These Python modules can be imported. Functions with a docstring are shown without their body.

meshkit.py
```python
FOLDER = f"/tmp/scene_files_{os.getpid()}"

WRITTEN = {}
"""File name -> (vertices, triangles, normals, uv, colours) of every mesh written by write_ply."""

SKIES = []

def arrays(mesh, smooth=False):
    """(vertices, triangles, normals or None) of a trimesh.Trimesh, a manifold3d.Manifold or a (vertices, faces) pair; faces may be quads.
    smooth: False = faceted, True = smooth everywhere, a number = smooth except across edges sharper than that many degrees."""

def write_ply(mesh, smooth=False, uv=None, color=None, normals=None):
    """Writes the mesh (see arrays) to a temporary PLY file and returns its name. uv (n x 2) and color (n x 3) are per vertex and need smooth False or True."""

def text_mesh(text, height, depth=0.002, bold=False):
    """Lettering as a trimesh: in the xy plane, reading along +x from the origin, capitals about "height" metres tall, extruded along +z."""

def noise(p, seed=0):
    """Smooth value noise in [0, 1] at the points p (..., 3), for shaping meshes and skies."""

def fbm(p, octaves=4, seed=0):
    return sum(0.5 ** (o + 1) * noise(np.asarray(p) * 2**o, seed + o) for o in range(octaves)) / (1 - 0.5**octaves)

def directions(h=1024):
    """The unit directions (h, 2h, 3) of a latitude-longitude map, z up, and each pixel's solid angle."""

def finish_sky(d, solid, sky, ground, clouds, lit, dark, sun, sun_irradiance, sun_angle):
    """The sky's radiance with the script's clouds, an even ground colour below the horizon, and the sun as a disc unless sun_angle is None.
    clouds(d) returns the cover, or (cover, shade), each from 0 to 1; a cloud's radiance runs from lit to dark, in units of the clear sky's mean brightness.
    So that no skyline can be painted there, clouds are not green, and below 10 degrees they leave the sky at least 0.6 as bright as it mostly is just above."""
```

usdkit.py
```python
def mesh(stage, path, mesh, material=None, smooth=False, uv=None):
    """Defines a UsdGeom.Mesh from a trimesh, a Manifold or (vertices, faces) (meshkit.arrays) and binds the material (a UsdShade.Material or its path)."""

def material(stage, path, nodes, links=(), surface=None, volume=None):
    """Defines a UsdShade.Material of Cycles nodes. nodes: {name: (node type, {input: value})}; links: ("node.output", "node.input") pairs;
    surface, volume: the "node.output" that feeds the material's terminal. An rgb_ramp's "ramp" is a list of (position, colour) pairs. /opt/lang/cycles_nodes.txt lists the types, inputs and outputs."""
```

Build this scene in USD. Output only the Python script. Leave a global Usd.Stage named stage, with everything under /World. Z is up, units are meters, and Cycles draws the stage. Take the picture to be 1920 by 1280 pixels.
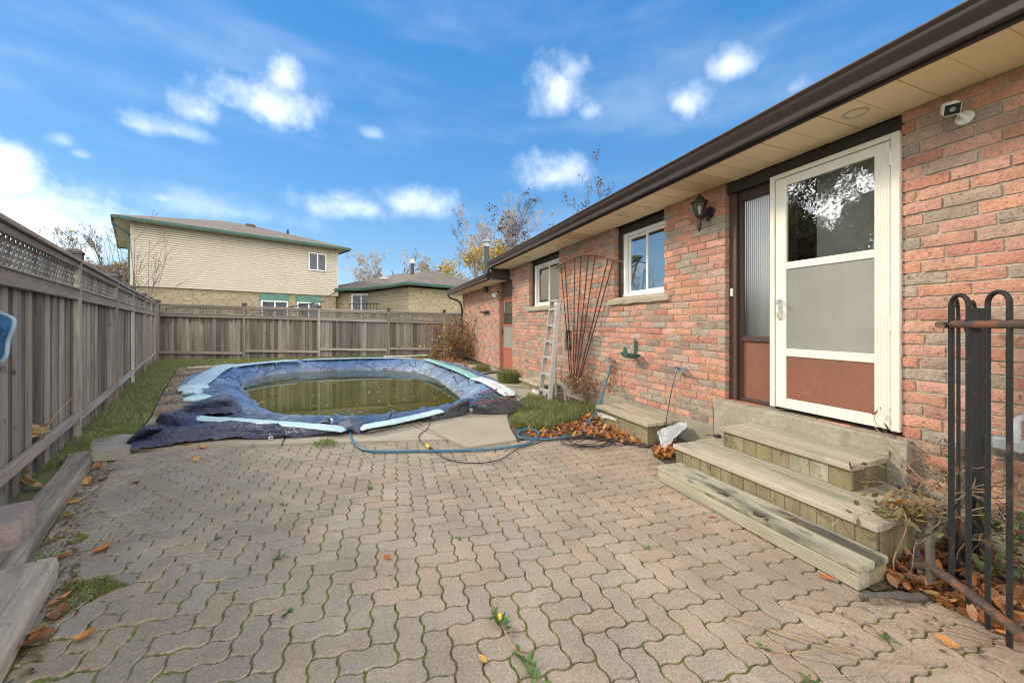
import math, random
import numpy as np, scipy.ndimage as ndi, trimesh, usdkit, meshkit
from pxr import Usd, UsdGeom, UsdLux, UsdShade, Sdf, Gf, Vt
from scipy.interpolate import splprep, splev
from scipy.spatial import ConvexHull
from shapely.geometry import Polygon, Point, LineString, box as sbox
from shapely.ops import unary_union
from shapely import affinity, prepared

stage = Usd.Stage.CreateInMemory()
UsdGeom.SetStageUpAxis(stage, 'Z'); UsdGeom.SetStageMetersPerUnit(stage, 1.0)
UsdGeom.Xform.Define(stage, '/World'); UsdGeom.Scope.Define(stage, '/World/Looks')
rng = np.random.default_rng(7); random.seed(7)

# ------------------------------------------------------------------ camera, sky, sun, exposure
EYE = np.array([0, 0, 1.33]); YAW = math.radians(20.4)
F = np.array([math.sin(YAW), math.cos(YAW), 0]); R = np.array([math.cos(YAW), -math.sin(YAW), 0]); FPX = 690.0
cam = UsdGeom.Camera.Define(stage, '/World/camera')
cam.CreateHorizontalApertureAttr(36.0); cam.CreateFocalLengthAttr(36.0 * FPX / 1920)
cam.CreateVerticalApertureAttr(24.0); cam.CreateVerticalApertureOffsetAttr(-34.0 / 1920 * 36.0)
cam.CreateClippingRangeAttr(Gf.Vec2f(0.05, 3000)); cam.CreateFStopAttr(0.0)
EXPO = 1.62
cam.CreateExposureAttr(EXPO)
mtx = np.eye(4); mtx[0, :3] = R; mtx[1, :3] = [0, 0, 1]; mtx[2, :3] = -F; mtx[3, :3] = EYE
cam.AddTransformOp().Set(Gf.Matrix4d(*mtx.ravel()))

SUN_EL = math.radians(32.0); SUN_PHI = math.radians(40)
SUN = np.array([-math.cos(SUN_PHI) * math.cos(SUN_EL), math.sin(SUN_PHI) * math.cos(SUN_EL), math.sin(SUN_EL)])
sun = UsdLux.DistantLight.Define(stage, '/World/sun_light')
sun.CreateIntensityAttr(0.27); sun.CreateAngleAttr(10.0); sun.CreateNormalizeAttr(True); sun.CreateColorAttr(Gf.Vec3f(1.0, 0.88, 0.68))
zx = SUN; xx = np.cross([0, 0, 1], zx); xx /= np.linalg.norm(xx); yx = np.cross(zx, xx)
sm = np.eye(4); sm[0, :3] = xx; sm[1, :3] = yx; sm[2, :3] = zx
sun.AddTransformOp().Set(Gf.Matrix4d(*sm.ravel()))
dome = UsdLux.DomeLight.Define(stage, '/World/sky')
dome.CreateIntensityAttr(1.0)
SKY_STRENGTH = 0.15; SKY_VALUE = 0.34

def ray(x, y): return F + R * (x - 960) / FPX + np.array([0, 0, 1.0]) * (606 - y) / FPX
def G(x, y, z=0.0):
    r = ray(x, y); return EYE + r * (z - EYE[2]) / r[2]
def WX(x, y, X):
    r = ray(x, y); return EYE + r * X / r[0]
def DP(x, y, t): return EYE + ray(x, y) * t
def CW(xc, zc, z=0.0): return R * xc + F * zc + np.array([0, 0, z])

def sky_material():
    n, l = {}, []
    n['tc'] = ('texture_coordinate', {})
    n['sky'] = ('sky_texture', {'sky_type': 'single_scattering', 'sun_disc': False, 'sun_elevation': SUN_EL, 'sun_rotation': math.atan2(SUN[0], SUN[1]), 'air_density': 1.0, 'aerosol_density': 0.1, 'ozone_density': 2.0})
    n['nz'] = ('noise_texture', {'scale': 9.0, 'detail': 11.0, 'roughness': 0.62})
    l += [('tc.generated', 'nz.vector')]
    n['nzc'] = ('math', {'math_type': 'subtract', 'value2': 0.5}); l += [('nz.fac', 'nzc.value1')]
    last = None
    # heaps of cloud: pixel x, y, half width, half height, amount
    clouds = [(500, 200, 135, 62, 1.0), (535, 145, 52, 55, .95), (375, 212, 66, 40, .8), (255, 232, 56, 34, .6), (330, 246, 100, 26, .5), (1058, 180, 74, 66, .8), (1072, 135, 44, 44, .75), (1285, 190, 78, 50, .9), (1365, 130, 68, 38, .7), (1040, 335, 84, 42, .75), (1105, 210, 46, 34, .4),
              (60, 425, 240, 105, 1.3), (20, 345, 90, 70, 1.1), (640, 390, 120, 36, .75), (790, 388, 95, 38, .7), (640, 372, 50, 28, .6), (120, 265, 40, 26, .55), (150, 290, 30, 16, .5), (700, 252, 38, 16, .35), (305, 373, 28, 15, .5), (1490, 165, 40, 20, .35), (420, 395, 200, 40, .35)]
    for i, (px, py, hw, hh, amt) in enumerate(clouds):
        c = ray(px, py); k = np.linalg.norm(c); c = c / k
        ri = np.cross(c, [0, 0, 1]); ri /= np.linalg.norm(ri); up = np.cross(ri, c)
        cosx = c @ F
        a = 1.22 * hw / FPX / k * max(cosx, .5); b = 1.22 * hh / FPX / k
        for q, vec, sc in (('u', ri, 1 / a), ('v', up, 1 / b)):
            n[f'{q}{i}'] = ('vector_math', {'math_type': 'dot_product', 'vector2': tuple(vec * sc)}); l.append(('tc.generated', f'{q}{i}.vector1'))
            n[f'{q}q{i}'] = ('math', {'math_type': 'multiply'}); l += [(f'{q}{i}.value', f'{q}q{i}.value1'), (f'{q}{i}.value', f'{q}q{i}.value2')]
        n[f'va{i}'] = ('math', {'math_type': 'absolute'}); l.append((f'v{i}.value', f'va{i}.value1'))
        n[f'vb{i}'] = ('math', {'math_type': 'multiply', 'value2': -.35}); l.append((f'va{i}.value', f'vb{i}.value1'))
        n[f'vc{i}'] = ('math', {'math_type': 'multiply_add', 'value2': 1.35}); l += [(f'v{i}.value', f'vc{i}.value1'), (f'vb{i}.value', f'vc{i}.value3')]
        l.remove((f'v{i}.value', f'vq{i}.value1')); l.remove((f'v{i}.value', f'vq{i}.value2')); l += [(f'vc{i}.value', f'vq{i}.value1'), (f'vc{i}.value', f'vq{i}.value2')]
        n[f's{i}'] = ('math', {'math_type': 'add'}); l += [(f'uq{i}.value', f's{i}.value1'), (f'vq{i}.value', f's{i}.value2')]
        n[f'r{i}'] = ('math', {'math_type': 'sqrt'}); l += [(f's{i}.value', f'r{i}.value1')]
        n[f'm{i}'] = ('math', {'math_type': 'multiply_add', 'value1': -1.0, 'value2': 1.0, 'value3': 1.0})
        l += [(f'r{i}.value', f'm{i}.value2')]
        n[f'd{i}'] = ('vector_math', {'math_type': 'dot_product', 'vector2': tuple(c)}); l.append(('tc.generated', f'd{i}.vector1'))
        n[f'g{i}'] = ('math', {'math_type': 'greater_than', 'value2': 0.0}); l.append((f'd{i}.value', f'g{i}.value1'))
        n[f'n{i}'] = ('math', {'math_type': 'multiply_add', 'value2': 2.3}); l += [('nzc.value', f'n{i}.value1'), (f'm{i}.value', f'n{i}.value3')]
        n[f'e{i}'] = ('map_range', {'range_type': 'smoothstep', 'from_min': 0.0, 'from_max': 1.35, 'to_min': 0.0, 'to_max': float(amt) * .54, 'clamp': True}); l.append((f'n{i}.value', f'e{i}.value'))
        n[f'h{i}'] = ('math', {'math_type': 'multiply'}); l += [(f'e{i}.result', f'h{i}.value1'), (f'g{i}.value', f'h{i}.value2')]
        if last is None: last = f'h{i}.value'
        else:
            n[f'x{i}'] = ('math', {'math_type': 'maximum'}); l += [(last, f'x{i}.value1'), (f'h{i}.value', f'x{i}.value2')]; last = f'x{i}.value'
    # unseen broken cloud added overhead and behind for fill light, faded out in view
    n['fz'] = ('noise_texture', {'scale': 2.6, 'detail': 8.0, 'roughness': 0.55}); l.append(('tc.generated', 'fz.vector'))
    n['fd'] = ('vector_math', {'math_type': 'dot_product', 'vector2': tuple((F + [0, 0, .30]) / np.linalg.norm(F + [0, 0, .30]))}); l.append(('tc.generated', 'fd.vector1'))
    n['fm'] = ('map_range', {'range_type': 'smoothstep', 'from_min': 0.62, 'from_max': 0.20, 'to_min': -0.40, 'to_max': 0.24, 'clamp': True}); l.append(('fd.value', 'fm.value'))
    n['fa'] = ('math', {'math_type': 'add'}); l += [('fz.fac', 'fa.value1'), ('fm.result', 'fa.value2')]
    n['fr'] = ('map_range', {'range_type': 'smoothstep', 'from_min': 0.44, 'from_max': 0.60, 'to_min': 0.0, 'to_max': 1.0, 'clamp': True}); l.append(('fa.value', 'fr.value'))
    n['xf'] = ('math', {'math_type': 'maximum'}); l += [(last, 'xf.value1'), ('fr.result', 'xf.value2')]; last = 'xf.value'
    # thin high veils everywhere
    n['mp'] = ('mapping', {'scale': (1.2, 1.2, 6.0)}); l.append(('tc.generated', 'mp.vector'))
    n['vz'] = ('noise_texture', {'scale': 2.2, 'detail': 6.0, 'roughness': 0.5}); l.append(('mp.vector', 'vz.vector'))
    n['vr'] = ('map_range', {'range_type': 'smoothstep', 'from_min': 0.42, 'from_max': 0.82, 'to_min': 0.0, 'to_max': 0.075, 'clamp': True}); l.append(('vz.fac', 'vr.value'))
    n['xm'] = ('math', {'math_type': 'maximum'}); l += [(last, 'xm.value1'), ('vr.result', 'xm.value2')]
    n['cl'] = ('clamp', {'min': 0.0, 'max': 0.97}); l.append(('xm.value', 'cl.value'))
    n['sh'] = ('noise_texture', {'scale': 16.0, 'detail': 6.0, 'roughness': 0.55}); l.append(('tc.generated', 'sh.vector'))
    n['cr'] = ('rgb_ramp', {'ramp': [(0.32, (3.7, 3.75, 3.95)), (0.62, (6.2, 6.0, 5.55))]}); l.append(('sh.fac', 'cr.fac'))
    n['gm'] = ('hsv', {'saturation': 1.36, 'value': SKY_VALUE, 'hue': 0.5}); l.append(('sky.color', 'gm.color'))
    n['el'] = ('separate_xyz', {}); l.append(('tc.generated', 'el.vector'))
    e_ = SKY_STRENGTH * 2 ** EXPO
    n['ev'] = ('rgb_ramp', {'ramp': [(0.0, tuple(np.array((.50, .70, .93)) / e_)), (.12, tuple(np.array((.36, .62, .92)) / e_)), (.32, tuple(np.array((.17, .45, .88)) / e_)), (.65, tuple(np.array((.075, .335, .82)) / e_)), (1.0, tuple(np.array((.06, .28, .74)) / e_))]}); l.append(('el.z', 'ev.fac'))
    n['air'] = ('mix_color', {'fac': .72, 'use_clamp': False}); l += [('gm.color', 'air.a'), ('ev.color', 'air.b')]
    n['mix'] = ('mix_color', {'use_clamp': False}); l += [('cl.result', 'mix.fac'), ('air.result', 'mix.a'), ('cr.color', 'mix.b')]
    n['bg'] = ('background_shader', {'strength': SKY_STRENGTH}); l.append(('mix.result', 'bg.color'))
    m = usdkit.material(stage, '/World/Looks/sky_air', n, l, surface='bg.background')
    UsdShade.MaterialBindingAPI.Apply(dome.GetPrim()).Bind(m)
sky_material()
dome.GetPrim().SetCustomDataByKey('kind', 'structure')

# ------------------------------------------------------------------ helpers
LOOK = {}
def mat(name, col=(.5, .5, .5), rough=.75, axis=None, stretch=None, n1=(3, .7, 1.25), n2=(40, .85, 1.12), bump=(60, .004), spots=None, tint=False, spec=.5, metallic=0.0, rand=False, stain=None, sheen=None, trans=None, rnd_tint=None):
    """Principled surface: base colour (times the mesh's own tint) times two noises, with bump. axis: grain direction angle about z, or 'z'."""
    n, l = {}, []
    n['geo'] = ('geometry', {}); src = 'geo.position'
    if rand:
        n['oi'] = ('object_info', {}); n['sc'] = ('math', {'math_type': 'multiply', 'value2': 37.0}); l.append(('oi.random', 'sc.value1'))
        n['off'] = ('combine_xyz', {}); l += [('sc.value', 'off.x'), ('sc.value', 'off.y'), ('sc.value', 'off.z')]
        n['ad'] = ('vector_math', {'math_type': 'add'}); l += [(src, 'ad.vector1'), ('off.vector', 'ad.vector2')]; src = 'ad.vector'
    if axis is not None:
        if axis == 'z': sc = (1, 1, .06)
        else:
            n['rot'] = ('vector_rotate', {'rotate_type': 'z_axis', 'angle': -float(axis)}); l.append((src, 'rot.vector')); src = 'rot.vector'
            sc = (.06, 1, 1)
        n['mp'] = ('mapping', {'scale': sc}); l.append((src, 'mp.vector')); gsrc = 'mp.vector'
    else: gsrc = src
    n['a'] = ('noise_texture', {'scale': float(n1[0]), 'detail': 5.0, 'roughness': .6}); l.append((gsrc, 'a.vector'))
    n['am'] = ('map_range', {'from_min': .28, 'from_max': .72, 'to_min': float(n1[1]), 'to_max': float(n1[2]), 'clamp': True}); l.append(('a.fac', 'am.value'))
    n['b'] = ('noise_texture', {'scale': float(n2[0]), 'detail': 4.0, 'roughness': .65}); l.append((gsrc, 'b.vector'))
    n['bm'] = ('map_range', {'from_min': .28, 'from_max': .72, 'to_min': float(n2[1]), 'to_max': float(n2[2]), 'clamp': True}); l.append(('b.fac', 'bm.value'))
    n['mm'] = ('math', {'math_type': 'multiply'}); l += [('am.result', 'mm.value1'), ('bm.result', 'mm.value2')]
    if tint:
        n['at'] = ('attribute', {'attribute': 'tint'}); csrc = 'at.color'
        n['cb'] = ('vector_math', {'math_type': 'multiply', 'vector2': tuple(col)}); l.append((csrc, 'cb.vector1')); csrc = 'cb.vector'
    else:
        n['cc'] = ('color', {'value': tuple(col)}); csrc = 'cc.color'
    n['cs'] = ('vector_math', {'math_type': 'scale'}); l += [(csrc, 'cs.vector1'), ('mm.value', 'cs.scale')]; csrc = 'cs.vector'
    for k, sp in enumerate(([] if spots is None else spots if isinstance(spots, list) else [spots])):   # (scale, from, to, colour, amount)
        n[f'sp{k}'] = ('noise_texture', {'scale': float(sp[0]), 'detail': 4.0, 'roughness': .6, 'w': 3.1 * k}); 
        if len(sp) > 5 and axis != 'z' and axis is not None:
            n[f'spm{k}'] = ('mapping', {'scale': (float(sp[5]), 1, 1)}); l += [(src, f'spm{k}.vector'), (f'spm{k}.vector', f'sp{k}.vector')]
        else: l.append((src, f'sp{k}.vector'))
        n[f'sq{k}'] = ('map_range', {'range_type': 'smoothstep', 'from_min': float(sp[1]), 'from_max': float(sp[2]), 'to_min': 0.0, 'to_max': float(sp[4]), 'clamp': True}); l.append((f'sp{k}.fac', f'sq{k}.value'))
        n[f'sx{k}'] = ('mix_color', {'b': tuple(sp[3])}); l += [(f'sq{k}.result', f'sx{k}.fac'), (csrc, f'sx{k}.a')]; csrc = f'sx{k}.result'
    if stain:                                            # streaks of old water stain running down from a rail: (z from, z to, colour, amount)
        n['sxyz'] = ('separate_xyz', {}); l.append(('geo.position', 'sxyz.vector'))
        n['szr'] = ('map_range', {'range_type': 'smoothstep', 'from_min': float(stain[0]), 'from_max': float(stain[1]), 'to_min': -.30, 'to_max': .20, 'clamp': True}); l.append(('sxyz.z', 'szr.value'))
        n['smp'] = ('mapping', {'scale': (14, 14, .9)}); l.append(('geo.position', 'smp.vector')); n['snz'] = ('noise_texture', {'scale': 1.0, 'detail': 4.0}); l.append(('smp.vector', 'snz.vector'))
        n['sad'] = ('math', {'math_type': 'add'}); l += [('snz.fac', 'sad.value1'), ('szr.result', 'sad.value2')]
        n['sth'] = ('map_range', {'range_type': 'smoothstep', 'from_min': .50, 'from_max': .66, 'to_min': 0.0, 'to_max': float(stain[3]), 'clamp': True}); l.append(('sad.value', 'sth.value'))
        n['smx'] = ('mix_color', {'b': tuple(stain[2])}); l += [('sth.result', 'smx.fac'), (csrc, 'smx.a')]; csrc = 'smx.result'
    n['p'] = ('principled_bsdf', {'roughness': float(rough), 'metallic': float(metallic), 'specular_ior_level': float(spec)}); l.append((csrc, 'p.base_color'))
    if bump:
        n['bn'] = ('noise_texture', {'scale': float(bump[0]), 'detail': 6.0, 'roughness': .6}); l.append((gsrc, 'bn.vector'))
        n['bu'] = ('bump', {'strength': .8, 'distance': float(bump[1])}); l += [('bn.fac', 'bu.height'), ('bu.normal', 'p.normal')]
    out = 'p.BSDF'
    if trans:
        n['tl'] = ('translucent_bsdf', {}); l.append((csrc, 'tl.color'))
        n['mc'] = ('mix_closure', {'fac': float(trans)}); l += [('p.BSDF', 'mc.closure1'), ('tl.BSDF', 'mc.closure2')]; out = 'mc.closure'
    LOOK[name] = usdkit.material(stage, '/World/Looks/' + name, n, l, surface=out)
    return LOOK[name]

def glass_mat(name, tint=(.9, .93, .92), refl=1.0, rough=0.0, ripple=None, base=.05):
    n = {'t': ('transparent_bsdf', {'color': tint}), 'g': ('glossy_bsdf', {'color': (refl,) * 3, 'roughness': rough, 'distribution': 'ggx'}), 'f': ('layer_weight', {'blend': .35}),
         'r': ('map_range', {'from_min': 0.0, 'from_max': 1.0, 'to_min': base, 'to_max': .9, 'clamp': True}), 'm': ('mix_closure', {})}
    l = [('f.fresnel', 'r.value'), ('r.result', 'm.fac'), ('t.BSDF', 'm.closure1'), ('g.BSDF', 'm.closure2')]
    if ripple:
        n['geo'] = ('geometry', {}); n['nz'] = ('noise_texture', {'scale': ripple[0], 'detail': 2.0}); n['bu'] = ('bump', {'strength': 1.0, 'distance': ripple[1]})
        l += [('geo.position', 'nz.vector'), ('nz.fac', 'bu.height'), ('bu.normal', 'g.normal')]
    LOOK[name] = usdkit.material(stage, '/World/Looks/' + name, n, l, surface='m.closure')
    return LOOK[name]

class MB:
    """Collects vertices and triangles (with a tint per vertex) of one mesh."""
    def __init__(s): s.v, s.f, s.c, s.n = [], [], [], 0
    def add(s, v, f, col=(1, 1, 1)):
        v = np.asarray(v, float); f = np.asarray(f, int)
        if f.shape[1] == 4: f = np.vstack([f[:, [0, 1, 2]], f[:, [0, 2, 3]]])
        s.v.append(v); s.f.append(f + s.n); s.n += len(v)
        c = np.asarray(col, float); s.c.append(np.broadcast_to(c, (len(v), 3)) if c.ndim < 2 else c)
        return s
    def obox(s, c, size, ax=None, ch=0.0, col=(1, 1, 1), jit=0.0):
        ax = np.eye(3) if ax is None else np.asarray(ax); h = np.asarray(size, float) / 2
        if ch <= 0: v, f = BOXV * h, BOXF
        else:
            ch = min(ch, h.min() * .9); v, f = CHS * (h - ch * (1 - CHO)), CHF
        if jit: v = v + rng.normal(0, jit, v.shape)
        return s.add(np.asarray(c) + v @ ax, f, col)
    def box(s, lo, hi, ch=0.0, col=(1, 1, 1), jit=0.0):
        lo, hi = np.minimum(lo, hi), np.maximum(lo, hi)
        return s.obox((lo + hi) / 2, hi - lo, None, ch, col, jit)
    def tube(s, pts, r, n=6, cap=True, col=(1, 1, 1)):
        p = np.asarray(pts, float); m = len(p); r = np.broadcast_to(np.asarray(r, float), (m,))
        t = np.gradient(p, axis=0); t /= np.maximum(np.linalg.norm(t, axis=1, keepdims=True), 1e-9)
        u = np.cross(t[0], [0, 0, 1.0] if abs(t[0][2]) < .9 else [1.0, 0, 0]); u /= np.linalg.norm(u); us = []
        for k in range(m):
            u = u - t[k] * (u @ t[k]); u /= max(np.linalg.norm(u), 1e-9); us.append(u)
        us = np.array(us); ws = np.cross(t, us); a = np.arange(n) * 2 * math.pi / n
        v = (p[:, None] + r[:, None, None] * (us[:, None] * np.cos(a)[None, :, None] + ws[:, None] * np.sin(a)[None, :, None])).reshape(-1, 3)
        i = np.arange(m - 1)[:, None] * n; j = np.arange(n)[None]; jn = (j + 1) % n
        q = np.stack([i + j, i + jn, i + n + jn, i + n + j], -1).reshape(-1, 4)
        s.add(v, q, col)
        if cap and n > 2:
            for b, o in ((0, 1), ((m - 1) * n, -1)):
                ff = [[b, b + k + 1, b + k][::o] for k in range(1, n - 1)]
                s.f.append(np.array(ff) + s.n - len(v))
        return s
    def grid(s, pts, col=(1, 1, 1), flip=False, closed=False):
        p = np.asarray(pts, float); a, b = p.shape[:2]
        i = np.arange(a - 1)[:, None]; j = np.arange(b if closed else b - 1)[None]; jn = (j + 1) % b
        q = np.stack([i * b + j, i * b + jn, (i + 1) * b + jn, (i + 1) * b + j], -1).reshape(-1, 4)
        c = np.asarray(col, float)
        return s.add(p.reshape(-1, 3), q[:, ::-1] if flip else q, c.reshape(-1, 3) if c.ndim == 3 else c)
    def prism(s, poly, lo, hi, M=None, col=(1, 1, 1)):
        """Extrudes a shapely polygon from z=lo to hi; M maps (x, y, z) rows to the world."""
        if poly.geom_type != 'Polygon':
            for g in poly.geoms: s.prism(g, lo, hi, M, col)
            return s
        if poly.area < 1e-8: return s
        m = trimesh.creation.extrude_polygon(poly, hi - lo, engine='earcut'); v = np.array(m.vertices) + [0, 0, lo]
        return s.add(v if M is None else v @ np.asarray(M), m.faces, col)
    def lathe(s, prof, c, ax=None, n=16, col=(1, 1, 1)):
        prof = np.asarray(prof, float); a = np.arange(n) * 2 * math.pi / n
        v = np.stack([prof[:, None, 0] * np.cos(a), prof[:, None, 0] * np.sin(a), np.broadcast_to(prof[:, None, 1], (len(prof), n))], -1)
        if ax is not None: v = v @ np.asarray(ax)
        return s.grid(v + np.asarray(c), col, closed=True)
    def arrays(s): return np.vstack(s.v), np.vstack(s.f), np.vstack(s.c)

BOXV = np.array([[x, y, z] for x in (-1, 1) for y in (-1, 1) for z in (-1, 1)], float)
def _hullf(v):
    h = ConvexHull(v); f = h.simplices.copy(); c = v.mean(0)
    for k, t in enumerate(f):
        nn = np.cross(v[t[1]] - v[t[0]], v[t[2]] - v[t[0]])
        if nn @ (v[t[0]] - c) < 0: f[k] = t[::-1]
    return f
BOXF = _hullf(BOXV)
_s, _o = [], []
for b in BOXV:
    for k in range(3):
        o = np.zeros(3); o[k] = 1; _s.append(b); _o.append(o)
CHS, CHO = np.array(_s), np.array(_o)
CHF = _hullf(CHS * (np.array([1.0, 1.1, 1.2]) - .1 * (1 - CHO)))

USED = {}
def fresh(parent, name):
    k = (str(parent), name); USED[k] = USED.get(k, -1) + 1
    return f'{parent}/{name}' if USED[k] == 0 else f'{parent}/{name}_{USED[k]:03d}'
ORIGIN = {}
def thing(name, label, cat, loc=(0, 0, 0), group=None, kind=None):
    p = fresh('/World', name); x = UsdGeom.Xform.Define(stage, p); x.AddTranslateOp().Set(Gf.Vec3d(*map(float, loc)))
    ORIGIN[p] = np.asarray(loc, float); tagp(x.GetPrim(), label, cat, group, kind); return p
def tagp(pr, label=None, cat=None, group=None, kind=None):
    for k, v in (('label', label), ('category', cat), ('group', group), ('kind', kind)):
        if v: pr.SetCustomDataByKey(k, v)
def holder(name, parent, label=None):
    p = fresh(parent, name); x = UsdGeom.Xform.Define(stage, p); ORIGIN[p] = ORIGIN[parent]
    if label: tagp(x.GetPrim(), label)
    return p
def obj(name, mb, material, parent='/World', smooth=False, label=None, cat=None, group=None, kind=None):
    v, f, c = mb.arrays() if isinstance(mb, MB) else (np.asarray(mb[0], float), np.asarray(mb[1]), None)
    o = ORIGIN.get(parent); p = fresh(parent, name)
    if o is not None: v = v - o
    elif parent == '/World' and kind != 'structure' and len(v) < 4e5:
        o = np.array([*(v.min(0) + v.max(0))[:2] / 2, v[:, 2].min()])
    own = None
    if parent == '/World' and kind != 'structure': own = o; v = v - o
    if smooth is False:
        v = v[f].reshape(-1, 3) if False else v
        m = UsdGeom.Mesh.Define(stage, p)
        m.CreatePointsAttr(Vt.Vec3fArray.FromNumpy(v.astype(np.float32))); m.CreateFaceVertexCountsAttr(Vt.IntArray.FromNumpy(np.full(len(f), 3, np.int32)))
        m.CreateFaceVertexIndicesAttr(Vt.IntArray.FromNumpy(f.astype(np.int32).ravel())); m.CreateSubdivisionSchemeAttr('none')
        if material is not None: UsdShade.MaterialBindingAPI.Apply(m.GetPrim()).Bind(LOOK[material])
        cols = c
    else:
        if smooth is True: vv, ff, nn = meshkit.arrays((v, f), True)
        m = usdkit.mesh(stage, p, (v, f), LOOK[material], smooth=smooth)
        cols = c if smooth is True else None
        if c is not None and cols is None:
            pts = np.array(m.GetPointsAttr().Get()); cols = np.broadcast_to(c[0], (len(pts), 3)) if np.ptp(c, axis=0).max() < 1e-9 else c[np.array(__import__('scipy.spatial', fromlist=['cKDTree']).cKDTree(v).query(pts)[1])]
    if cols is not None:
        pv = UsdGeom.PrimvarsAPI(m).CreatePrimvar('tint', Sdf.ValueTypeNames.Color3fArray, 'vertex'); pv.Set(Vt.Vec3fArray.FromNumpy(np.ascontiguousarray(cols, np.float32)))
    if own is not None: UsdGeom.Xformable(m).AddTranslateOp().Set(Gf.Vec3d(*map(float, own)))
    tagp(m.GetPrim(), label, cat, group, kind); ORIGIN[p] = ORIGIN.get(parent, own if own is not None else np.zeros(3))
    return p
def copy_of(src, name, loc, rotz=0.0, scale=1.0, label=None, cat=None, group=None):
    p = fresh('/World', name); x = UsdGeom.Xform.Define(stage, p); x.AddTranslateOp().Set(Gf.Vec3d(*map(float, loc))); x.AddRotateZOp().Set(math.degrees(rotz)); x.AddScaleOp().Set(Gf.Vec3f(scale, scale, scale))
    x.GetPrim().GetReferences().AddInternalReference(src); x.GetPrim().SetInstanceable(True); tagp(x.GetPrim(), label, cat, group); return p
def tri(poly):
    v, f = trimesh.creation.triangulate_polygon(poly, engine='earcut'); return np.asarray(v), np.asarray(f)
def sheet(poly, z):
    mb = MB()
    for g in getattr(poly, 'geoms', [poly]):
        if g.geom_type == 'Polygon' and g.area > 1e-6:
            v, f = tri(g); v3 = np.column_stack([v, np.full(len(v), z)])
            a = np.cross(v3[f[:, 1]] - v3[f[:, 0]], v3[f[:, 2]] - v3[f[:, 0]])[:, 2]
            f = np.where(a[:, None] < 0, f[:, ::-1], f); mb.add(v3, f)
    return mb
def spline(pts, n, closed=False, s=0.0):
    p = np.asarray(pts, float)
    if closed: p = np.vstack([p, p[:1]])
    tck, _ = splprep(p.T, s=s, per=closed, k=min(3, len(p) - 1)); return np.array(splev(np.linspace(0, 1, n, endpoint=not closed), tck)).T
def fbm(p, scale=1.0, oct=4, seed=0): return meshkit.fbm(np.asarray(p) * scale, oct, seed) - .5
def pick(choices, p=None): return choices[rng.choice(len(choices), p=p)]
def axes_from(dirv, upv=(0, 0, 1)):
    x = np.asarray(dirv, float); x /= np.linalg.norm(x); y = np.cross(upv, x); y /= np.linalg.norm(y); return np.array([x, y, np.cross(x, y)])
def in_poly(poly, n, r):
    out = []; x0, y0, x1, y1 = poly.bounds; pp = prepared.prep(poly)
    while len(out) < n:
        q = r.uniform((x0, y0), (x1, y1), (max(64, n), 2)); out += [a for a in q if pp.contains(Point(a))]
    return np.array(out[:n])
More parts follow.
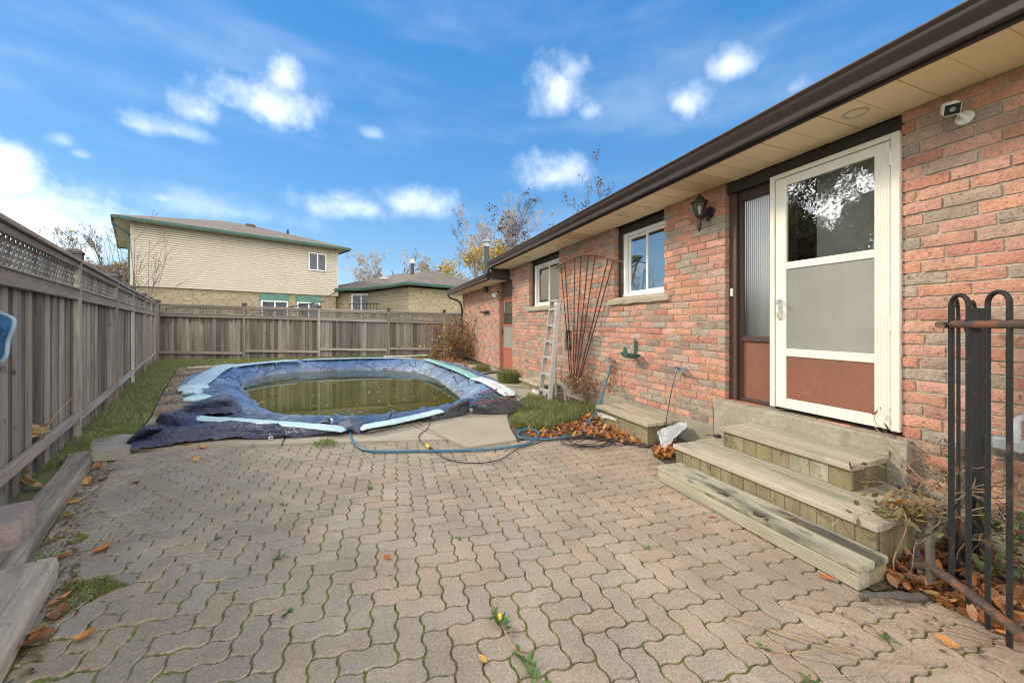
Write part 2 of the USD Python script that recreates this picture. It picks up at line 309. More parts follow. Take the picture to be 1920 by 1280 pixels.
# ------------------------------------------------------------------ materials
def leafc(*c): return np.array(c)
mat('soil', (.075, .058, .042), .95, n1=(2.5, .7, 1.3), n2=(25, .6, 1.3), bump=(50, .012), spots=[(9, .5, .68, (.16, .10, .05), .7)])
mat('joint_sand', (.13, .112, .075), .95, n1=(2.2, .6, 1.35), n2=(38, .6, 1.3), bump=(90, .006), spots=[(2.6, .38, .54, (.15, .165, .035), .95), (15, .5, .66, (.03, .028, .02), .6)])
mat('lawn_soil', (.15, .155, .065), .95, n1=(1.2, .75, 1.3), n2=(22, .6, 1.35), bump=(40, .015), spots=[(1.7, .5, .7, (.13, .10, .05), .6)])
mat('far_ground', (.09, .11, .045), .95, n1=(.4, .8, 1.2), n2=(6, .8, 1.2), bump=None)
mat('paver_mat', (1, 1, 1), .9, n1=(2.6, .80, 1.18), n2=(110, .68, 1.30), bump=(260, .0022), tint=True, spots=[(300, .62, .68, (.56, .51, .45), .8), (240, .64, .70, (.15, .125, .105), .6), (1.1, .52, .75, (.20, .165, .13), .4)], spec=.3)
mat('concrete', (.33, .29, .225), .9, n1=(1.4, .85, 1.12), n2=(30, .9, 1.1), bump=(140, .0015), spots=[(2.2, .5, .72, (.26, .22, .17), .6), (.9, .52, .7, (.30, .24, .17), .5)])
mat('stained_concrete', (.27, .22, .16), .9, n1=(1.6, .6, 1.3), n2=(28, .8, 1.2), bump=(140, .002), spots=[(1.5, .48, .62, (.10, .09, .085), .85), (7, .52, .7, (.30, .17, .08), .6)])
mat('mortar', (.43, .375, .285), .95, n1=(5, .85, 1.15), n2=(90, .8, 1.15), bump=(150, .003))
mat('brick_mat', (1, 1, 1), .9, n1=(7, .80, 1.18), n2=(85, .70, 1.22), bump=(60, .010), tint=True, spots=[(42, .58, .68, (.12, .08, .06), .7), (16, .62, .75, (.42, .36, .29), .4)], spec=.3)
mat('foundation_mat', (.33, .30, .235), .95, n1=(3, .75, 1.15), n2=(40, .85, 1.12), bump=(40, .008), spots=[(4, .55, .7, (.19, .16, .11), .6)])
mat('sill_stone', (.36, .32, .24), .9, n1=(5, .8, 1.15), n2=(60, .8, 1.15), bump=(60, .004), spots=[(18, .6, .72, (.14, .12, .09), .6)])
mat('gutter_brown', (.036, .024, .021), .25, n1=(2, .9, 1.1), n2=(60, .93, 1.07), bump=None, spots=[(5, .6, .8, (.12, .095, .08), .35)])
mat('fascia_brown', (.036, .026, .022), .6, n1=(2, .85, 1.15), n2=(50, .9, 1.1), bump=(80, .0008))
mat('trim_brown', (.068, .036, .029), .55, axis='z', n1=(3, .75, 1.2), n2=(50, .85, 1.15), bump=(50, .001), spots=[(14, .64, .74, (.16, .12, .10), .5)])
mat('soffit_cream', (.88, .74, .50), .5, n1=(1.4, .93, 1.06), n2=(20, .97, 1.03), bump=None)
mat('seam_dark', (.10, .085, .06), .8, bump=None)
mat('door_white', (.74, .71, .625), .4, n1=(2, .94, 1.05), n2=(30, .95, 1.04), bump=None, spots=[(8, .62, .8, (.5, .46, .38), .4)])
mat('window_white', (.78, .78, .76), .4, n1=(2, .95, 1.04), n2=(30, .96, 1.03), bump=None, spots=[(9, .62, .8, (.5, .5, .48), .3)])
mat('track_grey', (.30, .30, .30), .5, bump=None)
mat('panel_rust', (.21, .085, .052), .55, n1=(2.2, .85, 1.14), n2=(24, .92, 1.08), bump=(30, .0006), spots=[(6, .58, .75, (.29, .14, .09), .4), (40, .7, .76, (.40, .28, .22), .5)])
mat('door_red', (.36, .105, .065), .5, n1=(2.2, .9, 1.1), n2=(24, .94, 1.06), bump=None)
mat('curtain_white', (.62, .62, .60), .9, n1=(2, .92, 1.06), n2=(14, .95, 1.05), bump=None)
LOOK['screen_mesh'] = usdkit.material(stage, '/World/Looks/screen_mesh', {
    'geo': ('geometry', {}), 'n': ('noise_texture', {'scale': 2.2, 'detail': 5.0}), 'r': ('rgb_ramp', {'ramp': [(.3, (.28, .275, .245)), (.7, (.38, .365, .32))]}), 'p': ('principled_bsdf', {'roughness': .42}), 't': ('transparent_bsdf', {'color': (.95, .95, .95)}), 'm': ('mix_closure', {'fac': .34})},
    [('geo.position', 'n.vector'), ('n.fac', 'r.fac'), ('r.color', 'p.base_color'), ('p.BSDF', 'm.closure1'), ('t.BSDF', 'm.closure2')], surface='m.closure')
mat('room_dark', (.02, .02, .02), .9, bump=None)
mat('shingle_far', (.15, .128, .106), .95, n1=(1.2, .85, 1.15), n2=(9, .72, 1.25), bump=(14, .02))
mat('wood_fence', (.97, 1.0, .99), .9, axis='z', n1=(9, .50, 1.38), n2=(70, .72, 1.22), bump=(60, .003), tint=True, rand=True, spots=[(7, .62, .72, (.035, .026, .02), .7)], spec=.25)
FA = math.atan2(.936, -.352)
mat('wood_fence_back', (1, 1, 1), .9, axis='z', n1=(9, .50, 1.38), n2=(70, .70, 1.22), bump=(60, .003), tint=True, rand=True, spots=[(7, .62, .72, (.035, .026, .02), .7)], spec=.25, stain=(1.0, 1.62, (.07, .048, .04), .8))
mat('wood_rail', (1, 1, 1), .9, axis=FA, n1=(9, .65, 1.25), n2=(70, .75, 1.2), bump=(60, .003), tint=True, rand=True, spec=.25)
mat('wood_rail_back', (1, 1, 1), .9, axis=-.14, n1=(9, .65, 1.25), n2=(70, .75, 1.2), bump=(60, .003), tint=True, rand=True, spec=.25)
mat('timber_old', (.30, .255, .20), .95, axis=FA, n1=(12, .55, 1.3), n2=(60, .6, 1.25), bump=(45, .010), spots=[(3, .55, .7, (.09, .08, .06), .6)], spec=.2)
mat('timber_pale', (.47, .42, .34), .9, axis=FA, n1=(9, .66, 1.2), n2=(50, .72, 1.18), bump=(40, .007), spots=[(5, .55, .72, (.17, .145, .11), .55), (30, .62, .72, (.08, .07, .055), .6)], spec=.25)
mat('step_wood', (1, 1, 1), .85, axis=math.pi / 2, n1=(8, .66, 1.25), n2=(60, .72, 1.2), bump=(50, .004), tint=True, rand=True, spots=[(5, .54, .70, (.15, .14, .10), .55, .2), (3, .52, .72, (.20, .21, .10), .45), (28, .66, .74, (.08, .07, .05), .5)], spec=.25)
mat('step_wood_stained', (1, 1, 1), .85, axis=math.pi / 2, n1=(8, .66, 1.25), n2=(60, .72, 1.2), bump=(50, .005), tint=True, rand=True, spots=[(4.5, .47, .66, (.045, .044, .038), .85, .3), (22, .55, .68, (.05, .05, .04), .6, .3), (3, .56, .75, (.12, .12, .08), .5)], spec=.25)
mat('step_tread_grey', (1, 1, 1), .85, axis=math.pi / 2, n1=(8, .72, 1.2), n2=(60, .8, 1.15), bump=(50, .003), tint=True, rand=True, spots=[(2.0, .56, .7, (.16, .15, .12), .6, .25), (3, .56, .7, (.24, .26, .15), .5)], spec=.25)
mat('step_riser', (1, 1, 1), .85, axis='z', n1=(9, .72, 1.2), n2=(60, .8, 1.15), bump=(50, .003), tint=True, rand=True, spots=[(5, .46, .66, (.20, .20, .09), .55), (11, .55, .70, (.075, .058, .032), .7), (40, .62, .72, (.04, .035, .025), .6)], spec=.25)
mat('tarp_blue', (1, 1, 1), .42, n1=(1.6, .78, 1.2), n2=(14, .85, 1.15), bump=(9, .05), tint=True, spots=[(3.2, .52, .72, (.30, .31, .30), .45)], spec=.5)
_cr = 'tarp_blue'
LOOK[_cr] = usdkit.material(stage, '/World/Looks/tarp_creased', {
    'geo': ('geometry', {}), 'at': ('attribute', {'attribute': 'tint'}), 'ro': ('vector_rotate', {'rotate_type': 'z_axis', 'angle': .35}), 'nd': ('noise_texture', {'scale': 2.0, 'detail': 3.0}), 'ndv': ('vector_math', {'math_type': 'scale', 'scale': .16}), 'ad': ('vector_math', {'math_type': 'add'}),
    'v': ('voronoi_texture', {'feature': 'distance_to_edge', 'metric': 'euclidean', 'scale': 1.35, 'randomness': .75}), 'e': ('map_range', {'range_type': 'smoothstep', 'from_min': 0.0, 'from_max': .022, 'to_min': 0.0, 'to_max': 1.0, 'clamp': True}), 'dk': ('map_range', {'from_min': 0.0, 'from_max': 1.0, 'to_min': .52, 'to_max': 1.0}),
    'a': ('noise_texture', {'scale': 1.6, 'detail': 5.0}), 'am': ('map_range', {'from_min': .3, 'from_max': .7, 'to_min': .78, 'to_max': 1.2}), 'mm': ('math', {'math_type': 'multiply'}), 'cs': ('vector_math', {'math_type': 'scale'}),
    'sp': ('noise_texture', {'scale': 3.4, 'detail': 6.0, 'roughness': .65}), 'sq': ('map_range', {'range_type': 'smoothstep', 'from_min': .50, 'from_max': .72, 'to_min': 0.0, 'to_max': .55, 'clamp': True}), 'sx': ('mix_color', {'b': (.27, .28, .27)}),
    'bn': ('noise_texture', {'scale': 8.0, 'detail': 6.0}), 'bs': ('math', {'math_type': 'multiply_add', 'value2': .5}), 'bu': ('bump', {'strength': .8, 'distance': .045}), 'p': ('principled_bsdf', {'roughness': .42})},
    [('geo.position', 'ro.vector'), ('geo.position', 'nd.vector'), ('nd.color', 'ndv.vector1'), ('ro.vector', 'ad.vector1'), ('ndv.vector', 'ad.vector2'), ('ad.vector', 'v.vector'), ('v.distance', 'e.value'), ('e.result', 'dk.value'), ('geo.position', 'a.vector'), ('a.fac', 'am.value'), ('am.result', 'mm.value1'), ('dk.result', 'mm.value2'),
     ('at.color', 'cs.vector1'), ('mm.value', 'cs.scale'), ('geo.position', 'sp.vector'), ('sp.fac', 'sq.value'), ('sq.result', 'sx.fac'), ('cs.vector', 'sx.a'), ('sx.result', 'p.base_color'), ('geo.position', 'bn.vector'), ('bn.fac', 'bs.value1'), ('e.result', 'bs.value3'), ('bs.value', 'bu.height'), ('bu.normal', 'p.normal')], surface='p.BSDF')
mat('tarp_navy', (1, 1, 1), .38, n1=(3, .72, 1.22), n2=(20, .82, 1.18), bump=(9, .09), tint=True, spots=[(7, .6, .76, (.25, .25, .26), .3)], spec=.5)
mat('bag_vinyl', (1, 1, 1), .38, n1=(3, .9, 1.08), n2=(20, .95, 1.05), bump=(14, .012), tint=True, spots=[(6, .58, .74, (.30, .32, .30), .35)])
mat('hose_blue', (.030, .125, .20), .42, n1=(4, .8, 1.2), n2=(50, .9, 1.1), bump=None, spots=[(5, .55, .7, (.16, .17, .15), .5)])
mat('cord_black', (.018, .018, .018), .5, bump=None)
mat('cord_red', (.28, .03, .045), .5, bump=None); mat('cord_green', (.06, .20, .14), .5, bump=None)
mat('plug_yellow', (.62, .50, .05), .5, n1=(30, .7, 1.1), bump=None)
mat('aluminium', (.56, .55, .52), .42, metallic=.55, n1=(4, .85, 1.1), n2=(30, .9, 1.08), bump=None, spots=[(9, .6, .75, (.30, .29, .26), .5)])
mat('iron', (.015, .016, .016), .62, spec=.3, n1=(9, .8, 1.25), n2=(60, .8, 1.2), bump=(90, .0012), spots=[(11, .58, .72, (.10, .055, .035), .6)])
mat('iron_rust', (.06, .045, .038), .6, n1=(9, .75, 1.25), n2=(60, .8, 1.2), bump=(90, .0014), spots=[(12, .46, .6, (.21, .075, .035), .75)])
mat('trellis_rust', (.075, .020, .015), .55, n1=(9, .8, 1.2), bump=None)
mat('lamp_black', (.016, .017, .017), .35, n1=(9, .8, 1.2), bump=None)
mat('plastic_white', (.76, .76, .75), .4, bump=None, n1=(5, .96, 1.03)); mat('plastic_black', (.012, .012, .013), .25, bump=None)
mat('green_metal', (.028, .105, .07), .45, n1=(8, .8, 1.2), bump=None); mat('grey_metal', (.30, .32, .33), .45, metallic=.3, n1=(8, .85, 1.15), bump=None)
mat('dark_pipe', (.045, .043, .045), .5, bump=None); mat('pale_metal', (.55, .55, .53), .4, metallic=.5, bump=None)
mat('pvc_white', (.74, .74, .71), .4, bump=None)
mat('leaf_mat', (1, 1, 1), .62, n1=(16, .8, 1.2), n2=(120, .85, 1.15), bump=None, tint=True, trans=.25)
mat('grass_mat', (1, 1, 1), .6, n1=(2.2, .75, 1.25), n2=(20, .85, 1.15), bump=None, tint=True, trans=.3)
mat('tree_leaf', (1, 1, 1), .6, n1=(.8, .8, 1.2), n2=(8, .85, 1.15), bump=None, tint=True, trans=.3)
mat('bark', (.12, .10, .082), .95, n1=(4, .7, 1.3), n2=(30, .8, 1.2), bump=(20, .01)); mat('birch_bark', (.34, .30, .25), .9, n1=(4, .7, 1.2), n2=(30, .8, 1.2), bump=None)
mat('vine_bark', (.095, .082, .068), .95, axis='z', n1=(14, .7, 1.3), n2=(60, .7, 1.3), bump=(60, .006)); mat('dry_stem', (.22, .16, .10), .9, n1=(9, .7, 1.3), bump=None); mat('reed_stem', (.34, .23, .13), .9, n1=(9, .7, 1.3), bump=None)
mat('stone_red', (.29, .235, .215), .95, n1=(5, .8, 1.2), n2=(70, .8, 1.2), bump=(120, .003), spots=[(9, .56, .72, (.15, .13, .11), .5)])
mat('stone_grey', (.31, .28, .24), .95, n1=(5, .8, 1.2), n2=(70, .85, 1.15), bump=(90, .003))
mat('moss', (.085, .115, .022), .95, n1=(20, .6, 1.4), n2=(120, .7, 1.3), bump=(120, .005), tint=False)
mat('fence_cap', (.055, .047, .043), .7, n1=(9, .8, 1.2), bump=None)
mat('siding_cream', (.50, .44, .345), .55, n1=(.6, .95, 1.05), n2=(6, .97, 1.03), bump=None)
mat('trim_green', (.022, .075, .055), .5, bump=None); mat('panel_green', (.085, .20, .155), .5, bump=None); mat('soffit_far', (.55, .54, .42), .6, bump=None)
mat('pane_far', (.05, .058, .07), .08, n1=(.6, .7, 1.5), bump=None); mat('far_blind', (.30, .31, .33), .5, n1=(.5, .9, 1.1), n2=(3, .96, 1.04), bump=None)
mat('net_blue', (.13, .36, .62), .6, n1=(9, .8, 1.2), bump=None, trans=.4); mat('net_frame', (.33, .47, .58), .4, bump=None)
glass_mat('glass_door', (.93, .95, .94), 1.0, .0, ripple=(9, .0012), base=.24)
glass_mat('glass_window', (.80, .83, .82), 1.0, .0, ripple=(2.0, .0006), base=.24)
glass_mat('glass_reeded', (.80, .84, .82), .9, .18, base=.22)
glass_mat('glass_lamp', (.85, .85, .82), .9, .05, base=.10)
# clear crumpled film
LOOK['film'] = usdkit.material(stage, '/World/Looks/film', {'t': ('transparent_bsdf', {'color': (.9, .91, .92)}), 'p': ('principled_bsdf', {'base_color': (.72, .74, .75), 'roughness': .22}), 'm': ('mix_closure', {'fac': .52})}, [('t.BSDF', 'm.closure1'), ('p.BSDF', 'm.closure2')], surface='m.closure')
# murky standing water
LOOK['pool_water'] = usdkit.material(stage, '/World/Looks/pool_water', {
    'geo': ('geometry', {}), 'n': ('noise_texture', {'scale': .9, 'detail': 4.0}), 'r': ('rgb_ramp', {'ramp': [(.3, (.020, .023, .004)), (.7, (.036, .036, .007))]}),
    'b': ('noise_texture', {'scale': 5.0, 'detail': 2.0}), 'bu': ('bump', {'strength': .25, 'distance': .0016}),
    'p': ('principled_bsdf', {'roughness': .035, 'ior': 1.33, 'specular_ior_level': .45})},
    [('geo.position', 'n.vector'), ('n.fac', 'r.fac'), ('r.color', 'p.base_color'), ('geo.position', 'b.vector'), ('b.fac', 'bu.height'), ('bu.normal', 'p.normal')], surface='p.BSDF')
LOOK['vented_cream'] = usdkit.material(stage, '/World/Looks/vented_cream', {
    'geo': ('geometry', {}), 'mp': ('mapping', {'scale': (55.0, 55.0, 0.0)}), 'fr': ('vector_math', {'math_type': 'fraction'}), 'ds': ('vector_math', {'math_type': 'distance', 'vector2': (.5, .5, 0)}),
    'lt': ('math', {'math_type': 'less_than', 'value2': .24}), 'mx': ('mix_color', {'a': (.82, .66, .42), 'b': (.14, .11, .07)}), 'p': ('principled_bsdf', {'roughness': .5})},
    [('geo.position', 'mp.vector'), ('mp.vector', 'fr.vector1'), ('fr.vector', 'ds.vector1'), ('ds.value', 'lt.value1'), ('lt.value', 'mx.fac'), ('mx.result', 'p.base_color')], surface='p.BSDF')
def brick_far(name, c1, c2, mo, scale, rot):
    LOOK[name] = usdkit.material(stage, '/World/Looks/' + name, {
        'geo': ('geometry', {}), 'ro': ('vector_rotate', {'rotate_type': 'z_axis', 'angle': -rot}), 'sx': ('separate_xyz', {}), 'cx': ('combine_xyz', {}),
        'bt': ('brick_texture', {'color1': c1, 'color2': c2, 'mortar': mo, 'scale': scale, 'mortar_size': .018, 'brick_width': .5, 'row_height': .17}), 'n': ('noise_texture', {'scale': 9.0, 'detail': 4.0}),
        'mr': ('map_range', {'from_min': .3, 'from_max': .7, 'to_min': .7, 'to_max': 1.25}), 'vs': ('vector_math', {'math_type': 'scale'}), 'bu': ('bump', {'strength': .5, 'distance': .01}), 'p': ('principled_bsdf', {'roughness': .9})},
        [('geo.position', 'ro.vector'), ('ro.vector', 'sx.vector'), ('sx.x', 'cx.x'), ('sx.z', 'cx.y'), ('cx.vector', 'bt.vector'), ('geo.position', 'n.vector'), ('n.fac', 'mr.value'), ('bt.color', 'vs.vector1'), ('mr.result', 'vs.scale'), ('vs.vector', 'p.base_color'), ('bt.fac', 'bu.height'), ('bu.normal', 'p.normal')], surface='p.BSDF')

# ------------------------------------------------------------------ plan of the yard (world metres; house wall on the plane x = 3.3)
WALL = 3.30
FB0 = np.array([-7.24, 16.43]); FB1 = np.array([4.6, 14.74])           # back fence
FL1 = np.array([-3.165, 5.596]); FD = np.array([-.352, .936])            # left fence: a post, and its direction
rim_px = [(430, 697), (480, 686.5), (560, 680.5), (640, 677.5), (720, 676.5), (785, 679), (848, 693), (882, 708), (908, 728), (897, 747), (870, 759), (823, 771), (734, 784), (654, 788), (545, 785), (480, 776), (440, 760), (423, 741), (420, 716)]
RIM = spline([G(x, y, .0)[:2] for x, y in rim_px], 180, closed=True, s=.06)
if Polygon(RIM).exterior.is_ccw is False: RIM = RIM[::-1]
rimP = Polygon(RIM); HOLE = rimP.buffer(-.02)
tim = [np.array(p) for p in [(-2.57, 4.80), (-2.39, 4.40), (-2.09, 3.60), (-1.87, 3.03), (-1.57, 2.65), (-1.30, 1.94), (-.95, 1.05), (-.35, -.6)]]
edge_px = [(205, 851), (300, 843), (375, 839), (478, 837), (590, 833.5), (694, 830), (838, 826.5), (877.5, 842), (965, 827.5)]
EDGE = [G(x, y, 0)[:2] for x, y in edge_px]
ISL = [(1.50, 3.87), (1.58, 4.3), (1.75, 4.9), (2.1, 5.6), (2.5, 6.05), (2.8, 6.15)]
lawn_edge = [G(335, 689, .03)[:2], G(318, 715, .03)[:2], G(300, 745, .03)[:2], G(284, 780, .03)[:2], G(262, 808, .03)[:2], np.array((-2.75, 5.15))]
far_left = np.array([-5.2, 13.9])
deckP = Polygon([*EDGE, *ISL, (WALL, 6.15), (WALL, 10.7), (2.75, 11.6), (2.35, 12.6), (1.9, 14.0), (.4, 14.65), (-2.5, 14.75), (-4.3, 14.3), far_left, *lawn_edge, (-2.65, 4.9)]).buffer(0)
patioP = Polygon([*[tuple(t) for t in tim], (3.0, -.6), (2.95, .5), (2.62, .85), (2.45, 1.06), (2.32, 1.08), (2.30, 1.13), (2.30, 2.48), (2.56, 2.6), (2.62, 2.95), (2.76, 3.15), (2.62, 3.33), (2.31, 3.70), (1.75, 3.92), (1.50, 3.87), *[tuple(e) for e in EDGE[::-1][1:]]]).buffer(0)
deckP = deckP.difference(HOLE)

# ------------------------------------------------------------------ ground
big = Polygon([(-160, -90), (160, -90), (160, 260), (-160, 260)])
obj('ground', sheet(big.difference(rimP.buffer(.05)), -.05), 'far_ground', kind='structure')
yard = Polygon([(-10, -3), (WALL, -3), (WALL, 14.6), (4.6, 14.6), (4.6, 17.5), (-10, 17.5)])
fence_line = Polygon([FL1 - FD * 8, FL1 + FD * 11.6, (FB1[0], FB1[1]), (4.6, -3), (2, -3)])
bedP = Polygon([(1.4, 3.5), (WALL, 2.6), (WALL, 6.2), (2.6, 6.2), *ISL[::-1]]).union(Polygon([(2.0, -1.5), (WALL, -1.5), (WALL, 3.2), (2.6, 3.2), (2.2, 1.1)])).union(Polygon([(WALL, 10.6), (2.6, 11.4), (1.7, 13.6), (2.2, 15.6), (4.6, 15.4), (4.6, 14.6), (WALL, 14.6)])).difference(patioP)
lawnP = fence_line.buffer(.25).difference(deckP.union(rimP).union(patioP).union(bedP).buffer(.01)).intersection(yard).difference(Polygon([(.8, -3), (4, -3), (4, 6.2), (1.45, 6.2), (1.45, 3.7), (.8, 2)]))
timP = Polygon([*[tuple(t) for t in tim], (-1.0, -.8), (-2.4, 2.2), (-2.75, 4.9)])
obj('lawn', sheet(lawnP, .025), 'lawn_soil', kind='structure')
obj('garden_bed', sheet(bedP.difference(rimP), .006), 'soil', kind='structure')

# concrete deck round the pool, in slabs with open joints
dk = holder('pool_deck', '/World') if False else None
p = fresh('/World', 'pool_deck'); UsdGeom.Xform.Define(stage, p); ORIGIN[p] = np.zeros(3); tagp(stage.GetPrimAtPath(p), kind='structure'); DECK = p
cuts = [LineString([G(529, 835)[:2], G(560, 775)[:2]]), LineString([G(760, 795, 0)[:2], G(877, 842)[:2] * 1.0 + np.array([-.02, -.02])]), LineString([G(838, 826)[:2], G(775, 793)[:2]]),
        LineString([(1.2, 5.2), (2.3, 5.6)]), LineString([(1.6, 7.9), (WALL, 7.9)]), LineString([(1.6, 9.6), (WALL, 9.6)]), LineString([(-6, 9.0), (-1.8, 9.2)]), LineString([(-6, 11.6), (-2.5, 11.8)]), LineString([(-3.2, 6.6), (-1.6, 6.8)]), LineString([(-1.6, 13.5), (-1.8, 15)]), LineString([(.6, 13.5), (.8, 15)])]
gap = unary_union([affinity.scale(c, 1.25, 1.25).buffer(.006) for c in cuts])
pieces = deckP.difference(gap)
for g in sorted(getattr(pieces, 'geoms', [pieces]), key=lambda q: -q.area):
    if g.area > .02: obj('slab', MB().prism(g.buffer(-.004, join_style=2), -.10, .022), 'stained_concrete' if g.centroid.x < -2.0 and g.centroid.y > 6 else 'concrete', DECK)

# interlocking zigzag pavers
p = fresh('/World', 'patio'); UsdGeom.Xform.Define(stage, p); ORIGIN[p] = np.zeros(3); tagp(stage.GetPrimAtPath(p), kind='structure'); PATIO = p
bedmb = MB(); gx, gy = np.meshgrid(np.linspace(-3, 3.3, 64), np.linspace(-1.2, 5.2, 64)); 
obj('joint_bed', sheet(patioP.buffer(.03), -.0115), 'joint_sand', PATIO)
W = .1085; ROT = math.radians(-3.0); ro = np.array([[math.cos(ROT), math.sin(ROT)], [-math.sin(ROT), math.cos(ROT)]])
S = np.array([(.0, 0), (.17, .068), (.38, .058), (.62, -.058), (.83, -.068)])
def seg(a, b): 
    a, b = np.array(a, float), np.array(b, float); d = b - a; nrm = np.array([-d[1], d[0]])
    sgn = 1 if (d[0] > .5 or d[1] > .5) else -1
    if sgn > 0: return [a + d * t + nrm * o * (1 if d[0] else -1) for t, o in S]
    s2 = np.array([(0, 0), *[(1 - t, o) for t, o in S[:0:-1]]]); return [a + d * t - nrm * o * (1 if d[0] else -1) for t, o in s2]
def domino(h):
    c = [(0, 0), (1, 0), (2, 0), (2, 1), (1, 1), (0, 1)] if h else [(0, 0), (1, 0), (1, 1), (1, 2), (0, 2), (0, 1)]
    return np.array(sum([seg(c[k], c[(k + 1) % 6]) for k in range(6)], []))
DOM = {h: Polygon(domino(h) * W).buffer(-.0046, join_style=2) for h in (True, False)}
DOMI = {h: DOM[h].buffer(-.0034, join_style=2).simplify(.0012) for h in DOM}
DOMO = {h: DOM[h].simplify(.0012) for h in DOM}
tones = np.array([(.255, .205, .175), (.275, .215, .18), (.235, .19, .165), (.265, .225, .195), (.29, .215, .17), (.24, .205, .185)]) * np.array([.585, .59, .56]) + np.array([.295, .258, .194]) * .47
pv = []; pp = prepared.prep(patioP); ppi = prepared.prep(patioP.buffer(-.002))
for i in range(-40, 50):
    for j in range(-20, 60):
        k = (i + j) % 4
        if k not in (0, 2): continue
        h = k == 0; cx = np.array([i + (1 if h else .5), j + (.5 if h else 1)]) * W @ ro
        if not (-3.2 < cx[0] < 3 and .55 < cx[1] < 5.4): continue
        d = cx @ F[:2]
        if d < .5 or abs(cx @ R[:2]) / d > 1.75: continue
        base = np.array([i, j]) * W
        o = affinity.affine_transform(DOMO[h], [1, 0, 0, 1, *base]); o = affinity.affine_transform(o, [ro[0, 0], ro[1, 0], ro[0, 1], ro[1, 1], 0, 0])
        if not pp.intersects(o): continue
        inn = affinity.affine_transform(DOMI[h], [1, 0, 0, 1, *base]); inn = affinity.affine_transform(inn, [ro[0, 0], ro[1, 0], ro[0, 1], ro[1, 1], 0, 0])
        if not ppi.contains(o):
            o = o.intersection(patioP); inn = o.buffer(-.0055, join_style=2)
            o = max(getattr(o, 'geoms', [o]), key=lambda q: q.area); inn = o.buffer(-.0034, join_style=2); inn = max(getattr(inn, 'geoms', [inn]), key=lambda q: q.area)
            if o.geom_type != 'Polygon' or inn.geom_type != 'Polygon' or o.area < .0012 or inn.area < .0004: continue
        pv.append((np.hypot(*cx), cx, o, inn))
pv.sort(key=lambda q: q[0])
rest = MB(); tl = LineString(tim)
for q, (dist, cx, o, inn) in enumerate(pv):
    mb = MB() if q < 300 else rest
    dt = tl.distance(Point(cx)); slump = max(0, 1 - dt / .7)
    zt = -.002 + rng.normal(0, .0016) - slump * .002 + slump * rng.normal(0, .004); tx, ty = rng.normal(0, .008 + .022 * slump, 2)
    warm = np.clip((cx[0] - .8) / 1.6, 0, 1); tone = pick(tones) * rng.uniform(.93, 1.07) * (np.array([1.06, .975, .93]) * warm + 1 - warm)
    O = np.array(o.exterior.coords)[:-1]; I = np.array(inn.exterior.coords)[:-1]
    if not o.exterior.is_ccw: O = O[::-1]
    if not inn.exterior.is_ccw: I = I[::-1]
    hz = lambda a, z: np.column_stack([a, zt + z * .75 + (a[:, 0] - cx[0]) * tx + (a[:, 1] - cx[1]) * ty])
    tv, tf = tri(Polygon(I)); 
    aa = np.cross(tv[tf[:, 1]] - tv[tf[:, 0]], tv[tf[:, 2]] - tv[tf[:, 0]]); tf = np.where(aa[:, None] < 0, tf[:, ::-1], tf)
    mb.add(hz(tv, 0), tf, tone)
    n0, n1_ = len(O), len(I); ia, ib, ff = 0, 0, []            # ring between outer (lower) and inner (upper) outline
    st = np.argmin(((I - O[0]) ** 2).sum(1)); I2 = np.roll(I, -st, 0)
    def fr(P): 
        L = np.r_[0, np.cumsum(np.linalg.norm(np.diff(np.vstack([P, P[:1]]), axis=0), axis=1))]; return L / L[-1]
    fo, fi = fr(O), fr(I2)
    while ia < n0 or ib < n1_:
        if ib >= n1_ or (ia < n0 and fo[ia + 1] <= fi[ib + 1]): ff.append([ia % n0, (ia + 1) % n0, n0 + ib % n1_]); ia += 1
        else: ff.append([ia % n0, n0 + (ib + 1) % n1_, n0 + ib % n1_]); ib += 1
    mb.add(np.vstack([hz(O, -.006), hz(I2, 0)]), ff, tone)
    e = np.arange(n0); en = (e + 1) % n0
    mb.add(np.vstack([hz(O, -.045), hz(O, -.006)]), np.vstack([np.column_stack([e, en, n0 + en]), np.column_stack([e, n0 + en, n0 + e])]), tone)
    if q < 300: obj('paver', mb, 'paver_mat', PATIO)
obj('pavers', rest, 'paver_mat', PATIO, kind='stuff')
# ------------------------------------------------------------------ the brick bungalow
HOUSE = thing('brick_bungalow', 'red and grey brick bungalow with brown gutter along the right of the paved patio', 'house', (WALL, 5, 0))
Y0, Y1, YG = -1.4, 14.6, 9.0           # wall from behind the camera to the garage end; main roof ends at YG
TOP, TOPG = 2.735, 2.47
CO = .0772; ZB = .265
# openings: y0, y1, z0, z1
DOOR = (1.395, 2.73, .56, TOP); WN1 = (3.56, 4.57, 1.70, TOP); WN2 = (6.30, 7.75, 1.70, TOP); BACK = (8.86, 9.92, -.1, TOPG)
OPEN = [DOOR, WN1, WN2, BACK]
ztop = lambda y: TOP if y < YG else TOPG
zbot = lambda y: ZB if y < 7.9 else .03
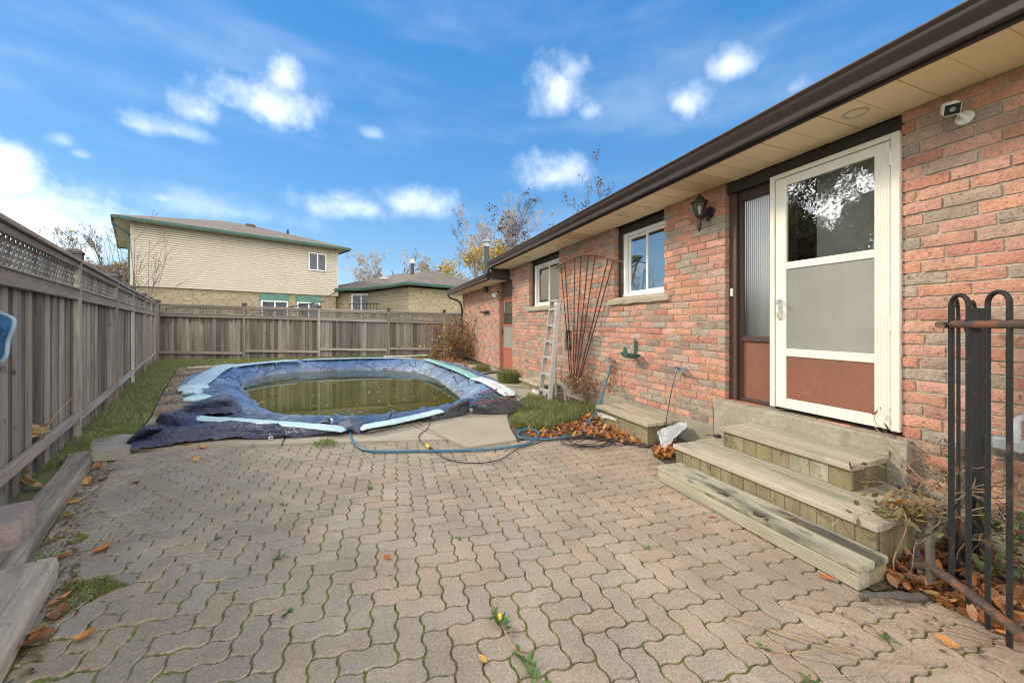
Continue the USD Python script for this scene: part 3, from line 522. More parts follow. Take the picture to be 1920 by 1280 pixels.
# mortar core: strips between openings
ys = sorted({Y0, Y1, YG, 7.9, *[o[0] for o in OPEN], *[o[1] for o in OPEN]})
core = MB()
for a, b in zip(ys[:-1], ys[1:]):
    m = (a + b) / 2; spans = [(zbot(m), ztop(m))]
    for o in OPEN:
        if o[0] < m < o[1]:
            spans = [(s0, min(s1, o[2])) for s0, s1 in spans if s0 < o[2]] + [(max(s0, o[3]), s1) for s0, s1 in spans if s1 > o[3]]
    ia = .008 if any(abs(a - o[1]) < 1e-6 for o in OPEN) else 0; ib = .008 if any(abs(b - o[0]) < 1e-6 for o in OPEN) else 0
    for s0, s1 in spans:
        if s1 - s0 > .01: core.box((WALL + .011, a + ia, s0), (WALL + .30, b - ib, s1))
core.box((WALL + .011, Y1 - .3, .0), (9.5, Y1, TOPG)); core.box((WALL + .3, Y0, 0), (9.5, Y0 + .2, TOP))
obj('wall', core, 'mortar', HOUSE)
fd = MB()
def rough_slab(mb, x0, y0, y1, z0, z1, nx, nz, amp, seed, col=(1, 1, 1)):
    yy, zz = np.meshgrid(np.linspace(y0, y1, nx), np.linspace(z0, z1, nz)); p3 = np.stack([np.full_like(yy, x0), yy, zz], -1)
    p3[..., 0] += fbm(p3, 5, 4, seed) * amp; mb.grid(p3, col, flip=True)
for a, b in ((Y0, 1.33), (2.80, 7.9)): rough_slab(fd, WALL + .006, a, b, -.15, ZB + .012, int((b - a) * 14), 7, .03, 3)
obj('foundation', fd, 'foundation_mat', HOUSE, smooth=40)

# bricks, course by course
brk = []
salmon = [(.50, .265, .19), (.48, .235, .16), (.52, .295, .22), (.45, .215, .155), (.52, .27, .185), (.49, .27, .205)]
greys = [(.33, .265, .215), (.36, .29, .235), (.28, .225, .185), (.41, .30, .24), (.33, .285, .235), (.38, .255, .195)]
nc = 33
for c in range(-4, nc):
    z0 = ZB + c * CO; z1 = z0 + CO
    off = (.116 if c % 2 else 0) + rng.normal(0, .012); y = Y0 - .3 + off
    run = 0
    while y < Y1:
        w = .232; a, b = y, y + w; y += w
        parts = [(max(a, Y0), min(b, Y1))]
        for o in OPEN:
            if z0 + CO * .5 > o[2] - .01 and z0 + CO * .5 < o[3]:
                nxt = []
                for s, t in parts:
                    if t <= o[0] or s >= o[1]: nxt.append((s, t))
                    else:
                        if s < o[0]: nxt.append((s, o[0] + .0085))
                        if t > o[1]: nxt.append((o[1] - .0085, t))
                parts = nxt
        for s, t in parts:
            if t - s < .045: continue
            m = (s + t) / 2; zt = min(z1, ztop(m))
            if z0 < zbot(m) - .02 or zt - z0 < .03: continue
            brk.append((s + .0056, t - .0056, z0 + .0062, zt - .0062, m))
def brick_mesh(mb, s, t, z0, z1, near):
    g = rng.random() < (.29 + .22 * fbm(np.array([[s * .6, z0 * 2.2, 3.0]]), 1.0, 2, 5)[0] * 2)
    tone = np.array(pick(greys if g else salmon)) * rng.uniform(.86, 1.13)
    n, m = (9, 4) if near else (4, 2)
    yy = np.linspace(s, t, n); zz = np.linspace(z0, z1, m); Yg, Zg = np.meshgrid(yy, zz)
    base = WALL + rng.normal(0, .0022); rough = rng.uniform(.003, .009) if rng.random() < .7 else .0015
    P3 = np.stack([np.full_like(Yg, base), Yg, Zg], -1); o = rng.uniform(0, 50)
    P3[..., 0] += fbm(P3 + o, 26 if near else 14, 3, 1) * rough * 1.6
    edge = np.zeros_like(Yg); edge[0] = edge[-1] = 1; edge[:, 0] = edge[:, -1] = 1
    P3[..., 0] += edge * rng.uniform(.001, .005, edge.shape)
    P3[..., 1] += edge * rng.normal(0, .0014, edge.shape); P3[..., 2] += edge * rng.normal(0, .0013, edge.shape)
    mb.grid(P3, tone, flip=True)
    loop = np.vstack([P3[0, :-1], P3[:-1, -1], P3[-1, :0:-1], P3[:0:-1, 0]]); back = loop.copy(); back[:, 0] = WALL + .095
    L = len(loop); e = np.arange(L); en = (e + 1) % L
    mb.add(np.vstack([loop, back]), np.vstack([np.column_stack([e, L + en, en]), np.column_stack([e, L + e, L + en])]), tone * .97)
def vis(b):
    p3 = np.array([WALL, b[4], (b[2] + b[3]) / 2]) - EYE; d = p3 @ F
    if d < .3: return 0
    x = 960 + FPX * (p3 @ R) / d; y = 606 - FPX * p3[2] / d
    return (b[1] - b[0]) * (b[3] - b[2]) * (WALL / d) / d ** 2 if x < 1935 and -20 < y < 1290 else 0
brk.sort(key=lambda b: -vis(b))
far = MB()
for q, b in enumerate(brk):
    if q < 300: mb = MB(); brick_mesh(mb, *b[:4], True); obj('brick', mb, 'brick_mat', HOUSE)
    else: brick_mesh(far, *b[:4], q < 900)
obj('bricks', far, 'brick_mat', HOUSE, kind='stuff')

# roof, soffit, fascia, gutters
rf = MB()
def roof_slab(mb, xa, za, xb, zb, ya, yb, th=.05):
    d = np.array([xb - xa, zb - za]); d /= np.linalg.norm(d); nn = np.array([-d[1], d[0]]) * th
    q = [(xa, za), (xb, zb), (xb + nn[0], zb + nn[1]), (xa + nn[0], za + nn[1])]
    v = [(x, y, z) for y in (ya, yb) for x, z in q]
    mb.add(v, np.array([[0, 1, 2, 3], [7, 6, 5, 4], [0, 4, 5, 1], [1, 5, 6, 2], [2, 6, 7, 3], [3, 7, 4, 0]])[:, ::-1])
roof_slab(rf, 2.735, 2.868, 7.4, 4.12, Y0, YG + .12); roof_slab(rf, 12.0, 2.868, 7.4, 4.12, Y0, YG + .12)
roof_slab(rf, 2.735, 2.60, 7.2, 3.72, YG + .125, Y1 + .3); 
obj('roof', rf, 'shingle_far', HOUSE)
gb = MB().box((WALL + .02, YG - .02, TOP + .004), (9.5, YG + .05, 3.0)); 
obj('gable', gb, 'fascia_brown', HOUSE)
fa = MB().box((2.775, Y0, 2.722), (2.80, YG + .1, 2.866), .003); obj('fascia', fa, 'fascia_brown', HOUSE)
fa = MB().box((2.775, YG + .13, 2.455), (2.80, Y1 + .28, 2.60), .003); obj('fascia', fa, 'fascia_brown', HOUSE)
rb = MB().box((2.80, YG + .06, 2.455), (WALL + .012, YG + .10, 2.80), .003); obj('eave_return', rb, 'fascia_brown', HOUSE)
yc = Y0; k = 0
widths = .2
edges = np.arange(1.023 - .2 * 13, YG + .05, .2)
for k, (a, b) in enumerate(zip(edges[:-1], edges[1:])):
    b = min(b, YG + .05); mb = MB()
    mb.box((2.802, a + .003, 2.737 + .002 * (k % 2)), (WALL + .03, b - .001, 2.752)); mb.box((2.802, a - .004, 2.7325), (WALL + .02, a + .003, 2.7365))
    obj('soffit_panel', mb, 'vented_cream' if k in (21, 22, 33, 34) else 'soffit_cream', HOUSE)
for k, a in enumerate(np.arange(YG + .13, Y1, .4)):
    mb = MB().box((2.802, a, 2.472 + .002 * (k % 2)), (WALL + .03, min(a + .395, Y1 + .2), 2.487)); obj('soffit_panel', mb, 'soffit_cream', HOUSE)
sb = MB().box((2.80, Y0, 2.76), (WALL + .3, YG, 2.78)); sb.box((2.80, YG + .14, 2.495), (WALL + .3, Y1 + .2, 2.51)); obj('soffit_backing', sb, 'seam_dark', HOUSE)
prof = np.array([(2.772, 2.86), (2.772, 2.738), (2.725, 2.736), (2.716, 2.739), (2.713, 2.75), (2.712, 2.772), (2.709, 2.784), (2.700, 2.796), (2.688, 2.806), (2.678, 2.818), (2.673, 2.832), (2.671, 2.846), (2.668, 2.853), (2.660, 2.857), (2.653, 2.862), (2.652, 2.869), (2.657, 2.873), (2.668, 2.872), (2.669, 2.866), (2.678, 2.864)])
def gutter(ya, yb, dz):
    mb = MB(); P3 = [np.column_stack([prof[:, 0], np.full(len(prof), y), prof[:, 1] + dz]) for y in np.linspace(ya, yb, 12)]
    mb.grid(np.array(P3)); 
    for y in (ya, yb): mb.prism(Polygon([*prof[1:15], (2.772, 2.862)]).buffer(0), 0, .004, np.array([[1, 0, 0], [0, 0, 1], [0, 1, 0]]) @ np.eye(3)); mb.v[-1] = mb.v[-1] + [0, y - .002, dz]
    return mb
GUT = obj('gutter', gutter(Y0, YG + .02, 0), 'gutter_brown', HOUSE, smooth=50)
obj('gutter', gutter(YG + .15, Y1 + .22, -.268), 'gutter_brown', HOUSE, smooth=50)
de = MB().box((2.672, Y0, 2.8745), (2.80, YG + .1, 2.880)); de.box((2.672, YG + .14, 2.6075), (2.80, Y1 + .28, 2.613)); obj('drip_edge', de, 'pale_metal', HOUSE)
ds = MB().tube(spline([(2.72, Y1 + .05, 2.47), (2.74, Y1 + .05, 2.40), (3.0, Y1 - .02, 2.27), (3.19, Y1 - .06, 2.15), (3.245, Y1 - .06, 2.0), (3.245, Y1 - .06, 1.2), (3.245, Y1 - .06, .12), (3.1, Y1 - .06, .05)], 30), .036, 8)
obj('downspout', ds, 'gutter_brown', HOUSE, smooth=50)
ds = MB().tube([(2.72, YG + .0, 2.74), (2.72, YG + .02, 2.66), (2.72, YG + .18, 2.60)], .03, 8); obj('downspout', ds, 'gutter_brown', HOUSE, smooth=50)
for px, py in ((1604, 213), (1168, 402), (985, 482), (1420, 299)):
    if px in (1604, 1168, 985):
        r = ray(px, py); q = EYE + r * (2.7365 - 1.33) / r[2]
        obj('recessed_light', MB().lathe([(.001, .004), (.05, .004), (.056, -.004), (.066, -.006), (.072, .002)], q, n=22), 'soffit_far', HOUSE, smooth=40)

# windows
def window(Wd, right_open, label):
    y0, y1, z0, z1 = Wd; zt = 2.62; z0 = z0 + .005
    h = holder('window', HOUSE, label); X = WALL + .095
    mb = MB(); mb.box((X, y0 + .002, zt + .004), (X + .09, y1 - .002, TOP - .003), .003); mb.box((X - .012, y1 - .105, z0), (X + .09, y1 - .004, zt), .003)
    obj('filler_board', mb, 'fascia_brown', h)
    f0, f1 = y0 + .004, y1 - .107
    fr = MB()
    for lo, hi in (((X, f0, z0), (X + .085, f0 + .045, zt)), ((X, f1 - .045, z0), (X + .085, f1, zt)), ((X, f0 + .046, zt - .045), (X + .085, f1 - .046, zt)), ((X, f0 + .046, z0), (X + .085, f1 - .046, z0 + .05))): fr.box(lo, hi, .004)
    for k in range(3): fr.box((X + .02 + k * .022, f1 - .062 - k * .006, z0 + .052), (X + .028 + k * .022, f1 - .046, zt - .046)); 
    fr.box((X - .012, f0 + .004, z0 + .008), (X - .001, f1 - .003, z0 + .03), .002)
    obj('frame', fr, 'window_white', h)
    mid = (f0 + f1) / 2 - .02
    for k, (a, b, dx) in enumerate(((f0 + .046, mid + .02, .020), (mid - .0, f1 - .066, .044))):
        s = holder('sash', h); mb = MB(); t = .034; xa = X + dx
        for lo, hi in (((xa, a, z0 + .052), (xa + .02, a + t, zt - .047)), ((xa, b - t, z0 + .052), (xa + .02, b, zt - .047)), ((xa, a + t, zt - .047 - t), (xa + .02, b - t, zt - .047)), ((xa, a + t, z0 + .052), (xa + .02, b - t, z0 + .052 + t))): mb.box(lo, hi, .003)
        m0 = MB().box((xa + .008, a + t - .004, z0 + .052 + t - .004), (xa + .012, b - t + .004, zt - .047 - t + .004))
        obj('sash_frame', mb, 'window_white', h); obj('pane', m0, 'glass_window', h)
        stage.RemovePrim(s)
    # blinds inside
    mb = MB(); n = int((f1 - f0) / .085)
    for k in range(n):
        yb = f0 + .05 + k * (f1 - f0 - .1) / n; mb.obox((X + .15, yb + .04, (z0 + zt) / 2), (.003, .088, zt - z0 - .06), np.array([[math.cos(.35), math.sin(.35), 0], [-math.sin(.35), math.cos(.35), 0], [0, 0, 1]]))
    obj('vertical_blind', mb, 'far_blind' if right_open else 'curtain_white', h)
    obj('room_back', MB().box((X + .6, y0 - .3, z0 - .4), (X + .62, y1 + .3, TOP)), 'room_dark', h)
    sl = MB(); n = 12; yy = np.linspace(y0 - .10, y1 + .10, n)
    xs = WALL - .035 + rng.normal(0, .006, n); ring = []
    for k, y in enumerate(yy): ring.append([(xs[k], y, z0 - .100 + rng.normal(0, .004)), (xs[k] - .002, y, z0 - .045 + rng.normal(0, .003)), (xs[k] + .012, y, z0 - .028), (WALL + .2, y, z0 - .006), (WALL + .2, y, z0 - .1)])
    sl.grid(np.array(ring), closed=True, flip=True)
    for e in (0, -1): sl.add(ring[e], [[0, 1, 2], [0, 2, 3], [0, 3, 4]] if e else [[2, 1, 0], [3, 2, 0], [4, 3, 0]])
    obj('stone_sill', sl, 'sill_stone', h)
window(WN1, False, 'white sliding window nearer the patio door'); window(WN2, True, 'white sliding window behind the ladder')
pn = MB()
for z in (1.745, 1.752):
    for k in range(14): 
        yb = 3.72 + k * .065
        if z > 1.75: pn.obox((WALL + .045 + rng.normal(0, .012), yb, 1.7), (.03, .03, .004), axes_from((rng.normal(), rng.normal(), .15)))
obj('sill_debris', pn, 'room_dark', HOUSE)

# door unit: sidelight and white storm door
X = WALL + .06
hd = MB().box((WALL + .035, DOOR[0] + .002, 2.625), (WALL + .12, DOOR[1] - .002, TOP - .003), .003); obj('door_header', hd, 'fascia_brown', HOUSE)
sl = holder('sidelight', HOUSE)
y0, y1 = 2.262, 2.728
mb = MB()
for lo, hi in (((X, y1 - .075, .575), (X + .1, y1, 2.622)), ((X + .03, y1 - .115, .575), (X + .1, y1 - .076, 2.622)), ((X, y0, .575), (X + .1, y0 + .03, 2.622)), ((X + .03, y0 + .031, 2.53), (X + .1, y1 - .116, 2.622)), ((X + .03, y0 + .031, 1.155), (X + .1, y1 - .116, 1.205)), ((X + .02, y0 + .031, .575), (X + .1, y1 - .076, .60))): mb.box(lo, hi, .004)
mb.box((X - .012, y1 - .09, .577), (X - .001, y1 - .055, 2.618), .003)
obj('frame', mb, 'trim_brown', sl)
gl = MB(); n = 110; yy = np.linspace(y0 + .032, y1 - .117, n); xx = X + .055 + .004 * np.abs(np.sin(np.arange(n) * math.pi / 7))
gl.grid(np.stack([np.stack([xx, yy, np.full(n, z)], -1) for z in (1.206, 1.6, 2.0, 2.529)]), flip=True); obj('reeded_pane', gl, 'glass_reeded', sl, smooth=True)
obj('panel', MB().box((X + .052, y0 + .032, .601), (X + .07, y1 - .117, 1.154)), 'panel_rust', sl)
obj('curtain', MB().box((X + .14, y0, .6), (X + .145, y1, 2.6)), 'curtain_white', sl)
obj('doorbell', MB().box((X - .016, y1 - .05, 1.60), (X - .001, y1 - .02, 1.68), .004), 'door_white', sl)
SD = holder('storm_door', HOUSE)
xa, xb = WALL - .014, WALL + .022; a, b = 1.452, 2.215; zl, zh = .605, 2.575
jm = MB()
for lo, hi in (((WALL - .022, 1.400, .60), (WALL + .05, 1.446, 2.618)), ((WALL - .022, 2.222, .60), (WALL + .05, 2.262, 2.618)), ((WALL - .022, 1.447, 2.581), (WALL + .05, 2.221, 2.618))): jm.box(lo, hi, .003)
obj('outer_frame', jm, 'door_white', SD)
ls = MB(); st = .085
for lo, hi in (((xa, a, zl), (xb, a + st, zh)), ((xa, b - st, zl), (xb, b, zh)), ((xa, a + st, zh - .07), (xb, b - st, zh)), ((xa, a + st, 1.79), (xb, b - st, 1.85)), ((xa, a + st, 1.05), (xb, b - st, 1.115)), ((xa, a + st, zl), (xb, b - st, zl + .085))): ls.box(lo, hi, .004)
for k in range(4): ls.box((xa - .003, a + .016 + k * .016, zl + .09), (xa + .001, a + .022 + k * .016, zh - .002))
obj('door_leaf', ls, 'door_white', SD)
obj('pane', MB().box((WALL - .001, a + st - .004, 1.846), (WALL + .003, b - st + .004, zh - .066)), 'glass_door', SD)
obj('insect_screen', MB().box((WALL - .003, a + st - .004, 1.111), (WALL + .002, b - st + .004, 1.794)), 'screen_mesh', SD)
obj('kick_panel', MB().box((WALL - .004, a + st - .004, zl + .081), (WALL + .004, b - st + .004, 1.054)), 'panel_rust', SD)
for z in (2.45, 1.32, .80): obj('hinge', MB().tube([(xa - .008, 1.449, z - .05), (xa - .008, 1.449, z + .05)], .007, 8), 'door_white', SD)
hm = MB().box((xa - .012, b - .055, 1.36), (xa, b - .025, 1.545), .003); hm.tube([(xa - .01, b - .04, 1.53), (xa - .045, b - .04, 1.525), (xa - .055, b - .05, 1.50), (xa - .05, b - .07, 1.50)], .009, 8); hm.tube(spline([(xa - .008, b - .04, 1.48), (xa - .03, b - .04, 1.46), (xa - .03, b - .04, 1.39), (xa - .008, b - .04, 1.375)], 10), .006, 6)
obj('handle', hm, 'aluminium', SD, smooth=50)
# the inner door behind the storm door
idm = MB().box((WALL + .11, 1.40, .58), (WALL + .15, 2.26, 1.86), .003); idm.box((WALL + .11, 1.40, 1.862), (WALL + .15, 1.52, 2.62)); idm.box((WALL + .11, 2.14, 1.862), (WALL + .15, 2.26, 2.62))
obj('inner_door', idm, 'trim_brown', HOUSE)
ip = MB()
for ya, yb in ((1.50, 1.78), (1.86, 2.14)):
    for za, zb in ((.70, 1.18), (1.28, 1.80)): ip.box((WALL + .098, ya, za), (WALL + .1095, yb, zb), .004)
obj('inner_door_panels', ip, 'door_white', HOUSE, kind='stuff')
obj('inner_blind', MB().box((WALL + .17, 1.38, 1.8), (WALL + .175, 2.0, 2.62)), 'curtain_white', HOUSE)
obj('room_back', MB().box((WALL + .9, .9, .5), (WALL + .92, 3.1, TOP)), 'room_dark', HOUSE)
cs = MB(); ring = []
for y in np.linspace(1.345, 2.80, 16): ring.append([(3.236 + rng.normal(0, .003), y, -.05), (3.232 + rng.normal(0, .003), y, .40), (3.230 + rng.normal(0, .003), y, .548 + rng.normal(0, .002)), (3.238, y, .558), (3.5, y, .574), (3.5, y, -.05)])
cs.grid(np.array(ring), closed=True, flip=True)
for e in (0, -1): cs.add(ring[e], np.array([[0, 1, 2], [0, 2, 3], [0, 3, 4], [0, 4, 5]])[:, :: (1 if e else -1)])
obj('door_sill', cs, 'foundation_mat', HOUSE)

# back door beside the garage wall
BD = holder('back_door', HOUSE, 'tall red door with brown frame at the garage')
y0, y1 = BACK[0], BACK[1]; X = WALL + .05
mb = MB()
for lo, hi in (((X - .02, y1 - .10, .03), (X + .1, y1, TOPG - .002)), ((X, y0, .03), (X + .1, y0 + .06, TOPG - .002)), ((X, y0 + .061, 1.985), (X + .1, y1 - .101, 2.04))): mb.box(lo, hi, .004)
obj('frame', mb, 'panel_rust', BD)
obj('transom', MB().box((X + .01, y0 + .061, 2.041), (X + .06, y1 - .101, TOPG - .002)), 'trim_brown', BD)
a, b = y0 + .063, y1 - .103; X += .012; mb = MB()
for lo, hi in (((X, a, .05), (X + .035, a + .07, 1.98)), ((X, b - .07, .05), (X + .035, b, 1.98)), ((X, a + .07, 1.91), (X + .035, b - .07, 1.98)), ((X, a + .07, 1.25), (X + .035, b - .07, 1.31)), ((X, a + .07, .62), (X + .035, b - .07, .68)), ((X, a + .07, .05), (X + .035, b - .07, .12))): mb.box(lo, hi, .003)
obj('door_leaf', mb, 'door_red', BD)
obj('pane', MB().box((X + .012, a + .066, 1.306), (X + .016, b - .066, 1.914)), 'glass_window', BD); obj('screen', MB().box((X + .012, a + .066, .676), (X + .018, b - .066, 1.254)), 'screen_mesh', BD); obj('kick_panel', MB().box((X + .012, a + .066, .116), (X + .02, b - .066, .624)), 'door_red', BD)
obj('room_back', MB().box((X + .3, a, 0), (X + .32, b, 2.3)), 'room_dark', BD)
obj('handle', MB().box((X - .03, b - .05, 1.02), (X, b - .02, 1.14), .004), 'lamp_black', BD)
# chimney pipe and roof vent
q = DP(912, 500, 11.5); 
ch = MB().tube([(q[0], q[1], 2.3), (q[0], q[1], 3.72)], .078, 14); 
CH = obj('chimney_pipe', ch, 'dark_pipe', HOUSE, smooth=40)
obj('chimney_cap', MB().lathe([(.085, 3.70), (.11, 3.72), (.11, 3.80), (.08, 3.81), (.08, 3.86), (.12, 3.87), (.12, 3.92), (.05, 3.96), (.001, 3.96)], (q[0], q[1], 0), n=18), 'grey_metal', HOUSE, smooth=40)
q = DP(1301, 292, 4.6); obj('roof_vent', MB().lathe([(.06, 2.9), (.06, 3.40), (.075, 3.405), (.075, 3.46), (.001, 3.47)], (q[0], q[1], 0), n=14), 'dark_pipe', HOUSE, smooth=40)
obj('wall_stub', MB().box((3.18, 10.9, 1.66), (3.31, 11.55, 1.72), .01), 'trim_brown', HOUSE)
# ------------------------------------------------------------------ fences
ftones = np.array([(.215, .185, .155), (.185, .155, .13), (.245, .21, .18), (.17, .14, .12), (.225, .20, .175), (.20, .165, .135)]) * 1.22
def lattice(mb, P, d, nrm, L, z0, z1, tone):
    """Two layers of crossing diagonal slats, each slat its own box, cut to the panel."""
    H = z1 - z0; sp = .098; w = .035; th = .007
    for layer, sg in ((0, 1), (1, -1)):
        s = -H
        while s < L + H:
            # slat from (s,0) going up with slope sg
            a0, a1 = (s, s + sg * H); u0, u1 = 0.0, 1.0
            lo, hi = min(a0, a1), max(a0, a1)
            t0 = 0.0; t1 = 1.0
            if sg > 0: t0 = max(0, -a0 / H); t1 = min(1, (L - a0) / H)
            else: t0 = max(0, (a0 - L) / H); t1 = min(1, a0 / H)
            if t1 - t0 > .06:
                q0 = P + d * (a0 + sg * H * t0); q1 = P + d * (a0 + sg * H * t1)
                A = np.array([*q0, z0 + H * t0]); B = np.array([*q1, z0 + H * t1]); n3 = np.array([*nrm, 0]) * (layer * .008)
                ax = axes_from(B - A, np.array([*nrm, 0.0])); mb.obox((A + B) / 2 + n3, (np.linalg.norm(B - A), w, th), ax, col=tone * rng.uniform(.8, 1.25))
            s += sp
def fence(th, P0, d, posts, ground, ztops, rail_mat, board_mat, bw, front, caps=True, seed=1, tone_k=1.0, gap=.004):
    """posts: distances along d; front: unit normal towards the yard."""
    d = np.asarray(d); d3 = np.array([*d, 0]); n3 = np.array([*front, 0.0]); ax = np.array([d3, n3 * -1, [0, 0, 1]]); ax[1] = np.cross(ax[2], ax[0])
    for k, s in enumerate(posts):
        P = np.asarray(P0) + d * s; g = ground(s); zt = ztops(s)
        mb = MB().obox((P[0], P[1], (g - .05 + zt + .06) / 2), (.092, .092, zt + .06 - g + .05), ax, .006, np.array(ftones[k % 6]) * 1.15 * tone_k)
        po = obj('post', mb, 'wood_fence', th)
        cm = MB(); c = np.array([P[0], P[1], zt + .06])
        cm.obox(c + [0, 0, .012], (.135, .135, .024), ax, .004); cm.obox(c + [0, 0, -.03], (.118, .118, .055), ax, .004)
        v = np.array([[-.07, -.07, .024], [.07, -.07, .024], [.07, .07, .024], [-.07, .07, .024], [-.035, -.035, .06], [.035, -.035, .06], [.035, .035, .06], [-.035, .035, .06]]) @ ax + c
        cm.add(v, [[0, 1, 5, 4], [1, 2, 6, 5], [2, 3, 7, 6], [3, 0, 4, 7], [4, 5, 6, 7]]); obj('post_cap', cm, 'fence_cap', th)
    for s0, s1 in zip(posts[:-1], posts[1:]):
        a, b = s0 + .048, s1 - .048; m = (a + b) / 2; g = ground(m); zt0, zt1 = ztops(s0), ztops(s1); L = b - a
        Pm = np.asarray(P0) + d * m
        up = np.array([0, 0, (zt1 - zt0) / (s1 - s0)]); dd = d3 + up; axs = axes_from(dd); zt = (zt0 + zt1) / 2
        def rail(name, z, h, w, off, col):
            c = np.array([Pm[0], Pm[1], z]) + n3 * off
            obj(name, MB().obox(c, (L * np.linalg.norm(dd), w, h), axs, .005, np.array(col) * tone_k), rail_mat, th)
        tr = np.array(pick(ftones)) * 1.15
        rail('top_rail', zt - .02, .038, .13, 0, tr * 1.1); rail('lattice_rail', zt - .075, .06, .03, .025, tr); 
        rail('middle_rail', zt - .40, .115, .038, .02, tr * .95)
        rail('middle_ledge', zt - .335, .018, .06, .02, tr * 1.1)
        zr = g + .25 + rng.normal(0, .012)
        rail('bottom_rail', zr, .09, .04, .025, tr * 1.35)
        lm = MB(); Pa = np.asarray(P0) + d * a
        lattice(lm, Pa, d, -np.asarray(front), L, zt - .335 - (zt1 - zt0) / 2 * 0, zt - .09, np.array([.20, .175, .15]) * tone_k); obj('lattice', lm, 'wood_fence', th, kind='stuff')
        s = a; alt = 0
        while s < b - .03:
            w = min(bw * rng.uniform(.82, 1.12), b - s); dep = -.012 - (.018 if alt % 2 else 0); alt += 1
            P = np.asarray(P0) + d * (s + w / 2); zlo = g - .02 + rng.uniform(0, .03); zhi = zt - .40
            tone = np.array(pick(ftones)) * rng.uniform(.55, 1.28) * tone_k
            obj('board', MB().obox(np.array([P[0], P[1], (zlo + zhi) / 2]) + n3 * dep, (w + (-gap if alt % 2 else .075), .0165, zhi - zlo), ax, .002, tone * (1.0 if alt % 2 else .86)), board_mat, th)
            s += w
nL = np.array([.936, .352])
LF = thing('wooden_fence', 'weathered grey board fence with lattice top along the left lawn', 'fence', (FL1[0], FL1[1], 0))
fence(LF, FL1, FD, [-5.3, -2.62, 0, 2.75, 5.17, 7.81, 9.75, 11.50], lambda s: .03 + .0 * s, lambda s: 2.045, 'wood_rail', 'wood_fence', .128, nL, seed=2, gap=.012)
dB = (FB1 - FB0) / np.linalg.norm(FB1 - FB0)
BF = thing('wooden_fence', 'grey board fence with lattice top running across the back behind the pool', 'fence', (FB0[0], FB0[1], 0))
fence(BF, FB0, dB, [.1, 2.78, 5.30, 7.82, 9.98, 11.9], lambda s: .03 + .004 * s, lambda s: 2.04 - .028 * s, 'wood_rail_back', 'wood_fence_back', .135, np.array([-dB[1] * -1, -dB[0]]) if False else np.array([dB[1], -dB[0]]), seed=3, tone_k=.86)

# ------------------------------------------------------------------ timber edging and stones on the left
def timber(name, pts, w, h, mat_, label, z0=.0, seed=0, split=False):
    pts = spline(np.asarray(pts, float), 26); mb = MB(); rings = []
    d = np.gradient(pts, axis=0); d /= np.linalg.norm(d, axis=1, keepdims=True); nr = np.column_stack([-d[:, 1], d[:, 0]])    # left of travel
    sec = [(0, 0), (0.004, h * .55), (-.002, h - .016), (-.014, h), (-w * .33, h + .003), (-w * .36, h - (.012 if split else -.003)), (-w * .39, h + .002), (-w * .7, h - .002), (-w + .014, h - .002), (-w, h - .018), (-w, 0)]
    for k in range(len(pts)):
        o = fbm(np.array([[k * .35, j * .9, seed] for j in range(len(sec))]), 1, 3, seed) * .016
        rings.append([[*(pts[k] - nr[k] * (sx + o[j] * .6) * 1.0), z0 + max(0, sz) + (o[j] if sz > .01 else 0)] for j, (sx, sz) in enumerate(sec)])
    rings = np.array(rings); mb.grid(rings, closed=True)
    for e in (0, -1):
        v = rings[e]; f = [[0, j, j + 1] for j in range(1, len(sec) - 1)]; mb.add(v, np.array(f)[:, ::(1 if e == 0 else -1)])
    return obj(name, mb, mat_, smooth=35, label=label, cat='timber')
t_off = lambda p, o: np.asarray(p) + np.array([-.93, -.36]) * o
timber('landscape_timber', [(-.62, .35), (-.95, 1.05), (-1.30, 1.94), (-1.55, 2.62)], .19, .125, 'timber_pale', 'pale squared landscape timber with a long split, nearest the camera on the left', split=True, seed=4)
timber('landscape_timber', [(-1.62, 2.52), (-1.87, 3.03), (-2.09, 3.60), (-2.39, 4.38), (-2.55, 4.72)], .16, .115, 'timber_old', 'dark weathered landscape timber between the lawn and the pavers', seed=9)
def scallop_block(name, c, rot, label, size=(.40, .22, .12), mat_='stone_red'):
    xs = np.linspace(-size[0] / 2, size[0] / 2, 40); ph = (xs / size[0] + .5) * 3
    front = size[1] / 2 + .028 * np.abs(np.sin(ph * math.pi)) - .014
    P = Polygon([*zip(xs, front), (size[0] / 2, -size[1] / 2), (-size[0] / 2, -size[1] / 2)]); ax = np.array([[math.cos(rot), math.sin(rot), 0], [-math.sin(rot), math.cos(rot), 0], [0, 0, 1]])
    mb = MB().prism(P, 0, size[2] - .008, ax); mb.prism(P.buffer(-.008), size[2] - .0081, size[2], ax); mb.v = [v + np.asarray(c) for v in mb.v]
    return obj(name, mb, mat_, label=label, cat='block')
scallop_block('edging_block', (*G(-6, 1012, .12)[:2], .115), FA - math.pi, 'reddish scalloped concrete edging block lying on the timbers', (.36, .20, .14))
scallop_block('edging_block', (-2.21, 2.24, .03), FA - math.pi, 'lower reddish edging block behind the pale timber', (.40, .26, .14))
q = G(198, 838, .09); ST = MB()
P = Polygon([G(168, 838, .1)[:2], G(172, 856, .05)[:2], G(228, 852, .05)[:2], G(245, 833, .1)[:2], G(225, 829, .1)[:2]]).convex_hull
ST.prism(P, .0, .095); ST.prism(P.buffer(-.01), .0951, .103); obj('flat_stone', ST, 'stone_grey', label='flat grey stone slab at the corner where the tarp ends', cat='stone')
ST = MB().prism(Polygon([G(175, 826, .05)[:2], G(168, 838, .05)[:2], G(225, 829, .05)[:2], G(262, 815, .05)[:2], G(225, 815, .05)[:2]]).convex_hull, .0, .06); obj('flat_stone', ST, 'stone_grey', label='low mossy stone set in the lawn edge behind the flat slab', cat='stone')
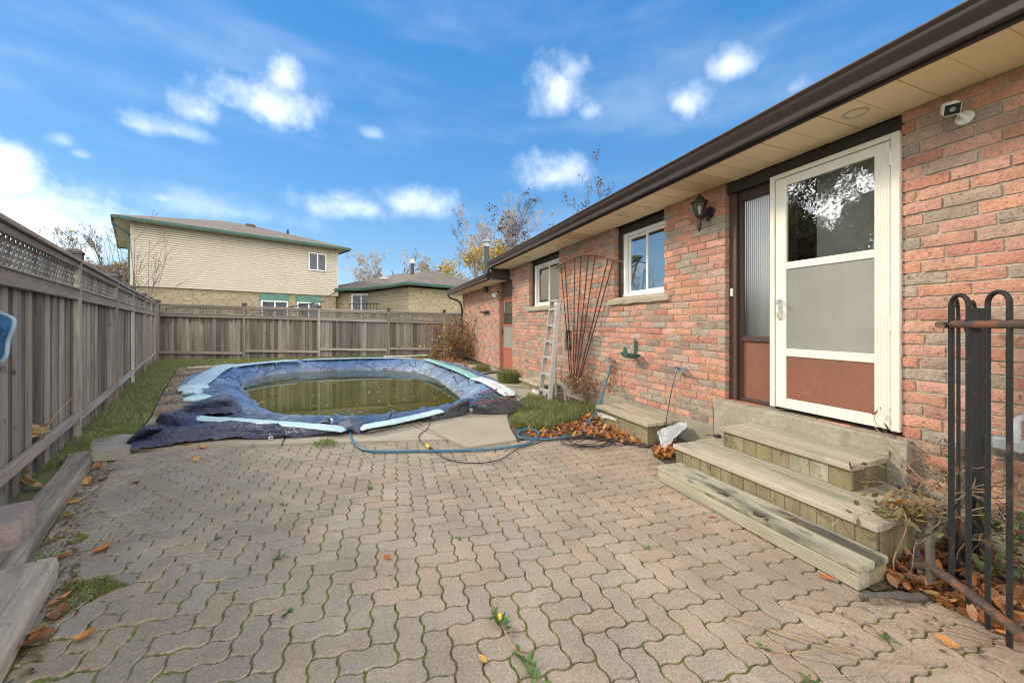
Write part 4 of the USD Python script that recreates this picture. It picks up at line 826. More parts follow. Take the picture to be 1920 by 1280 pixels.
pl = MB(); A, B = G(351, 688, .08), G(408, 685, .08); pl.obox((A + B) / 2 + [0, 0, -.02], (np.linalg.norm(B - A), .22, .05), axes_from(B - A), .004); obj('plank', pl, 'timber_pale', label='short pale plank lying on the concrete near the back corner', cat='plank')

# ------------------------------------------------------------------ wooden steps at the patio door
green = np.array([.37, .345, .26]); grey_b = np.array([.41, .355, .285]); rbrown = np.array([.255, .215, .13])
STP = thing('wooden_steps', 'three weathered wooden steps up to the white storm door', 'steps', (2.8, 1.9, 0))
s0 = holder('lower_step', STP)
obj('front_beam', MB().box((2.243, 1.108, .004), (2.335, 2.488, .088), .004, green), 'step_wood', s0)
obj('front_beam', MB().box((2.345, 1.112, .004), (2.49, 2.488, .086), .004, rbrown), 'step_wood', s0)
obj('tread', MB().box((2.240, 1.105, .0895), (2.372, 2.492, .128), .005, green * 1.02), 'step_wood_stained', s0); obj('tread', MB().box((2.377, 1.105, .0895), (2.492, 2.492, .126), .005, green * .93), 'step_wood_stained', s0)
s1 = holder('middle_step', STP)
for k in range(15):
    a = 1.165 + k * .0945
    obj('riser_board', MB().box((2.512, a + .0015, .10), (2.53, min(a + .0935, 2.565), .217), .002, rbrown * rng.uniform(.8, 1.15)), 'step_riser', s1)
obj('tread', MB().box((2.487, 1.15, .2185), (2.630, 2.578, .257), .005, grey_b * 1.05), 'step_tread_grey', s1)
for k in range(4):
    obj('tread', MB().box((2.635 + k * .145, 1.155, .2185), (2.775 + k * .145, 2.575 + .02 * (k > 0), .256 - rng.uniform(0, .002)), .005, green * rng.uniform(.92, 1.08)), 'step_wood', s1)
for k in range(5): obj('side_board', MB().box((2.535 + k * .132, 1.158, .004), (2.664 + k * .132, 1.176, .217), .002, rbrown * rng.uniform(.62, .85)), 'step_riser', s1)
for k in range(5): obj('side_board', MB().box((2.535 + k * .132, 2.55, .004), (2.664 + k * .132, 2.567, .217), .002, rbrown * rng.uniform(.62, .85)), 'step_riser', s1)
s2 = holder('upper_step', STP)
ww = [.085, .105, .105, .125, .125, .135, .118, .128]; a = 2.375
for k, w in enumerate(ww):
    a -= w
    if a < 1.44: break
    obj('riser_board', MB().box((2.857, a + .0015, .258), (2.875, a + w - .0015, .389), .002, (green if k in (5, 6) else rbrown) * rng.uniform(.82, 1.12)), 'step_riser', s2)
obj('riser_board', MB().box((2.853, 1.446, .258), (2.875, 1.462, .389), .002, rbrown), 'step_riser', s2)
obj('tread', MB().box((2.828, 1.435, .3905), (2.965, 2.39, .43), .005, grey_b), 'step_tread_grey', s2)
for k in range(2): obj('tread', MB().box((2.97 + k * .133, 1.437, .3905), (3.099 + k * .129, 2.388, .428), .005, green * .95), 'step_wood', s2)
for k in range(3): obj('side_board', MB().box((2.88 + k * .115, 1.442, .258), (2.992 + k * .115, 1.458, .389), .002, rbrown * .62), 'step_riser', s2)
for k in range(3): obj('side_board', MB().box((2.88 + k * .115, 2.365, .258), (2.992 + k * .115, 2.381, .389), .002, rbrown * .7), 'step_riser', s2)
kn = MB(); 
for (x, y, r) in ((2.255, 1.62, .03), (2.30, 1.9, .02)):
    for k in range(16): kn.obox((x + rng.normal(0, r * .35), y + rng.normal(0, r * .9), .1265 + rng.uniform(0, .002)), (.010, .028, .004), axes_from((rng.normal(.1, .3), 1, rng.normal(0, .2))))
obj('rotten_knot', kn, 'trim_brown', s0, kind='stuff')
def low_box(name, x0, x1, y0, y1, zt, nb, label, dark=1.0):
    t = thing(name, label, 'bench', ((x0 + x1) / 2, (y0 + y1) / 2, 0))
    n = 4 if x1 - x0 > .3 else 3; w = (x1 - x0) / n
    for k in range(n): obj('top_board', MB().box((x0 + k * w + .002, y0, zt - .038), (x0 + (k + 1) * w - .002, y1, zt - .002 * rng.random()), .004, green * rng.uniform(.92, 1.1) * np.array([1.05, .98, .95])), 'step_wood', t)
    obj('edge_board', MB().box((x0 - .019, y0 - .003, zt - .042), (x0 - .0005, y1 + .003, zt - .004), .004, green * 1.05), 'step_wood', t)
    wb = (y1 - y0 - .08) / nb
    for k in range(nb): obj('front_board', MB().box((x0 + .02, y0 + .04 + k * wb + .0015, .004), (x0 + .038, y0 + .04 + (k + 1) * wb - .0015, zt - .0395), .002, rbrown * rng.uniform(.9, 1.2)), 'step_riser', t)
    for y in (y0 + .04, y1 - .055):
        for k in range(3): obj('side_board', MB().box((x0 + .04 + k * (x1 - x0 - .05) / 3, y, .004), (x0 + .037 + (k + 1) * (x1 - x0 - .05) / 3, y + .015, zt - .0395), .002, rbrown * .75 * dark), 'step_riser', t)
    return t
low_box('low_bench', 2.755, 3.20, 3.20, 4.18, .25, 9, 'low pale wooden step box with plank top below the hose holder')
low_box('low_bench', 2.83, 3.26, 6.22, 7.16, .19, 8, 'low wooden step box against the wall behind the ladder')

# ------------------------------------------------------------------ ladder, trellis, iron railing
LD = thing('step_ladder', 'aluminium step ladder standing folded against the brick wall', 'ladder', (2.8, 5.65, 0))
def rail_bar(mb, A, B, w, t, up=(0, 1, 0)):
    A, B = np.asarray(A, float), np.asarray(B, float); ax = axes_from(B - A, up); return mb.obox((A + B) / 2, (np.linalg.norm(B - A), w, t), ax, .003)
fbA, fbB, ftA, ftB = np.array([2.70, 5.47, .03]), np.array([2.70, 5.87, .03]), np.array([2.90, 5.53, 1.70]), np.array([2.90, 5.80, 1.70])
for A, B in ((fbA, ftA), (fbB, ftB)):
    mb = MB(); rail_bar(mb, A, B, .075, .006); ax = axes_from(B - A, (0, 1, 0)); 
    for sg in (-1, 1): mb.obox((A + B) / 2 + ax[1] * sg * .035 + ax[2] * (.012 if A[1] < 5.6 else -.012) * 1.0, (np.linalg.norm(B - A), .006, .024), ax)
    obj('front_rail', mb, 'aluminium', LD)
for A, B in (((3.0, 5.50, .03), (2.97, 5.545, 1.64)), ((3.0, 5.84, .03), (2.97, 5.785, 1.64))): obj('rear_leg', rail_bar(MB(), A, B, .035, .022), 'aluminium', LD)
for k, u in enumerate((.10, .27, .44, .60, .765, .93)):
    A, B = fbA + (ftA - fbA) * u, fbB + (ftB - fbB) * u; c = (A + B) / 2
    mb = MB().box((c[0] - .04, A[1] + .004, c[2] - .004), (c[0] + .045, B[1] - .004, c[2] + .004), .002); mb.box((c[0] - .042, A[1] + .004, c[2] - .03), (c[0] - .038, B[1] - .004, c[2] - .0041)); obj('tread', mb, 'aluminium', LD)
obj('top_cap', MB().box((2.84, 5.515, 1.70), (3.0, 5.815, 1.73), .006), 'aluminium', LD)
sh = MB(); sh.box((2.985, 5.50, 1.50), (3.19, 5.60, 1.515), .003); obj('paint_shelf', sh, 'aluminium', LD)
for u in (.3, .6, .9): obj('rear_brace', MB().box((2.985, 5.53, .03 + 1.6 * u), (2.993, 5.82, .05 + 1.6 * u)), 'aluminium', LD)
for A in (fbA, fbB): obj('foot', MB().box((A[0] - .045, A[1] - .02, .005), (A[0] + .045, A[1] + .02, .035), .004), 'room_dark', LD)

TR = thing('garden_trellis', 'rusty brown fan trellis leaning on the brick wall beside the ladder', 'trellis', (3.2, 5.5, 0))
tops = [(1051.8, 498), (1059, 494.5), (1077.8, 484.5), (1089.8, 480.8), (1103.6, 479.6), (1116, 480.6), (1140, 485), (1150, 488)]
bots = [(1070, 717), (1073, 722), (1074, 727), (1075.5, 729), (1077, 730), (1078, 731), (1079.5, 732), (1082, 730)]
for (tx, ty), (bx, by) in zip(tops, bots):
    A, B = WX(tx, ty, 3.235), WX(bx, by, 3.17); obj('bar', MB().tube([A, (A + B) / 2 + [.004, 0, 0], B], .0098, 6), 'trellis_rust', TR)
arc = [WX(x, y, 3.222) for x, y in ((1040, 505), (1059, 493), (1078, 484.5), (1103.6, 479), (1125, 481), (1150, 487), (1168, 491))]
obj('top_arc', MB().tube(spline(arc, 24), .008, 6), 'trellis_rust', TR)
arc = [WX(x, y, 3.21) for x, y in ((1064, 626), (1080, 620), (1095, 621), (1113, 626))]; obj('cross_band', MB().tube(spline(arc, 12), .006, 5), 'trellis_rust', TR)
BS = thing('bird_feeder', 'small dark wire basket hanging on the wall between ladder and trellis', 'basket', WX(1067, 640, 3.2))
cc = WX(1067, 640, 3.2); mb = MB()
for k in range(10):
    a = k * math.pi / 5; mb.tube([cc + [.045 * math.cos(a) - .01, .055 * math.sin(a), .16], cc + [.05 * math.cos(a) - .01, .06 * math.sin(a), -.15]], .004, 4)
for z in np.linspace(-.15, .16, 9): mb.tube([cc + [.05 * math.cos(a) - .01, .06 * math.sin(a), z] for a in np.linspace(0, 2 * math.pi, 13)], .004, 4)
obj('wire_cage', mb, 'lamp_black', BS); obj('lid', MB().lathe([(.001, .21), (.06, .165), (.055, .155), (.001, .156)], cc - [.01, 0, 0], n=14), 'lamp_black', BS)

def loop_bar(pA, pB, zb, zt, r, mb):
    pA, pB = np.asarray(pA), np.asarray(pB); c = (pA + pB) / 2; h = np.linalg.norm(pB - pA) / 2; a = np.linspace(math.pi, 0, 13)
    pts = [np.array([*pA, zb])] + [np.array([*(c + (pB - pA) / 2 * math.cos(t)), zt - h + h * math.sin(t)]) for t in a] + [np.array([*pB, zb])]
    return mb.tube(pts, r, 10)
IR = thing('iron_railing', 'old dark iron railing panel with looped bars standing at the right', 'railing', (2.55, .85, 0))
bx = [G(1783, 1123)[:2], G(1816, 1152.5)[:2], G(1852, 1182)[:2], G(1893, 1216.6)[:2]]
u = (bx[3] - bx[0]); u /= np.linalg.norm(u); bx2 = [bx[0] + u * s for s in (0, .088, .178, .272)]
obj('looped_bar', loop_bar(bx[0], bx[1], .01, 1.462, .0095, MB()), 'iron', IR, smooth=60); obj('looped_bar', loop_bar(bx[2], bx[3], .01, 1.462, .0095, MB()), 'iron', IR, smooth=60)
e = bx[3] + u * .5
obj('looped_bar', loop_bar(bx[3] + u * .10, bx[3] + u * .19, .01, 1.462, .0095, MB()), 'iron', IR, smooth=60)
n2 = np.array([-u[1], u[0]]); n2 = -n2 if n2 @ bx[0] > 0 else n2
obj('top_rail', MB().tube([np.array([*(bx[0] + u * .012), 1.325]), np.array([*(e), 1.325])], .0175, 12), 'iron_rust', IR, smooth=60)
lo0 = G(1757, 1070, .11); obj('lower_rail', MB().tube(spline([lo0 + [.05, .12, -.06], lo0 + [.0, .02, 0], np.array([*(bx[1] - np.array(bx[1]) / np.linalg.norm(bx[1]) * .035), .115]), np.array([*(bx[3] - bx[3] / np.linalg.norm(bx[3]) * .035), .115]), np.array([*(e - e / np.linalg.norm(e) * .035), .115])], 20), .021, 12), 'iron_rust', IR, smooth=60)
v = np.array([ray(1797, 600)[0], ray(1797, 600)[1]]); 
pB = [DP(1786, 600, 1.80)[:2], DP(1797, 600, 1.92)[:2], DP(1818, 600, 2.00)[:2], DP(1829, 600, 2.09)[:2]]
obj('looped_bar', loop_bar(pB[0], pB[1], .01, 1.455, .0075, MB()), 'iron', IR, smooth=60); obj('looped_bar', loop_bar(pB[2], pB[3], .01, 1.452, .0075, MB()), 'iron', IR, smooth=60)
obj('top_rail', MB().tube(spline([np.array([*(bx[0] + (pB[0] - bx[0]) * -.25 - u * .06), 1.322]), np.array([*(bx[0] - u * .02 + n2 * .03), 1.322]), np.array([*(pB[1]), 1.322]), np.array([*pB[3], 1.322])], 14), .0165, 12), 'iron_rust', IR, smooth=60)
pp_ = DP(1829, 600, 2.05)[:2]; obj('post', MB().box((pp_[0] - .027, pp_[1] - .027, .01), (pp_[0] + .027, pp_[1] + .027, 1.415), .003), 'iron', IR); obj('post_collar', MB().box((pp_[0] - .033, pp_[1] - .033, 1.285), (pp_[0] + .033, pp_[1] + .033, 1.305), .003), 'iron', IR)

# ------------------------------------------------------------------ things on the wall
LP_ = thing('wall_lantern', 'black carriage lantern on the brick between window and patio door', 'lantern', WX(1328, 400, WALL))
c = WX(1331, 399, WALL); obj('wall_plate', MB().lathe([(.001, .022), (.035, .02), (.058, .012), (.062, 0)], c, np.array([[0, 1, 0], [0, 0, 1], [-1, 0, 0]]), 18), 'lamp_black', LP_, smooth=50)
L0 = c + [-.145, .0, .02]
arm = MB().tube(spline([c + [-.01, 0, 0], c + [-.07, 0, -.035], c + [-.12, 0, -.075], L0 + [0, 0, -.10]], 12), .011, 8); arm.tube(spline([c + [-.02, 0, -.02], c + [-.05, 0, -.06], c + [-.02, 0, -.085], c + [-.01, 0, -.05]], 14), .008, 6); obj('arm', arm, 'lamp_black', LP_, smooth=50)
obj('stem', MB().lathe([(.001, -.235), (.012, -.225), (.014, -.20), (.024, -.165), (.018, -.12), (.022, -.09), (.034, -.075), (.034, -.065), (.001, -.065)], L0, n=14), 'lamp_black', LP_, smooth=50)
fr = MB(); hexa = [np.array([math.cos(a), math.sin(a), 0]) for a in np.arange(6) * math.pi / 3 + .3]
for h_ in hexa: fr.tube([L0 + h_ * .036 + [0, 0, -.066], L0 + h_ * .070 + [0, 0, .062]], .005, 5)
for r_, z in ((.036, -.066), (.070, .062)): fr.tube([L0 + hexa[k % 6] * r_ + [0, 0, z] for k in range(7)], .005, 5)
obj('cage', fr, 'lamp_black', LP_)
gl = MB(); gl.grid(np.array([[L0 + hexa[k % 6] * r_ + [0, 0, z] for k in range(7)] for r_, z in ((.034, -.064), (.068, .06))])); obj('glass_panes', gl, 'glass_lamp', LP_)
obj('bulb', MB().lathe([(.001, .04), (.014, .032), (.018, .015), (.012, -.02), (.011, -.06)], L0, n=12), 'plastic_white', LP_, smooth=50)
obj('roof', MB().lathe([(.084, .062), (.084, .070), (.066, .082), (.045, .105), (.043, .115), (.03, .122), (.012, .135), (.016, .148), (.008, .160), (.001, .168)], L0, n=18), 'lamp_black', LP_, smooth=35)

SC = thing('security_camera', 'white cube security camera with black face mounted under the soffit', 'camera', WX(1810, 221, WALL))
c = WX(1809, 221, WALL); obj('mount_disc', MB().lathe([(.001, .008), (.036, .008), (.040, .004), (.040, 0)], c, np.array([[0, 1, 0], [0, 0, 1], [-1, 0, 0]]), 20), 'plastic_white', SC, smooth=40)
bc = c + [-.105, .02, .045]; fwd = np.array([-.78, -.10, -.42]); fwd /= np.linalg.norm(fwd); fwd = np.array([-.62, -.35, -.42]); fwd /= np.linalg.norm(fwd)
ax = axes_from(fwd); obj('body', MB().obox(bc, (.085, .074, .074), ax, .014), 'plastic_white', SC); obj('face', MB().obox(bc + ax[0] * .0435, (.004, .062, .058), ax, .0015), 'plastic_black', SC)
obj('lens', MB().lathe([(.001, .0025), (.009, .0025), (.0095, .004), (.0125, .004), (.0125, 0)], bc + ax[0] * .0455, np.array([ax[1], ax[2], ax[0]]), 16), 'grey_metal', SC)
obj('neck', MB().tube([c + [-.005, 0, 0], c + [-.03, 0, .008], bc - ax[0] * .035], [.011, .009, .011], 10), 'plastic_white', SC, smooth=50)

HH = thing('hose_holder', 'green metal hose holder bracket fixed to the brick wall', 'bracket', WX(1185, 660, WALL))
c = WX(1193, 655, WALL); mb = MB().box((3.275, c[1] - .018, c[2] - .07), (3.289, c[1] + .018, c[2] + .13), .003); obj('back_plate', mb, 'green_metal', HH)
arm = []
for t in np.linspace(0, 1, 12):
    a = -.95 + 1.9 * t; arm.append([(3.29 - .17 * w, c[1] + .13 * math.sin(a) * (1 - .0 * w), c[2] - .125 + .09 * (1 - math.cos(a)) * .0 - .09 * (math.cos(a) - 1) * -1 + 0 * w) for w in (0, .33, .66, 1)])
arm = np.array(arm); arm[..., 2] = c[2] - .02 - .095 * np.cos(np.linspace(-1.15, 1.15, 12))[:, None] + .02 * (np.array([0, .33, .66, 1]) ** 2)[None]
arm[..., 1] = c[1] + .115 * np.sin(np.linspace(-1.15, 1.15, 12))[:, None]
mb = MB().grid(arm); mb.grid(arm + [0, 0, -.006], flip=True); obj('cradle', mb, 'green_metal', HH, smooth=50)
f0 = c + [-.17, .0, -.085]; fl = [(f0 + np.array([-.012, s * .055 * w, dz])) for s, w, dz in ((0, 0, -.03), (1, .5, .0), (1, 1.0, .03), (1, .75, .075), (0, 0, .135), (-1, .75, .075), (-1, 1.0, .03), (-1, .5, 0))]
mb = MB().add([*fl, *[q + np.array([.006, 0, 0]) for q in fl]], [[0, k, k + 1] for k in range(1, 7)] + [[8, 8 + k + 1, 8 + k] for k in range(1, 7)] + [[k, (k + 1) % 8 + 8, (k + 1) % 8] for k in range(8)] + [[k, k + 8, (k + 1) % 8 + 8] for k in range(8)]); obj('end_plate', mb, 'green_metal', HH)
OB = thing('outlet_box', 'grey weatherproof outlet box with open flap on the brick wall', 'outlet', WX(1281, 690, WALL))
c = WX(1281, 691, WALL); obj('box', MB().box((3.225, c[1] - .04, c[2] - .05), (3.31, c[1] + .04, c[2] + .022), .006), 'grey_metal', OB)
fm = MB().obox(c + [-.115, 0, .032], (.15, .09, .008), axes_from((-.95, 0, .18)), .002); obj('flap', fm, 'pale_metal', OB)
SP = thing('garden_tap', 'small brass tap on the brick wall feeding the hose', 'tap', WX(1147, 677, WALL))
c = WX(1149, 676, WALL); mb = MB().tube(spline([c + [.02, 0, 0], c + [-.05, 0, 0], c + [-.09, 0, -.01], c + [-.105, 0, -.045]], 10), .012, 8); obj('spout', mb, 'grey_metal', SP, smooth=50)
mb = MB().tube([c + [-.05, 0, 0], c + [-.05, 0, .03]], .005, 6); mb.tube([c + [-.05, .03 * math.cos(a), .035 + .0 * a] + np.array([.03 * math.sin(a), 0, 0]) for a in np.linspace(0, 2 * math.pi, 11)], .005, 5); obj('handle', mb, 'green_metal', SP)
GM = thing('gas_meter', 'grey gas meter pipework low on the brick wall at the right edge', 'meter', (3.15, .93, .3))
gq = WX(1905, 838, 3.18); mb = MB().tube([gq + [0, .10, .02], gq + [0, -.5, -.02]], .022, 10); mb.tube([gq + [0, .0, -.03], gq + [0, 0, .14], gq + [.1, 0, .16]], .018, 8); obj('pipe', mb, 'grey_metal', GM, smooth=50)
obj('valve', MB().obox(gq + [-.01, .02, .01], (.08, .11, .07), None, .012), 'grey_metal', GM); obj('collar', MB().tube([gq + [0, .085, .02], gq + [0, .12, .02]], .03, 8), 'grey_metal', GM)
FLT = thing('flood_light', 'small twin flood light above the red back door', 'light', WX(933, 560, WALL))
c = WX(935, 548, WALL); obj('base', MB().lathe([(.001, .05), (.04, .045), (.05, 0)], c, np.array([[0, 1, 0], [0, 0, 1], [-1, 0, 0]]), 14), 'lamp_black', FLT, smooth=50)
for s in (-1, 1): obj('lamp_head', MB().lathe([(.02, 0), (.025, .05), (.065, .12), (.06, .125), (.001, .11)], c + [-.06, s * .05, -.02], axes_from((0, 1, 0), np.array([-.6, s * .6, -.5]) / .985)[[0, 1, 2]], 14), 'plastic_white', FLT, smooth=50)
# ------------------------------------------------------------------ swimming pool: cover, water, bags
cen = RIM.mean(0); RIM = spline(RIM, 440, closed=True); nR = len(RIM)
tg = np.roll(RIM, -1, 0) - np.roll(RIM, 1, 0); tg /= np.linalg.norm(tg, axis=1, keepdims=True); out = np.column_stack([tg[:, 1], -tg[:, 0]])   # outward for a ccw rim
PC = thing('pool_cover', 'blue tarpaulin pool cover sagging into the pool and crumpled over its rim', 'pool cover', (cen[0], cen[1], 0))
# outward reach of the cover on the deck, smoothed round the rim
reach = np.full(nR, .30)
for k in range(nR):
    x, y = RIM[k]
    if x < -2.0 and y > 7.2: reach[k] = .62
    if y < 6.3: reach[k] = .30
    if x > 1.2 and y > 7: reach[k] = .42
    if y > 13: reach[k] = .25
reach = np.convolve(np.r_[reach[-30:], reach, reach[:30]], np.ones(61) / 61, 'valid')
offs = np.array([1.0, .97, .6, .3, .0, -.10, -.22, -.36, -.52, -.72, -.95, -1.4])
zs = np.array([.024, .034, .048, .058, .060, .02, -.06, -.17, -.30, -.42, -.52, -.62])
rows = []; cols = []
ang = np.arctan2(RIM[:, 1] - cen[1], RIM[:, 0] - cen[0])
wr = lambda s, f, sd: fbm(np.column_stack([np.cos(ang) * f, np.sin(ang) * f, np.full(nR, s)]), 1, 4, sd)
for o, z in zip(offs, zs):
    d = np.where(o > 0, o * reach, o)
    fold = wr(o * .6, 16, 2) * .05 + wr(o * .25, 42, 5) * .026 + (np.abs(wr(o * .12, 30, 12)) * -.06 + .02)
    if z < -.2: fold = fold * .7
    q = RIM + out * (d + fold * (.9 if o <= 0 else .6))[:, None]
    zz = z + (np.abs(wr(o * 2.5, 20, 8)) * .045 + np.abs(wr(o * 3, 55, 9)) * .05 + np.clip(.045 - np.abs(wr(o * .22, 9, 17)), 0, 1) * 1.0) * (1 if o > -.6 else .4)
    if o >= .97: zz = np.maximum(zz * .8, .025)
    rows.append(np.column_stack([q, zz]))
    base = np.array([.046, .105, .25]); dust = np.array([.155, .235, .36]); silt = np.array([.17, .155, .125])
    t = np.clip(.24 + wr(o, 3, 4) * 1.6 + (.35 if o > 0 else 0), 0, 1)
    right = np.clip((RIM[:, 0] - .6) / 1.4, 0, 1) * (1 if -.6 < o < .1 else .4); t = np.clip(t + right * .55, 0, 1)
    c = base * (1 - t[:, None]) + dust * t[:, None]
    if z < -.14: s = np.clip((-z - .14) / .2, 0, 1) * .8; c = c * (1 - s) + silt * s
    if o > .2: c = c * np.where(RIM[:, 1] < 7.2, .5, .85)[:, None]
    cols.append(c)
rows, cols = np.array(rows), np.array(cols)
up = []; uc = []
for k in range(len(rows) - 1):        # finer rows between
    for t in (0, .34, .67): up.append(rows[k] * (1 - t) + rows[k + 1] * t); uc.append(cols[k] * (1 - t) + cols[k + 1] * t)
up.append(rows[-1]); uc.append(cols[-1]); up = np.array(up); uc = np.array(uc)
up[..., 2] += fbm(up, 7, 3, 3) * .022
obj('cover_sheet', MB().grid(up, uc, closed=True), 'tarp_blue', PC, smooth=True)
bot = MB(); bc_ = np.column_stack([RIM + out * -1.4, np.full(nR, -.62)]); 
obj('cover_bottom', sheet(Polygon(bc_[:, :2]).buffer(.05), -.615), 'soil', PC)
WATER_Z = -.26
obj('pool_water', sheet(rimP.buffer(-.18), WATER_Z), 'pool_water', kind='structure')

def upsample(C, nv, nu):
    a, b = C.shape[:2]; ii = np.linspace(0, a - 1, nv); jj = np.linspace(0, b - 1, nu); I, J = np.meshgrid(ii, jj, indexing='ij')
    fine = np.stack([ndi.map_coordinates(C[..., k], [I, J], order=1) for k in range(3)], -1)
    return ndi.gaussian_filter1d(ndi.gaussian_filter1d(fine, nv / a * .28, axis=0, mode='nearest'), nu / b * .28, axis=1, mode='nearest')
def crumple(rows_px, nu, nv, amp, freq, seed, base=(.020, .028, .078), dust=(.085, .105, .165), fold=0.0):
    """A sheet of tarpaulin through control points (pixel x, pixel y, height)."""
    C = np.array([[G(x, y, z) for x, y, z in r] for r in rows_px]); fine = upsample(C, nv, nu)
    n = fbm(fine, freq, 4, seed); n2_ = np.abs(fbm(fine + 5, freq * 2.1, 3, seed + 3)); e = np.ones((nv, 1)); 
    uv = np.stack([*np.meshgrid(np.linspace(0, nu / 22, nu), np.linspace(0, nv / 5.0, nv)), np.full((nv, nu), seed * 1.7)], -1); uv[..., 1] += uv[..., 0] * .8; fold_ = .16 - np.abs(meshkit.fbm(uv, 3, seed) - .5) * 1.0
    fine[..., 2] += (n * amp * .5 + np.clip(fold_, -.1, .2) * amp * 2.6 + np.abs(fbm(fine + 2, freq * 4.5, 3, seed + 11)) * amp * .7) * e; fine[..., 0] += fbm(fine + 9, freq, 3, seed + 1) * amp * .9; fine[..., 1] += fbm(fine + 3, freq, 3, seed + 2) * amp * .9
    fine[..., 2] = np.maximum(fine[..., 2], .026)
    t = np.clip(.3 + fbm(fine, 3, 3, seed + 7) * 1.6, 0, 1)[..., None]; return MB().grid(fine, np.array(base) * (1 - t) + np.array(dust) * t)
obj('front_flap', crumple([[(226, 849, .03), (288, 841, .03), (348, 832, .03), (418, 824, .03), (491, 823, .03), (560, 819.5, .03), (612, 817, .03), (641, 814, .03)],
                           [(232, 842, .06), (275, 826, .10), (345, 818, .10), (412, 810, .10), (470, 808, .10), (540, 809, .085), (600, 811, .07), (641, 811, .05)],
                           [(240, 830, .08), (285, 808, .16), (345, 806, .16), (411, 799, .155), (464, 797, .15), (530, 801, .11), (592, 806, .08), (641, 809, .06)],
                           [(262, 818, .05), (325, 800, .09), (365, 795, .08), (425, 790, .08), (480, 790, .08), (540, 796, .07), (590, 802, .06), (641, 806, .05)]], 150, 34, .052, 6, 11, base=(.017, .022, .055), dust=(.085, .095, .135)), 'tarp_navy', PC, smooth=True)
obj('corner_fold', crumple([[(228, 846, .03), (245, 838, .03), (275, 828, .04), (310, 815, .05), (345, 806, .06)],
                            [(234, 836, .08), (252, 820, .15), (272, 812, .18), (300, 808, .16), (340, 803, .08)],
                            [(245, 825, .10), (262, 806, .23), (282, 804, .24), (300, 806, .19), (335, 800, .08)],
                            [(260, 815, .04), (280, 798, .10), (295, 798, .10), (310, 798, .08), (340, 795, .05)]], 70, 30, .05, 8, 21, base=(.020, .026, .055)), 'tarp_navy', PC, smooth=True)
obj('crumpled_fold', crumple([[(291, 793, .03), (315, 806, .04), (340, 809, .05), (362, 803, .05), (385, 795, .04)],
                              [(292, 787, .10), (312, 794, .16), (335, 797, .15), (355, 792, .12), (385, 786, .06)],
                              [(296, 780, .13), (318, 780, .24), (338, 781, .24), (352, 784, .17), (385, 780, .06)],
                              [(315, 776, .05), (330, 772, .10), (345, 772, .10), (362, 774, .08), (390, 772, .05)]], 70, 40, .07, 9, 31), 'tarp_navy', PC, smooth=True)
obj('rim_fold', crumple([[(330, 785, .03), (360, 783, .04), (400, 780, .05), (440, 775, .06), (455, 771, .06)],
                         [(325, 778, .10), (355, 770, .14), (392, 765, .16), (430, 763, .14), (452, 766, .08)],
                         [(335, 772, .12), (365, 759, .22), (400, 751, .27), (425, 749, .27), (448, 760, .12)],
                         [(360, 765, .05), (385, 752, .08), (408, 742, .12), (430, 740, .12), (446, 752, .06)]], 90, 40, .075, 7, 41, base=(.036, .050, .10), dust=(.12, .14, .18)), 'tarp_navy', PC, smooth=True)
blk = dict(base=(.014, .015, .018), dust=(.055, .058, .06))
obj('underside_flap', crumple([[(672, 813, .025), (700, 807, .025), (745, 799, .025), (786, 793, .025), (810, 789.5, .025)], [(672, 810, .05), (702, 803, .06), (745, 794, .06), (790, 785, .06), (812, 783, .05)], [(675, 806, .06), (705, 799, .07), (750, 789, .07), (795, 781, .07), (812, 778, .06)]], 50, 10, .02, 8, 51, **blk), 'tarp_navy', PC, smooth=True)
obj('standing_flap', crumple([[(804, 791, .025), (830, 786, .025), (861, 780.5, .025), (882.7, 775, .03)], [(806, 787, .06), (832, 776, .08), (860, 766, .12), (882.5, 761, .14)], [(808, 783, .08), (834, 769, .12), (862, 756, .20), (881.7, 746.5, .26)], [(812, 780, .06), (838, 766, .08), (866, 753, .14), (884, 748, .20)]], 40, 18, .018, 7, 61, **blk), 'tarp_navy', PC, smooth=True)
obj('black_flap', crumple([[(883, 776, .025), (905, 776, .025), (930, 777, .025), (960, 776.5, .025), (982, 765, .03)], [(884, 768, .08), (905, 765, .12), (930, 764, .12), (958, 764, .10), (980, 759, .06)], [(886, 760, .12), (905, 754, .18), (922, 752, .19), (950, 757, .12), (974, 754, .09)], [(890, 752, .07), (910, 745, .08), (930, 742, .08), (950, 745, .07), (968, 748, .05)]], 50, 20, .04, 7, 71, **blk), 'tarp_navy', PC, smooth=True)
obj('hose_hump', crumple([[(630, 813, .025), (640, 814, .03), (655, 806, .08), (672, 813, .03), (684, 811, .025)], [(632, 806, .05), (642, 803, .09), (656, 797, .15), (670, 803, .09), (684, 804, .05)], [(634, 796, .07), (644, 792, .12), (657, 787, .19), (670, 792, .12), (684, 796, .07)], [(636, 790, .05), (646, 788, .08), (657, 784, .10), (668, 788, .08), (682, 790, .05)]], 30, 20, .02, 9, 81, base=(.05, .075, .14), dust=(.17, .20, .26)), 'tarp_navy', PC, smooth=True)
gr = MB()
for x, y in ((321, 829), (509, 819)):
    q = G(x, y, .055); gr.lathe([(.012, 0), (.02, .004), (.024, 0)], q + [0, -.03, .0], axes_from((1, 0, 0), (0, -.8, .6)), 12)
obj('grommets', gr, 'pale_metal', PC)

